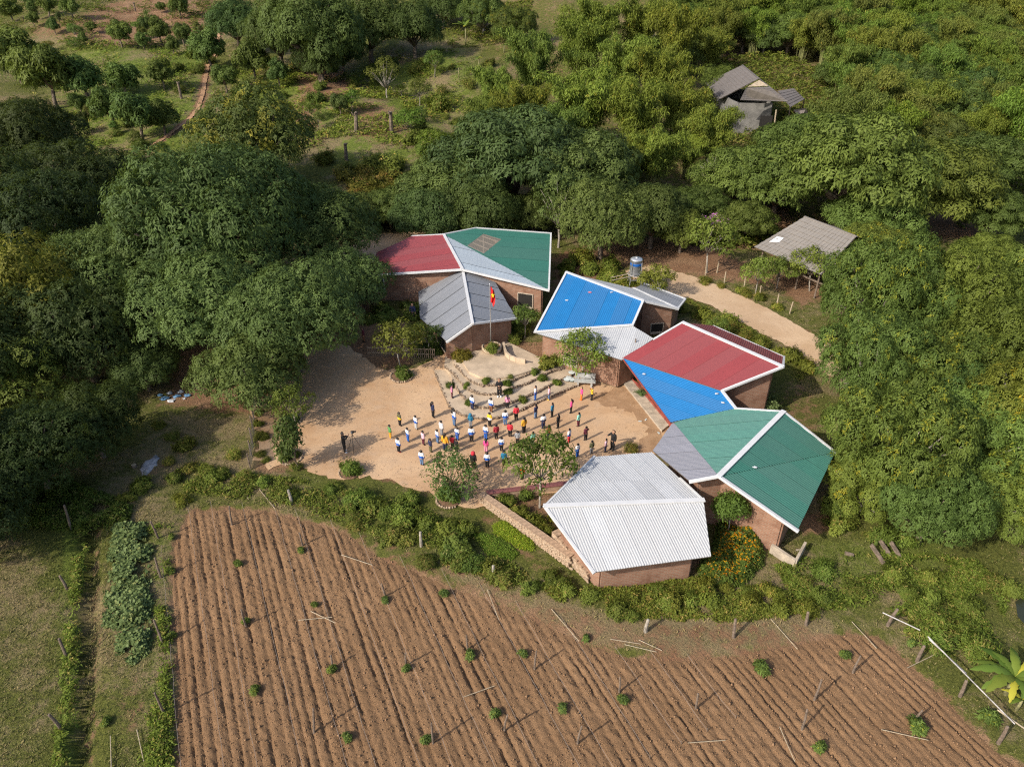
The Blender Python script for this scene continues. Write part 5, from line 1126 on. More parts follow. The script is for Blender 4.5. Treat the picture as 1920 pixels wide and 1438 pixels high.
# flagpole in its round planter
pc = G(922, 656, 0.9)
pl_ = empty('round_planter', pc); MB().lathe([(0.78, 0.0), (0.78, 0.36), (0.66, 0.36), (0.66, 0.26), (0.02, 0.26)], n=28).build('planter_rim', stage_m, pl_, True); MB().lathe([(0.655, 0.2), (0.655, 0.29), (0.02, 0.33)], n=24).build('soil', soil_m, pl_)
tag(pl_, 'round concrete planter at the back of the stage', 'planter')
fpl = empty('flagpole', pc + Vector((-0.06, 0, 0.28)))
MB().lathe([(0.045, 0), (0.04, 2.5), (0.028, 5.2), (0.02, 5.25)], n=10).build('pole', steel, fpl, True); MB().lathe([(0.02, 5.25), (0.05, 5.29), (0.05, 5.33), (0.01, 5.37)], n=10).build('finial', steel, fpl, True); MB().lathe([(0.14, 0), (0.12, .12), (0.05, .16)], n=12).build('pole_foot', concrete, fpl)
tag(fpl, 'thin grey flagpole standing in the round planter', 'flagpole')
fl_ = empty('flag', pc + Vector((-0.06, 0, 0.28)))
nu, nv = 14, 16; vs = []; fs = []
for j in range(nv+1):
    for i in range(nu+1):
        u_ = i/nu; v_ = j/nv; wd_ = 0.34*(0.55+0.45*math.sin(v_*2.6+0.5))
        vs.append((0.05+wd_*u_, 0.12*math.sin(u_*9+v_*3)*(0.3+u_), 5.12-1.25*v_-0.30*u_*u_-0.12*u_))
for j in range(nv):
    for i in range(nu): a = j*(nu+1)+i; fs.append([a, a+1, a+nu+2, a+nu+1])
obj('cloth', mesh_py('cloth', vs, fs, plain('flag_red', (0.62, 0.02, 0.02), .7, .1), True), fl_)
st = []; 
for k in range(10):
    a = math.pi/2 + k*math.pi/5; r = 0.17 if k % 2 == 0 else 0.07; st.append(Vector((0.21+r*math.cos(a)*0.75, -0.15, 4.45+r*math.sin(a)*1.25)))
mb = MB(); mb.add(st + [p + Vector((0, 0.30, 0)) for p in st], [list(range(10)), list(range(10, 20))[::-1]] + [[i, 10+i, 10+(i+1) % 10, (i+1) % 10] for i in range(10)]); mb.build('star', plain('flag_yellow', (0.85, 0.62, 0.02), .7, .05), fl_)
tag(fl_, 'red flag with a yellow star hanging limp from the flagpole', 'flag')
# low curved wall right of the stage
cw = empty('curved_wall', G(950, 668, 0.7)); P_ = [G(*p, 0.9) for p in ((944, 650), (946, 660), (949, 668), (957, 675), (968, 679), (985, 682))]; mb = MB()
for a, c in zip(P_[:-1], P_[1:]): mb.bar(a-cw.location+Vector((0, 0, .1)), c-cw.location+Vector((0, 0, .1)), 0.16, 0.62)
mb.build('wall_body', stage_m, cw); tag(cw, 'low curved wall sweeping down right of the planter', 'wall')
# concrete bench
bn = empty('bench', T(1096, 724), -0.12); bc = plain('bench_concrete', (0.36, 0.37, 0.36), .85, .2, 4)
MB().box((0, 0, 0.46), 1.55, 0.46, 0.09).build('seat', bc, bn); MB().box((0, 0.24, 0.78), 1.5, 0.09, 0.42).build('backrest', bc, bn)
for sx in (-0.5, 0.5): MB().box((sx, 0, 0.20), 0.14, 0.40, 0.42).build('leg', bc, bn); MB().box((sx, 0.2, 0.52), 0.1, 0.12, 0.3).build('back_support', bc, bn)
MB().box((0.1, 0.19, 0.80), 0.28, 0.012, 0.14).build('plaque', trim_w, bn)
tag(bn, 'grey concrete bench with a backrest beside the light leaved tree', 'bench')
for i, (px, py) in enumerate([(1066, 711), (1072, 714), (1063, 714), (1072, 701)]):
    c = T(px, py, 0.2); rt = empty('basin', c); MB().lathe([(0.16, 0.0), (0.23, 0.14), (0.25, 0.15), (0.22, 0.14), (0.15, 0.02), (0.01, 0.02)], n=16).build('bowl', plain('blue_plastic', (0.10, 0.30, 0.42), .4, .3, 6) if i != 2 else plain('white_plastic', (.5, .55, .55), .4, .2), rt, True); MB().lathe([(0.235, 0.14), (0.265, 0.155), (0.235, 0.165)], n=16).build('rim', plain('white_plastic', (.5, .55, .55), .4, .2), rt, True)
    tag(rt, ['blue basin on the terrace left of the bench, leftmost of three', 'blue basin nearest the bench', 'pale basin at the front of the basins', 'blue basin under the light leaved tree'][i], 'basin')
# ------------------------------------------------------------------ walls of the bed by the white pavilion
rw = random.Random(9)
rubble_wall('rubble_wall', G(902, 926, 0.5), G(1072, 1048, 0.5), 0.55, 0.75, 0.42, 'rubble stone wall with flat top between the bed and the bright vegetables', 'wall', rw)
rubble_wall('rubble_wall', G(1042, 1000, 0.7), G(1108, 1078, 0.3), 1.0, 0.45, 0.55, 'rubble stone footing under the left gable of the white roof', 'wall', rw)
tw = empty('tiled_wall', G(920, 918, 0.4)); a = G(912, 924, 0.42); c = G(1082, 904, 0.42); loc = tw.location
MB().bar(a-loc-Vector((0, 0, .25)), c-loc-Vector((0, 0, .25)), 0.28, 0.5).build('wall_body', BRICK if False else mortar_m, tw)
nT = 22
tile_me = MB().box((0, 0, 0), 0.30, 0.36, 0.05).mesh('tile', plain('purple_red_tile', (0.19, 0.07, 0.065), .6, .3, 3)); ang_ = math.atan2(c.y-a.y, c.x-a.x)
for i in range(nT):
    p = a.lerp(c, (i+.5)/nT)-loc; o = obj('tile', tile_me, tw, p + Vector((0, 0, 0.03))); o.rotation_euler = (0, 0, ang_); o.scale.x = (c-a).length/nT/0.305
tag(tw, 'low wall capped with dark red tiles along the yard side of the bed', 'wall')
tr = empty('concrete_trough', T(1475, 1040)); tl = tr.location
A_ = G(1447, 1022, .5); B_ = G(1492, 1052, .5); C_ = G(1510, 1018, .5); v = lambda p: Vector((p.x-tl.x, p.y-tl.y, 0.22))
MB().bar(v(A_), v(B_), 0.16, 0.75).build('front_wall', concrete, tr); MB().bar(v(B_), v(C_), 0.14, 0.749).build('side_wall', concrete, tr); MB().bar(v(A_)+Vector((0, 0, -.3)), v(C_)+Vector((0, 0, -.3)), 0.14, 0.2).build('base', concrete, tr)
tag(tr, 'open grey concrete trough below the deep green roof corner', 'trough')
# ------------------------------------------------------------------ water tank
tk = empty('water_tank_stand', T(1188, 548)); tk.scale = (.86, .86, .86)
for i in range(4):
    a = math.pi/4 + i*math.pi/2; MB().tube([(1.0*math.cos(a), 1.0*math.sin(a), -.1), (0.72*math.cos(a), 0.72*math.sin(a), 2.1), (.7*math.cos(a), .7*math.sin(a), 3.5)], 0.05, 6).build('leg', steel, tk)
    a2 = a+math.pi/2; MB().tube([(.8*math.cos(a), .8*math.sin(a), 1.6), (.8*math.cos(a2), .8*math.sin(a2), 1.6)], 0.03, 6).build('brace', steel, tk)
mb = MB(); mb.tube([(0.78*math.cos(t*math.pi/10), 0.78*math.sin(t*math.pi/10), 2.1) for t in range(21)], 0.035, 6); mb.build('hoop', steel, tk); MB().box((0, 0, 2.07), 1.1, 1.1, 0.05).build('platform', steel, tk)
for s_ in (-.35, .35): MB().tube([(-2.6, -1.1+s_, 2.0), (0.3, 0.1+s_, 2.1)], 0.05, 7).build('beam', bamboo_m, tk)
tag(tk, 'steel stand carrying the water tank behind the blue roof', 'stand')
wt = empty('water_tank', T(1188, 548) + Vector((0, 0, 2.10*.86))); wt.scale = (.86, .86, .86)
MB().lathe([(0.1, 0), (0.58, 0.02), (0.60, 0.08), (0.60, 1.55), (0.64, 1.57), (0.64, 1.63), (0.45, 1.74), (0.16, 1.78), (0.02, 1.78)], n=28).build('body', steel, wt, True)
MB().lathe([(0.17, 1.77), (0.17, 1.84), (0.02, 1.86)], n=16).build('lid', steel, wt, True); MB().lathe([(0.606, 1.0), (0.612, 1.01), (0.612, 1.26), (0.606, 1.27)], n=28).build('label_band', plain('blue_band', (0.01, 0.10, 0.36), .4, .2, 6), wt, True)
tag(wt, 'shiny steel water tank with a blue band on its stand', 'water tank')
# ------------------------------------------------------------------ grey roofed hut by the road
ht = empty('open_hut', (0, 0, 0)); hz0 = 0.9
FIB = roof_mat('fibre_cement', (0.25, 0.228, 0.205), .9, .6); DTH = roof_mat('old_tile', (0.15, 0.135, 0.13), .9, .4)
def shingled(parent, pts, label, n_rows=11, n_col=16, mat=None):
    """a slope of laid tiles, each a piece of its own"""
    P = Panel(); P.pts = pts; n = (pts[1]-pts[0]).cross(pts[2]-pts[0]).normalized(); n = n if n.z > 0 else -n; P.o = pts[0]; P.n = n
    root = MB().add([p-n*.06 for p in pts], [list(range(4))]).build('roof_panel', UNDER, parent); root['label'] = label; r_ = random.Random(len(label))
    for i in range(n_rows):
        for j in range(n_col):
            f = lambda a, b_: pts[0].lerp(pts[1], a).lerp(pts[3].lerp(pts[2], a), b_)
            o_ = 0.5/n_col*(i % 2); a0, a1 = min(1, j/n_col+o_*0), min(1, (j+.94)/n_col); b0, b1 = i/n_rows, (i+1.1)/n_rows
            q = [f(a0, b0), f(a1, b0), f(a1, min(1.02, b1)), f(a0, min(1.02, b1))]; h = [0.0, 0.0, 0.045+r_.uniform(0, .03), 0.045+r_.uniform(0, .03)]
            vs = [p + n*k for p, k in zip(q, h)] + [p + n*(k-0.035) for p, k in zip(q, h)]
            obj('tile', mesh_py('tile', vs, [[0,1,2,3],[7,6,5,4],[3,2,6,7],[0,3,7,4],[1,5,6,2]], mat or DTH), root)
    return P
rL = G(1509, 407, 5.4); rR = G(1605, 444, 5.4); eL = G(1415, 463, 3.3); plq = plane_of(rL, rR, eL); eR = on_plane(1540, 515, plq)
bk_ = Vector((0, 0, 0)); mirror = lambda e, r: Vector((2*r.x-e.x, 2*r.y-e.y, e.z)); 
hp = [shingled(ht, [rL, rR, eR, eL], 'weathered grey slope facing the road', 9, 17, FIB), panel(ht, [rL, rR, mirror(eR, rR), mirror(eL, rL)], eL-rL, FIB, 0.22, 0.03, 5)]
trim(ht, rL, rR, 0.3, 0.1, 'ridge_cap', 0.03, FIB)
MB().add([p + plq[1]*0.06 for p in (rL.lerp(eL, .62).lerp(rR.lerp(eR, .62), .06), rL.lerp(eL, .60).lerp(rR.lerp(eR, .60), .16), rL.lerp(eL, .72).lerp(rR.lerp(eR, .72), .18), rL.lerp(eL, .80).lerp(rR.lerp(eR, .80), .07))], [[0, 1, 2, 3]]).build('plastic_patch', plain('plastic_patch', (.62, .63, .64), .4, .2, 5), ht)
for t_ in (0.06, 0.35, 0.65, 0.94):
    for e0_, e1_ in ((eL, eR), (mirror(eL, rL), mirror(eR, rR))):
        p = e0_.lerp(e1_, t_).lerp(rL.lerp(rR, t_), 0.12); MB().tube([(p.x, p.y, 0.4), (p.x, p.y, p.z-.08)], 0.08, 7).build('post', old_wood, ht)
pF0 = eL.lerp(rL, .15); pF1 = eR.lerp(rR, .15); MB().bar((pF0.x, pF0.y, 2.2), (pF1.x, pF1.y, 2.2), 0.1, 0.12).build('rail', old_wood, ht); pI0 = eL.lerp(rL, .75); pI1 = eR.lerp(rR, .75); MB().bar((pI0.x, pI0.y, 2.0), (pI1.x, pI1.y, 2.0), 0.08, 1.6).build('plank_wall', old_wood, ht)
tag(ht, 'open sided hut with a weathered grey sheet roof beyond the earth road', 'hut')
# ------------------------------------------------------------------ old tiled house on the slope
oh = empty('old_house', (0, 0, 0)); gb = T(1430, 226); zg = gb.z
RF = G(1423, 148, zg+6.4); RB = G(1392, 123, zg+6.4); fE0 = G(1388, 188, zg+4.1); fE1 = G(1478, 191, zg+4.1)
sR = G(1443, 163, zg+5.7); sL = G(1399, 165, zg+5.7)
rE = fE1; plr = plane_of(RF, RB, rE); rEB = fE1 + (RB-RF)*1.3; lE = G(1350, 186, zg+2.8); lEB = lE + (RB-RF)*1.15
hp2 = [shingled(oh, [RB, RF, lE+(RF-RF), lEB], 'grey tiled slope half hidden by a tree', 12, 14), shingled(oh, [sL, sR, fE1, fE0], 'front skirt of grey tiles', 7, 16)]
hp2.append(panel(oh, [RF, RB, rEB, fE1], fE1-RF, DTH, 0.3, 0.03, 6, label='far grey slope'))
MB().add([RF-Vector((0, .3, .1)), sL.lerp(RF, .1), sR.lerp(RF, .1)], [[0, 1, 2]]).build('gable', plain('gable_board', (.42, .34, .24), .9, .3, 3), oh); trim(oh, RF, RB, .25, .1, 'ridge_cap', .03, DTH)
wh = [fE0.lerp(RB, .26), fE1.lerp(RB, .28), rEB.lerp(RF, .2), lEB.lerp(RF, .2), lE.lerp(RF, .3)]; whitewash = plain('grey_whitewash', (.19, .185, .175), .9, .25, 1.5)
for i in range(5):
    a, c = wh[i], wh[(i+1) % 5]; MB().bar((a.x, a.y, zg+1.0), (c.x, c.y, zg+1.0), .2, 4.2).build('wall', whitewash, oh)
lt = [G(1458, 171, zg+3.6), G(1488, 166, zg+3.6), G(1508, 186, zg+2.6), G(1482, 201, zg+2.6)]; shingled(oh, lt, 'rusty grey lean-to roof', 6, 8)
for p in lt[2:]+[lt[1]]: MB().tube([(p.x, p.y, zg-.6), (p.x, p.y, p.z-.05)], .08, 6).build('post', old_wood, oh)
fr0 = fE0.lerp(fE1, .62); MB().box((fr0.x, fr0.y+.2, zg+1.0), 1.6, .25, 2.4).build('doorway', black_in, oh); pst = fE0.lerp(fE1, .8); MB().tube([(pst.x, pst.y-.3, zg-.5), (pst.x-.2, pst.y-.3, zg+3.1)], .1, 6).build('post', bamboo_m, oh)  # doorway is a solid block, its unlit inside painted black
tag(oh, 'old house with a hipped grey tile roof and pale walls on the wooded slope', 'house')
ys = empty('thatch_screen', T(1505, 226)); lp = ys.location; q = [G(1489, 206, zg+1.9), G(1512, 203, zg+1.9), G(1518, 222, zg+.3), G(1500, 228, zg+.3)]
MB().add([p-lp for p in q]+[p-lp+Vector((0, .12, -.1)) for p in q], [[0,1,2,3],[7,6,5,4],[0,4,5,1],[1,5,6,2],[2,6,7,3],[3,7,4,0]]).build('panel', plain('pale_mat', (.42, .36, .33), .9, .2, 3), ys); tag(ys, 'pale woven screen leaning at the lean-to of the old house', 'screen')
# ------------------------------------------------------------------ posts, fences, sticks
PRNG = random.Random(31)
def stake(px, py, h, label, group=None, r=0.06, lean=None, mat=None, name='fence_post', cat='post'):
    p = T(px, py); le = lean or (PRNG.uniform(-.12, .12), PRNG.uniform(-.12, .12)); mb = MB(); rt = empty(name, (p.x, p.y, p.z))
    k = [(0, 0, -.25), (le[0]*h*.5+PRNG.uniform(-.03, .03), le[1]*h*.5, h*.5), (le[0]*h, le[1]*h, h)]
    mb.tube(k, [r*1.15, r, r*.85], 7); mb.build('shaft', mat or old_wood, rt)
    mb2 = MB().lathe([(r*.9, 0), (r*.75, .05), (r*.2, .07)], (le[0]*h, le[1]*h, h-.01), 7); mb2.build('top', mat or old_wood, rt)
    return tag(rt, label, cat, group)
Z7 = lambda x_, y_: (640+x_/2.995, 958+y_/2.995); Z8 = lambda x_, y_: (1280+x_/2.995, 958+y_/2.995); Z6 = lambda x_, y_: (x_/2.995, 958+y_/2.995)
for i, (x_, y_, h) in enumerate([(250,475,.95),(365,860,.9),(712,775,.9),(1085,885,1.2),(515,1300,1.4),(915,1225,1.2),(1325,1300,1.2),(1560,1010,1.0)]): stake(*Z7(x_, y_), h, 'thin weathered stake standing in the middle of the ploughed field', 'field stakes, middle', r=.045)
for i, (x_, y_, h) in enumerate([(75,1105,1.1),(670,1225,1.2),(740,1055,1.5),(1290,1180,.9),(955,905,1.1)]): stake(*Z8(x_, y_), h, 'weathered stake standing in the right part of the ploughed field', 'field stakes, right', r=.05)
for i, (x_, y_, h) in enumerate([(1302,75,1.3),(1380,640,1.2),(1700,190,.9),(1865,880,.8),(1760,1240,1.4)]): stake(*Z6(x_, y_), h, 'dark stake standing in the left part of the ploughed field', 'field stakes, left', r=.05)
for i, (x_, y_, h) in enumerate([(890,150,1.3),(905,375,1.4),(915,745,1.5),(920,1130,1.6)]): stake(*Z6(x_, y_), h, 'weathered fence post along the left edge of the ploughed field', 'posts on the left field edge', r=.055)
for i, (x_, y_, h) in enumerate([(395,100,1.7),(380,440,1.0),(375,820,1.2),(350,1225,1.2)]): stake(*Z6(x_, y_), h, 'weathered fence post beside the ditch hedge', 'posts beside the ditch', r=.07)
for i, (px, py) in enumerate([(1323,517),(1344,512),(1358,532),(1395,540),(1425,557),(1455,574),(1480,588)]): stake(px, py, 1.1, 'pale wooden post along the far side of the earth road', 'posts along the earth road', r=.06, mat=bamboo_m)
for i, (px, py, h) in enumerate([(1664,1172,1.2),(1720,1238,1.1),(1872,1392,1.3),(1512,1172,.9),(1376,1195,1.2),(1800,1305,1.1)]): stake(px, py, h, 'weathered post of the rail fence at the right field edge' if i != 4 else 'thick weathered post between weeds and ploughed rows', 'rail fence posts' if i != 4 else None, r=.08)
for i, (px, py, h) in enumerate([(790,1025,1.0),(925,1085,.9),(1210,1185,.9),(548,945,1.0)]): stake(px, py, h, 'old grey stump post in the hedge along the field', 'stump posts in the hedge', r=.09, mat=pale_bark)
for px, py, h, r, lab in [(668,248,2.6,.26,'left of two tall pollarded trunks on the slope'),(735,250,2.8,.26,'right of two tall pollarded trunks on the slope'),(650,302,2.2,.22,'short pollarded trunk below the two tall ones'),(254,22,1.6,.14,'thin cut trunk on bare soil at the top'),(340,185,2.3,.18,'pale cut trunk left of the winding path')]:
    rt = stake(px, py, h, lab, None, r, (PRNG.uniform(-.06, .1), 0), bark, 'pollarded_trunk', 'tree trunk')
    mb = MB()
    for k in range(4): a = PRNG.uniform(0, 6.28); mb.tube([(0, 0, h*.8), (.35*math.cos(a), .35*math.sin(a), h*1.02)], [r*.5, r*.3], 6)
    mb.build('stub_branches', bark, rt)
# net fence at the left of the yard
nf = empty('net_fence', T(474, 810)); nl = nf.location; a = T(478, 765); c = T(470, 880); m, nt, b = new_mat('grey_netting'); wv = nt.nodes.new('ShaderNodeTexChecker'); wv.inputs['Scale'].default_value = 260
b.inputs['Base Color'].default_value = (.42, .41, .38, 1); b.inputs['Roughness'].default_value = .8; b.inputs['Alpha'].default_value = .55
for i in range(6):
    p = a.lerp(c, i/5); MB().tube([(p.x-nl.x, p.y-nl.y, p.z-nl.z-.2), (p.x-nl.x, p.y-nl.y, p.z-nl.z+1.25)], .05, 6).build('post', old_wood, nf)
mb = MB(); vs = []; fs = []
for i in range(25):
    p = a.lerp(c, i/24); w_ = .05*math.sin(i*1.3); vs += [(p.x-nl.x+w_+.07, p.y-nl.y, p.z-nl.z+.05), (p.x-nl.x-w_+.07, p.y-nl.y, p.z-nl.z+1.1+.05*math.sin(i*.9))]
for i in range(24): fs.append([i*2, i*2+2, i*2+3, i*2+1])
obj('netting', mesh_py('netting', vs, fs, m), nf); tag(nf, 'sagging grey net fence along the left side of the yard', 'fence')
# paling fence by the slate roof
pf = empty('paling_fence', T(735, 668)); nl = pf.location; a = T(690, 668); c = T(815, 672); pk = MB().box((0, 0, .45), .06, .03, .95).mesh('paling', old_wood)
for i in range(34):
    p = a.lerp(c, i/33); zz = terr(p.x, p.y)-nl.z; o = obj('paling', pk, pf, (p.x-nl.x, p.y-nl.y, zz)); o.scale.z = PRNG.uniform(.8, 1.1); o.rotation_euler = (PRNG.uniform(-.05, .05), PRNG.uniform(-.05, .05), 0)
for hh in (.3, .75): MB().bar((a.x-nl.x, a.y-nl.y+.04, hh), (c.x-nl.x, c.y-nl.y+.04, hh), .04, .06).build('rail', bamboo_m, pf)
tag(pf, 'grey paling fence between the shaded yard and the slate roofed wing', 'fence')
# rails of the right-hand fence
pale_rail = plain('pale_rail', (.42, .40, .39), .7, .4, 3)
def pole_between(p, q, r, label, mat=bamboo_m, name='bamboo_pole', group=None, cat='pole', sag=0.0):
    p, q = Vector(p), Vector(q); rt = empty(name, p); n_ = 6; mb = MB(); mb.tube([(p.lerp(q, i/n_)-p) + Vector((0, 0, -sag*math.sin(math.pi*i/n_))) for i in range(n_+1)], r, 6); mb.build('shaft', mat, rt)
    mb = MB()
    for i in range(1, n_): mb.lathe([(r*1.05, -.012), (r*1.12, 0), (r*1.05, .012)], (p.lerp(q, i/n_)-p) + Vector((0, 0, -sag*math.sin(math.pi*i/n_))), 6)
    mb.build('nodes', mat, rt); return tag(rt, label, cat, group)
pole_between(T(1740, 1193, 1.0), T(1903, 1357, 1.0), .028, 'long white rail along the right field edge, upper of the pair', pale_rail, 'fence_rail'); pole_between(T(1742, 1198, .8), T(1812, 1262, .8), .025, 'short white rail under the long one', pale_rail, 'fence_rail'); pole_between(T(1655, 1148, .9), T(1725, 1181, .9), .028, 'pale rail at the top of the right field edge', pale_rail, 'fence_rail'); pole_between(T(1870, 1330, .9), T(1935, 1375, .9), .035, 'thin pole crossing the rail at the right edge')
FLAT = [((Z7(0,245)),(Z7(175,303)),'bamboo pole lying across the top left rows of the middle field'),((Z7(685,1043)),(Z7(860,980)),'grey stick lying across rows in the middle of the field'),((Z7(820,440)),(Z7(885,610)),'white stick lying along a row end by the weeds'),((Z7(1180,550)),(Z7(1335,730)),'long white pole lying from the weeds into the field'),
 ((Z7(1510,718)),(Z7(1680,745)),'bamboo pole on the ground at the field edge, upper'),((Z7(1590,748)),(Z7(1770,790)),'bamboo pole on the ground at the field edge, lower'),((Z7(1670,722)),(Z7(1800,782)),'bamboo pole crossing another at the field edge'),((Z8(495,605)),(Z8(645,775)),'yellowish bamboo pole pointing from weeds into the rows'),((Z8(1115,1225)),(Z8(1380,1285)),'bamboo pole lying across rows near a yellow tipped seedling'),((Z8(30,1300)),(Z8(240,1285)),'bamboo stick lying level across rows at the lower centre right'),((Z8(545,1210)),(Z8(630,1405)),'bamboo stick lying steeply across rows, lower right'),
 ((Z6(1675,612)),(Z6(1865,595)),'thin grey stick crossing a thicker one in the field'),((Z6(1745,562)),(Z6(1885,628)),'thicker pale stick crossing a thin one in the field'),((Z6(768,1225)),(Z6(808,1405)),'pale pole lying on the grass left of the field'),((Z6(620,1260)),(Z6(625,1438)),'dark pole lying beside the ditch hedge'),((Z8(1260,880)),(Z8(1445,790)),'thin grey stick leaning over the right field edge'),((Z8(950,620)),(Z8(1090,770)),'grey stick at the end of a row, right part'),((444,897),(466,936),'grey pole leaning out of the hedge at the upper left field corner'),((486,917),(516,954),'second grey pole leaning out of the hedge at the field corner')]
for a, c, lab in FLAT: pole_between(T(*a, .10), T(*c, .10), .018, lab)
for i in range(19):   # drip lines laid along the rows
    t0 = -9.5 + i*1.48 + PRNG.uniform(-.25, .25); pts = []
    for sx in np.arange(14, 44, 0.9):
        X_ = sx*FD.x/1.0 + t0*FN.x; Y_ = sx*FD.y + t0*FN.y
        if float(sdist(np.array([X_]), np.array([Y_]), FIELD)[0]) > -0.6: pts.append((X_ + PRNG.uniform(-.04, .04), Y_, terr(X_, Y_)+0.075))
    if len(pts) < 3: continue
    rt = empty('drip_line', pts[0]); n_ = MB().tube([Vector(p)-Vector(pts[0]) for p in pts], 0.007 if i != 2 else .014, 5); n_.build('hose', plain('grey_hose', (.26, .22, .19), .7, .2) if i != 2 else plain('green_hose', (.05, .17, .09), .6, .2), rt); MB().tube([(0, 0, -.1), (0, 0, .12)], .02, 5).build('peg', old_wood, rt)
    tag(rt, 'thin grey line laid along a row of the ploughed field' if i != 2 else 'green hose laid along a row in the left part of the field', 'hose', 'lines laid along the rows' if i != 2 else None)
# mango seedlings in the field
bush_proto('seedling', 140, 110, 6, (0.18, 0.32), (0.05, 0.08), 'mango_leaf', 1.1, 0.05, 0.32)
for k, (x_, y_, lab) in enumerate([(245,505,'beside a stake near the top left rows'),(575,470,'near the upper edge in the middle'),(365,890,'beside a stake left of the middle'),(725,815,'beside a stake in the middle'),(1020,805,'right of the middle one'),(865,1140,'left of the green line, lower middle'),(1240,1110,'at the lower centre'),(1578,1065,'beside a stake right of centre'),(475,1290,'at the branching stake near the lower edge'),(1375,720,'by the lying white pole'),(35,1275,'at the lower left of the middle rows')]): p = T(*Z7(x_, y_)); put('seedling', (p.x, p.y, p.z), PRNG.uniform(.38, .55), k, 'mango seedling in the ploughed field ' + lab, 'seedling', None, (1.2, 1.3, 1.1), name='mango_seedling')
for k, (x_, y_, lab, s) in enumerate([(435,890,'large and bushy, right part',1.5),(910,815,'beside two crossed sticks on the right',1.0),(770,1335,'at the lower right',1.1),(1315,1220,'with yellow tips at the far right',1.6),(1720,1170,'by the rail at the right edge',1.6),(1285,745,'at the upper right field corner',.9)]): p = T(*Z8(x_, y_)); put('seedling', (p.x, p.y, p.z), s*.52, k, 'mango seedling in the ploughed field, ' + lab, 'seedling', None, (1.2, 1.3, 1.0), name='mango_seedling')
for k, (x_, y_, lab) in enumerate([(1690,225,'near the upper left edge'),(1765,530,'left, above the crossed sticks'),(1865,895,'left, below the crossed sticks'),(965,150,'yellowish at the upper left corner'),(960,340,'second down the left field edge'),(970,700,'third down the left field edge'),(1430,1010,'beside the green hose, lower'),(1335,300,'beside the green hose, upper'),(1380,625,'beside the green hose, middle'),(600,1190,'outside the field by the ditch hedge')]): p = T(*Z6(x_, y_)); put('seedling', (p.x, p.y, p.z), PRNG.uniform(.35, .5), k, 'mango seedling ' + lab, 'seedling', None, (1.3, 1.3, .9), name='mango_seedling')
# ------------------------------------------------------------------ banana plants and papayas
def banana(px, py, s, n, label, seed, h=1.2, ln=1.9, droop=.9):
    p = T(px, py); r = random.Random(seed); rt = empty('banana_plant', (p.x, p.y, p.z), 0); rt.scale = (s, s, s)
    MB().tube([(0, 0, -.2), (.05, 0, h*.5), (.08, .03, h)], [.14, .12, .08], 8).build('stem', plain('banana_stem', (.22, .21, .10), .7, .4, 4), rt, True)
    for i in range(n):
        a = i*2.4 + r.uniform(-.3, .3); L_ = ln*r.uniform(.75, 1.15); el = r.uniform(.5, 1.15); wd_ = L_*.115; vs = []; fs = []; m_ = 22
        yl = 1.0 if r.random() < .18 else r.uniform(0, .25)
        for j in range(m_+1):
            t = j/m_; rad = L_*t*math.cos(el*(1-.35*t)); z_ = h + L_*t*math.sin(el)-droop*L_*t*t*.75; ww = wd_*math.sin(math.pi*min(1, .08+t*.92))**.6*(1 if j else .1)*(r.uniform(.55, .85) if r.random() < .3 else r.uniform(.92, 1.05))
            for k, o_ in ((-1, -.10), (0, .0), (1, -.10)): vs.append((rad*math.cos(a)-math.sin(a)*ww*k, rad*math.sin(a)+math.cos(a)*ww*k, z_ + o_*ww*2.0 + (.05*ww*r.uniform(-1, 1) if k else .02)))
        for j in range(m_):
            for k in (0, 1): q = j*3+k; fs.append([q, q+1, q+4, q+3])
        me = mesh_py('leaf', vs, fs, MATS['banana_blade'], True)
        for an, v_ in (('rnd', r.random()), ('yel', yl)):
            at_ = me.attributes.new(an, 'FLOAT', 'FACE'); at_.data.foreach_set('value', np.full(len(fs), v_, np.float32))
        o = obj('leaf', me, rt)
    return tag(rt, label, 'banana plant')
banana(1885, 1300, 1.0, 15, 'banana plant with broad torn leaves at the lower right corner', 1); banana(1905, 1330, .6, 6, 'young banana shoot below the large banana plant', 2)
banana(873, 85, 1.15, 8, 'lone banana plant on the slope near the top', 3, 2.6, 2.2, .6); banana(898, 140, .8, 8, 'papaya like plant with a bare stem on the slope', 4, 3.0, 1.5, 1.0); banana(860, 146, .7, 7, 'shorter bare stemmed plant left of the taller one on the slope', 5, 2.2, 1.4, 1.0); banana(945, 100, .8, 6, 'drooping plant with yellowed leaves beside the bamboo', 6, 1.6, 1.5, 1.2)
banana(1745, 545, .5, 7, 'pale leaved young papaya at the top of the right hand wood', 7, 2.0, 1.5, .8)
# ------------------------------------------------------------------ odds and ends
for i, (x0, y0, x1, y1) in enumerate([(1110,165,1180,275),(1170,175,1230,275),(1060,190,1130,295),(910,235,960,250)]):
    a = T(*Z8(x0, y0), .5 if i < 3 else .1); c = T(*Z8(x1, y1), .08); rt = empty('old_beam', a); MB().bar((0, 0, 0), c-a, .18, .14).build('timber', old_wood, rt); MB().bar((0, 0, .09), (c-a)*.3+Vector((0, 0, .09)), .06, .05).build('cleat', old_wood, rt)
    tag(rt, ['old beam leaning at the mango foot, middle of three', 'old beam leaning at the mango foot, right of three', 'old beam leaning at the mango foot, left of three', 'short old beam lying flat by the leaning ones'][i], 'beam')
ash = plain('wood_ash', (.36, .36, .38), .95, .35, 3); p = T(283, 872); mb = MB(); mb.blob((0, 0, 0), .5, .9, .06, PRNG, .45, 14, 6); tag(obj('ash_heap', mb.mesh('ash_heap', ash, True), None, p), 'pale grey ash heap in the clearing', 'ash')
LIT = [(318,738),(330,744),(345,748),(310,748),(338,735),(352,742),(322,752),(300,742)]
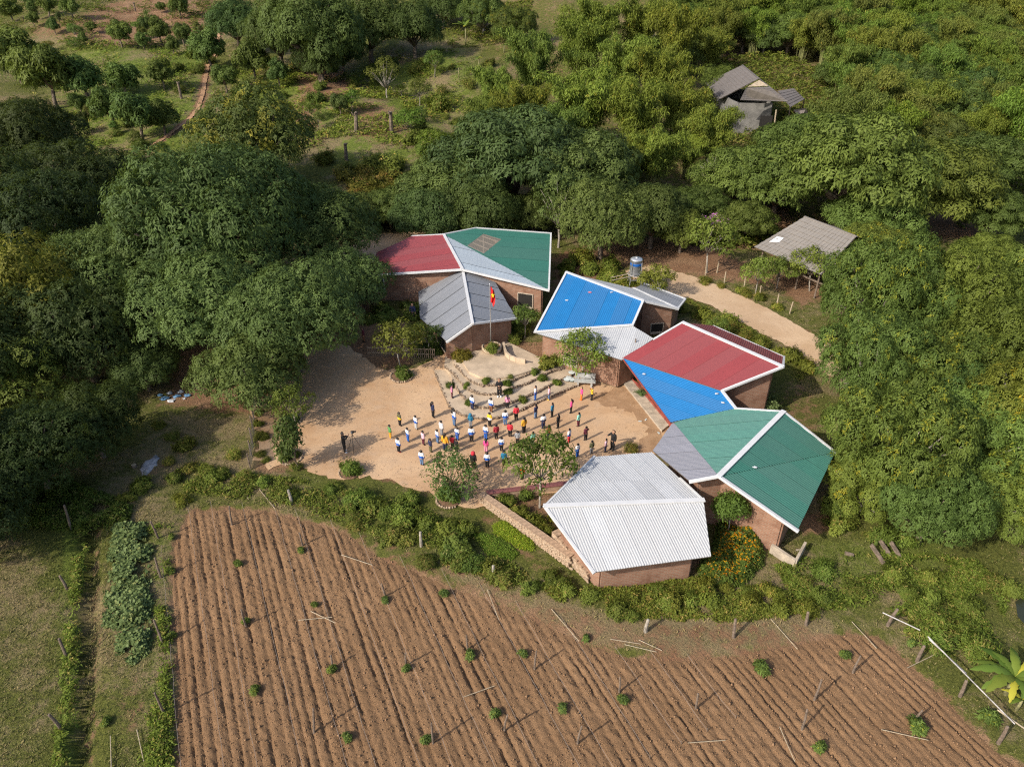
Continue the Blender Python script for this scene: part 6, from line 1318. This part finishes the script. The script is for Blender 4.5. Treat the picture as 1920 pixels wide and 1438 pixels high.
for i, (px, py) in enumerate(LIT):
    p = T(px, py); mb = MB(); r = PRNG.uniform(.12, .3); mb.blob((0, 0, .05), r, r*.7, .06, PRNG, .5, 7, 4)
    tag(obj('plastic_bag', mb.mesh('plastic_bag', plain('blue_bag', (.12, .25, .42), .4, .3) if i % 2 else plain('white_bag', (.55, .57, .6), .5, .2)), None, p), ('blue' if i % 2 else 'white') + ' plastic bag in the litter under the mangoes', 'bag', 'litter under the mangoes')
for i, (px, py) in enumerate([(340, 937), (349, 941), (252, 875)]):
    p = T(px, py); rt = empty('tree_stump', p); MB().lathe([(.17, -.1), (.15, .16), (.02, .17)], n=12).build('wood', bark, rt); MB().lathe([(.14, .165), (.02, .178)], n=12).build('cut_face', plain('cut_wood', (.5, .38, .24), .8, .2, 8), rt); tag(rt, ['pale cut stump in the weeds, left of a pair', 'pale cut stump in the weeds, right of a pair', 'cut stump beside the ash heap'][i], 'stump')
for i, (px, py) in enumerate([(1200,790),(1211,787),(1235,812)]):
    p = T(px, py, .05); rt = MB().box((0, 0, .02), .22, .1, .03, i).build('sandal', plain('white_plastic', (.5, .55, .55), .4, .2), None, loc=p); tag(rt, ['white sandal on the damp ground, left of two', 'white sandal on the damp ground, right of two', 'pale sandal on the veranda step'][i], 'sandal')
p = G(1010, 677, .8); bl_ = MB().bar((0, 0, .08), (.75, -.28, .08), .25, .1).build('stone_block', trim_w, None, loc=p); tag(bl_, 'white block lying on the bare earth right of the stage', 'block')
# rag scraps and leaves on the roofs
for i, (px, py, pl, mt, lab) in enumerate([(1106,549,plB,'pink_rag','pink rag lying on the bright blue roof'),(1063,564,plB,'white_bag','white scrap on the lower left of the bright blue roof'),(1147,549,plB,'white_bag','white scrap near the ridge of the bright blue roof'),(1208,702,plE,'white_bag','white scrap at the narrow end of the veranda roof'),(1344,739,plE,'white_bag','white scrap near the veranda roof gutter'),(1355,756,plE,'white_bag','second white scrap near the veranda roof gutter'),(1415,876,plN,'white_bag','pale scrap on the deep green roof')]):
    p = on_plane(px, py, pl) + pl[1]*.05; mb = MB(); mb.blob((0, 0, 0), .13, .09, .03, PRNG, .4, 6, 4); tag(obj('scrap', mb.mesh('scrap', plain('pink_rag', (.6, .2, .25), .8) if mt == 'pink_rag' else plain('white_bag', (.55, .57, .6), .5, .2)), None, p), lab, 'scrap')
# ------------------------------------------------------------------ people
skin_m = plain('skin', (0.40, 0.23, 0.15), .6, .08); hair_m = plain('black_hair', (0.012, 0.010, 0.009), .45, .2); eye_m = plain('eye_dark', (.01, .01, .01), .3)
def cloth(name, c): return plain('cloth_'+name, c, .85, .14, 9.0)
CL = {k: cloth(k, v) for k, v in dict(white=(.72, .73, .75), blue=(.02, .11, .45), navy=(.018, .025, .07), black=(.012, .012, .014), jeans=(.10, .18, .33), pink=(.62, .25, .38), hot=(.70, .07, .25), palepink=(.66, .42, .50), red=(.55, .03, .05), darkred=(.28, .02, .035), orange=(.75, .17, .02), yellow=(.75, .45, .03), mustard=(.62, .32, .03), teal=(.02, .16, .28), mint=(.25, .60, .48), olive=(.10, .10, .05), grey=(.25, .26, .28), brown=(.20, .09, .045), green=(.08, .25, .08), maroon=(.10, .02, .035), lgrey=(.48, .49, .50)).items()}
def body_mesh(key, head=0.072, arms=((.16, .0, .62), (.165, .05, .485)), arms2=None, stance=.055, wide=1.0):
    """one continuous skinned figure, 1 unit tall, facing +Y; clothing shells are cut from the same surface"""
    V = []; E = []; R = []; B = []
    def add(p, r, par=None, bone='torso'):
        V.append(p); R.append(r); B.append(bone)
        if par is not None: E.append((par, len(V)-1))
        return len(V)-1
    pel = add((0, 0, .50), .078*wide); ch = add((0, 0, .63), .075*wide, pel); sh = add((0, -.005, .755), .07*wide, ch); nk = add((0, 0, .815), .034, sh, 'neck')
    h1 = add((0, .008, .86), head*.72, nk, 'head'); h2 = add((0, .0, .925), head*.98, h1, 'head'); add((0, -.004, .965), head*.62, h2, 'head'); add((0, head*1.08, .895), .009, h1, 'head')
    for s in (-1, 1):
        add((s*head*1.02, -.005, .905), .011, h2, 'head')
        hp = add((s*.048*wide, 0, .46), .062*wide, pel, 'leg'); kn = add((s*stance, .006, .265), .043*wide, hp, 'leg'); an = add((s*stance*1.02, -.01, .06), .030, kn, 'leg'); ft = add((s*stance*1.1, .03, .026), .027, an, 'foot'); add((s*stance*1.2, .085, .02), .020, ft, 'foot')
        el, wr = (arms if s == 1 or arms2 is None else arms2)
        so_ = add((s*.095*wide, -.005, .77), .044, sh, 'arm'); e_ = add((s*el[0], el[1], el[2]), .033, so_, 'arm'); w_ = add((s*wr[0], wr[1], wr[2]), .024, e_, 'arm')
        d = (Vector((s*wr[0], wr[1], wr[2])) - Vector((s*el[0], el[1], el[2]))).normalized(); q = Vector(V[w_]) + d*.035; pm = add(tuple(q), .022, w_, 'hand')
        sd = d.cross(Vector((0, 1, .2))).normalized()
        for k, l in ((-1.5, .030), (-.5, .037), (.5, .039), (1.5, .033)):
            a = q + d*.018 + sd*k*.011; b_ = a + d*l*.6 + Vector((0, .004, 0)); f1 = add(tuple(a), .0075, pm, 'hand'); f2 = add(tuple(b_), .0065, f1, 'hand'); add(tuple(b_ + d*l*.4 + Vector((0, .008, 0))), .0055, f2, 'hand')
        th = add(tuple(q - d*.01 + Vector((0, .022, 0))), .008, pm, 'hand'); add(tuple(q + d*.012 + Vector((0, .036, 0))), .0065, th, 'hand')
    me = bpy.data.meshes.new('skeleton'); me.from_pydata(V, E, []); o = bpy.data.objects.new('skeleton', me); COL.objects.link(o)
    md = o.modifiers.new('skin', 'SKIN'); sv = me.skin_vertices[0].data
    for i, r in enumerate(R): sv[i].radius = (r, r*.8 if B[i] == 'torso' else r); sv[i].use_root = (i == 0)
    sb = o.modifiers.new('sub', 'SUBSURF'); sb.levels = 1; sb.render_levels = 1
    dg = bpy.context.evaluated_depsgraph_get(); bm_ = bpy.data.meshes.new_from_object(o.evaluated_get(dg)); bpy.data.objects.remove(o)
    co = np.empty(len(bm_.vertices)*3); bm_.vertices.foreach_get('co', co); co = co.reshape(-1, 3); no = np.empty(len(bm_.vertices)*3); bm_.vertices.foreach_get('normal', no); no = no.reshape(-1, 3)
    # nearest bone for every vertex
    best = np.full(len(co), 1e9); lab = np.zeros(len(co), int); names = ['torso', 'neck', 'head', 'leg', 'foot', 'arm', 'hand']
    for a, b_ in E:
        A_, B_ = np.array(V[a]), np.array(V[b_]); t = np.clip(((co-A_)@(B_-A_))/max(1e-9, (B_-A_)@(B_-A_)), 0, 1); d = np.linalg.norm(co-A_-t[:, None]*(B_-A_), axis=1)/(R[a]*(1-t)+R[b_]*t)
        m_ = d < best; best[m_] = d[m_]; lab[m_] = names.index(B[b_])
    is_ = lambda *n: np.isin(lab, [names.index(k) for k in n])
    reg = dict(jacket=(is_('torso') & (co[:, 2] > .455)) | is_('arm') | (is_('leg') & (co[:, 2] > .455)) | (is_('neck') & (co[:, 2] < .805)), trousers=(is_('leg') | (is_('torso') & (co[:, 2] < .5))) & (co[:, 2] > .055) & (co[:, 2] < .5), shoes=is_('foot') | (is_('leg') & (co[:, 2] < .075)),
               hair=is_('head') & ((co[:, 1] < head*.25) | (co[:, 2] > .945)) & (co[:, 2] > .865))
    polys = [tuple(p.vertices) for p in bm_.polygons]; out = {}
    for nm, m_ in reg.items():
        off = dict(jacket=.012, trousers=.008, shoes=.007, hair=.013)[nm]; fs = [p for p in polys if all(m_[i] for i in p)]
        us = sorted({i for p in fs for i in p}); mp = {i: k for k, i in enumerate(us)}; me2 = mesh_py(nm, [co[i] + no[i]*off for i in us], [[mp[i] for i in p] for p in fs], None, True)
        n_slots = 2 if nm == 'jacket' else 1
        for k in range(n_slots): me2.materials.append(CL['white'])
        if nm == 'jacket':
            for p in me2.polygons: p.material_index = 1 if p.center.z < .615 and abs(p.center.x) < .3 else 0
        out[nm] = me2
    bm_.name = 'body'; bm_.materials.clear(); bm_.materials.append(skin_m); bm_.materials.append(eye_m)
    for p in bm_.polygons:
        p.use_smooth = True; c = p.center
        if c.y > head*.55 and any((c-Vector((s*head*.42, head*.85, .912))).length < .013 for s in (-1, 1)): p.material_index = 1
    out['body'] = bm_
    mb = MB(); mb.tube([(0, -head*.85, .93), (0, -head*1.35, .88), (0, -head*1.25, .78), (0, -head*1.1, .70)], [head*.35, head*.42, head*.36, head*.1], 7); out['ponytail'] = mb.mesh('ponytail', hair_m, True)
    mb = MB(); mb.lathe([(head*1.0, .82), (head*1.3, .87), (head*1.32, .93), (head*.95, .99), (head*.3, 1.01), (.002, 1.01)], (0, -head*.22, 0), 14); out['hood'] = mb.mesh('hood', CL['red'], True)
    PEOPLE[key] = out
PEOPLE = {}
body_mesh('child', .078, ((.125, -.012, .63), (.14, .02, .51)), None, .05, 1.12)
body_mesh('child2', .078, ((.13, -.02, .635), (.13, .07, .55)), ((.12, -.01, .63), (.14, .015, .51)), .06, 1.15)
body_mesh('akimbo', .078, ((.21, -.02, .66), (.13, .04, .56)), None, .06, 1.15)
body_mesh('raised', .078, ((.16, .07, .70), (.10, .12, .80)), None, .055, 1.12)
body_mesh('adult', .066, ((.135, -.01, .63), (.15, .03, .49)), None, .055, 1.05)
body_mesh('clap', .066, ((.15, .02, .63), (.05, .14, .66)), None, .06, 1.0)
body_mesh('filming', .066, ((.15, .08, .70), (.05, .19, .80)), ((.14, .03, .64), (.08, .15, .69)), .07, 1.05)
body_mesh('arm_out', .072, ((.19, .03, .67), (.25, .09, .60)), ((.125, -.01, .63), (.14, .02, .51)), .06, 1.08)
RP = random.Random(12)
def person(px, py, h, top, bottom, label, pose='child', low=None, face=None, hair='short', shoes='black', group=None, hood=None, at=None):
    p = at or S(px, py); m_ = PEOPLE[pose]
    if face is None:
        tgt = G(936, 735, .6); d = tgt-p; face = math.atan2(d.y, d.x) - math.pi/2 + RP.uniform(-.35, .35)
    rt = empty('person', p, face); rt.scale = (h, h, h)
    obj('body', m_['body'], rt)
    def dress(nm, mats):
        o = obj(nm, m_[nm], rt)
        for i, mt in enumerate(mats): o.material_slots[i].link = 'OBJECT'; o.material_slots[i].material = mt
        return o
    dress('jacket', [CL[top], CL[low or top]]); dress('trousers', [CL[bottom]]); dress('shoes', [CL[shoes]])
    if hood: o = obj('hood', m_['hood'], rt); o.material_slots[0].link = 'OBJECT'; o.material_slots[0].material = CL[hood]
    else:
        dress('hair', [hair_m])
        if hair == 'long': obj('ponytail', m_['ponytail'], rt)
    return tag(rt, label, 'person', group)
Q6 = lambda x_, y_: (780+x_/4.7925, 640+y_/4.7925); Q5 = lambda x_, y_: (480+x_/4.7925, 640+y_/4.7925)
U = 'white and blue uniform jacket'
LIST = [
 ((325,508),1.15,'pink','maroon','child in a pink top alone on the concrete apron left of the terraces',dict(hair='long')),
 ((155,690),1.38,'navy','black','child in a navy tracksuit at the edge of the apron',dict(hair='long')),
 ((507,615),1.28,'white','navy',f'child in {U} and dark trousers, left on the lowest step',dict(low='blue')),
 ((675,638),1.25,'white','brown',f'child in {U} and brown trousers on the lowest step',dict(low='blue')),
 ((822,602),1.15,'pink','black','child in a pale pink top and black trousers on the lowest step, right end',dict(hair='long')),
 ((1072,530),1.28,'white','blue',f'child in {U} and blue trousers on the right hand terraces',dict(low='blue')),
 ((1195,530),1.22,'palepink','jeans','child in a pink checked coat and yellow shoes on the right hand terraces',dict(shoes='yellow')),
 ((1485,530),1.15,'hot','orange','child in a pink top and orange trousers in front of the bench',dict(shoes='orange')),
 ((1578,530),1.15,'yellow','black','child in a yellow jacket with raised hands by the bench',dict(pose='raised')),
 ((1392,648),1.22,'hot','black','child in a bright pink jacket and dark trousers right of the yard',dict(hair='long')),
 ((1222,683),1.22,'teal','black','child in a teal jacket below the right terraces',dict()),
 ((1075,695),1.2,'navy','jeans','child in a navy jacket and light jeans below the terraces',dict(pose='child2')),
 ((900,713),1.28,'red','black','child in a red top and dark trousers at the foot of the lowest step',dict()),
 ((803,758),1.3,'white','jeans',f'child in {U} and orange shoes at the step foot',dict(low='blue', shoes='orange')),
 ((345,765),1.48,'white','jeans',f'tall long haired child in {U} and jeans',dict(low='blue', hair='long')),
 ((492,775),1.15,'teal','grey','child in a blue jacket with the hood up',dict(hood='teal')),
 ((663,770),1.22,'yellow','black','child in a yellow and white jacket and black trousers at the step foot',dict(low='white')),
 ((970,828),1.35,'mustard','black','child in a mustard jacket and black trousers with a ponytail',dict(hair='long')),
 ((1143,790),1.28,'white','navy',f'child in {U} with navy trousers behind the leafy tree top',dict(low='navy')),
 ((1275,783),1.2,'black','black','child all in black right of the yard middle',dict()),
 ((1458,768),1.2,'mint','maroon','child in a mint green coat at the right of the yard',dict()),
 ((1190,880),1.15,'red','navy','child in a red top half hidden by the leafy tree',dict()),
 ((1373,912),1.18,'white','red',f'child in {U} and red trousers',dict(low='blue')),
 ((1523,893),1.18,'maroon','black','child in a dark plum jacket holding one arm out',dict(pose='arm_out')),
 ((1575,1015),1.12,'olive','grey','child in an olive top and grey trousers above the white roof',dict()),
 ((1700,998),1.12,'palepink','navy','small child in pink and white held by the hand of an adult',dict()),
 ((1448,1045),1.15,'white','blue',f'child in {U} and blue trousers between tree and white roof',dict(low='blue')),
 ((845,862),1.25,'red','black','child in a bright red jacket in the middle of the crowd',dict()),
 ((722,882),1.25,'darkred','black','child in a dark red top left of the bright red jacket',dict()),
 ((500,910),1.35,'white','black',f'child in {U} and black trousers in the middle row, left',dict(low='blue')),
 ((628,885),1.25,'white','blue',f'child in {U} and blue trousers standing behind a pink dressed child',dict(low='blue')),
 ((372,893),1.12,'white','blue',f'small child in {U} right of the tall child in mustard',dict(low='blue')),
 ((195,920),1.18,'white','jeans',f'child in {U} left of the tall child in mustard',dict(low='blue')),
 ((232,850),1.28,'white','grey','child in a white jacket and grey trousers behind the one in mustard',dict()),
 ((265,995),1.55,'mustard','navy','tall long haired girl in a mustard top and navy trousers',dict(hair='long', pose='adult', shoes='white')),
 ((133,1000),1.15,'navy','olive','child in a navy jacket and olive trousers beside the feathery tree',dict()),
 ((330,970),1.15,'red','black','child in a red and white jacket above the feathery tree',dict(low='red')),
 ((365,998),1.12,'black','black','child in a black jacket above the feathery tree',dict()),
 ((68,935),1.2,'palepink','maroon','child in a pale pink coat at the left of the crowd',dict()),
 ((55,1118),1.25,'white','jeans',f'child in {U} and jeans nearest the hedge on the left',dict(low='blue')),
 ((518,1145),1.35,'black','maroon','person with a red hood and dark jacket in the nearest row',dict(hood='red')),
 ((640,1138),1.28,'white','black',f'child in {U} and black trousers in the nearest row',dict(low='blue')),
 ((790,1118),1.22,'teal','black','child in a teal jacket and black trousers in the nearest row',dict()),
 ((768,990),1.18,'white','black',f'child in {U} and black trousers behind the teal jacket',dict(low='blue')),
 ((630,1000),1.12,'hot','pink','child dressed all in pink in the middle of the crowd',dict(hair='long')),
 ((912,930),1.15,'grey','black','child in grey left of the leafy tree',dict()),
 ((1050,935),1.12,'mint','grey','child in mint green hidden behind the leafy tree',dict()),
 ((955,1245),1.1,'orange','black','child in orange seen through the leafy tree',dict())]
for (x_, y_), h, t_, b_, lab, kw in LIST: person(*Q6(x_, y_), h, t_, b_, lab, **kw)
for (x_, y_), h, t_, b_, lab, kw in [
 ((1295,765),1.2,'olive','black','child in a yellow vest over dark clothes at the back left of the crowd',dict(low='yellow')),
 ((1440,797),1.22,'white','lgrey',f'child in {U} and pale grey trousers at the back left',dict(low='blue')),
 ((1210,878),1.18,'green','mustard','child in a green jacket and mustard trousers with hands on hips',dict(pose='akimbo', shoes='white')),
 ((1368,907),1.2,'white','blue',f'child in {U} and blue trousers left of the pale pink coat',dict(low='blue')),
 ((1285,1002),1.25,'white','black',f'leftmost child in {U} and black trousers',dict(low='blue', shoes='red'))]: person(*Q5(x_, y_), h, t_, b_, lab, **kw)
person(*Q6(750,498), 1.6, 'black', 'black', 'teacher in black with white shoes facing the children from the steps', pose='clap', face=math.pi, hair='long', shoes='white')
person(*Q6(1763,978), 1.62, 'black', 'black', 'adult in black bending to a small child near the white roof', pose='arm_out', face=2.2)
ph = person(*Q5(800,1000), 1.68, 'black', 'black', 'photographer in black filming from the left of the yard', pose='filming', face=-1.25, shoes='white')
person(0, 0, 1.55, 'red', 'navy', 'adult in a red shirt and green hat in the shade left of the slate roof', pose='adult', hood='green', face=3.0, at=T(669, 612))
person(0, 0, 1.5, 'navy', 'green', 'person in navy with a green wrap in front of the red shirt', pose='adult', face=2.4, at=T(668, 634))
person(0, 0, 1.35, 'maroon', 'brown', 'child in dark clothes leaning beside the green wrap', pose='adult', face=2.0, at=T(683, 641))
person(0, 0, 1.6, 'navy', 'black', 'adult in dark clothes at the shaded wall beside the slate roof', pose='adult', face=2.9, at=T(775, 600))
# camera on its tripod
cp = ph.location + Vector((math.cos(ph.rotation_euler.z+math.pi/2), math.sin(ph.rotation_euler.z+math.pi/2), 0))*.62; tp = empty('tripod', cp)
for k in range(3):
    a = .6 + k*2.094; MB().tube([(0.03*math.cos(a), .03*math.sin(a), 1.25), (.26*math.cos(a), .26*math.sin(a), .6), (.48*math.cos(a), .48*math.sin(a), 0)], [.018, .016, .012], 6).build('leg', CL['black'], tp)
MB().tube([(0, 0, 1.15), (0, 0, 1.38)], .022, 8).build('centre_column', CL['black'], tp); MB().box((0, 0, 1.39), .1, .1, .04).build('head', CL['black'], tp); tag(tp, 'black tripod in front of the photographer', 'tripod')
vc = empty('video_camera', cp + Vector((0, 0, 1.41)), ph.rotation_euler.z); MB().box((0, .02, .07), .12, .2, .13).build('body', CL['black'], vc)
o = MB().lathe([(.05, 0), (.05, .12), (.058, .13), (.058, .16), (.02, .16)], n=14).build('lens', CL['black'], vc); o.rotation_euler = (-math.pi/2, 0, 0); o.location = (0, .1, .07)
MB().box((.09, -.04, .1), .015, .1, .07).build('screen', CL['grey'], vc); tag(vc, 'black camera on the tripod', 'camera')

# ------------------------------------------------------------------ alike things: say which one
ORD = ['first', 'second', 'third', 'fourth', 'fifth', 'sixth', 'seventh', 'eighth', 'ninth', 'tenth', 'eleventh', 'twelfth'] + [f'{i}th' if i % 10 not in (1, 2, 3) or i in (11, 12, 13) else f'{i}' + {1: 'st', 2: 'nd', 3: 'rd'}[i % 10] for i in range(13, 140)]
groups = {}
bpy.context.view_layer.update()
for o in COL.objects:
    if o.parent is None and o.get('group') and o.get('label'): groups.setdefault((o['group'], o['label']), []).append(o)
ROWN = ['lowest', 'second', 'third', 'fourth', 'fifth', 'sixth', 'seventh', 'top']
for (g, lab), os_ in list(groups.items()):
    if 'wooded slope' in g:
        os_.sort(key=lambda o: -proj(o.location)[1]); n = math.ceil(len(os_)/8)
        for r_ in range(8):
            row_ = os_[r_*n:(r_+1)*n]; row_.sort(key=lambda o: proj(o.location)[0])
            for i, o in enumerate(row_): o['label'] = f'{lab}, {ROWN[r_]} row from below, {ORD[i]} from the left'
        continue
    if len(os_) < 2: continue
    os_.sort(key=lambda o: proj(o.location)[0])
    for i, o in enumerate(os_): o['label'] = f'{lab}, {ORD[i]} from the left'
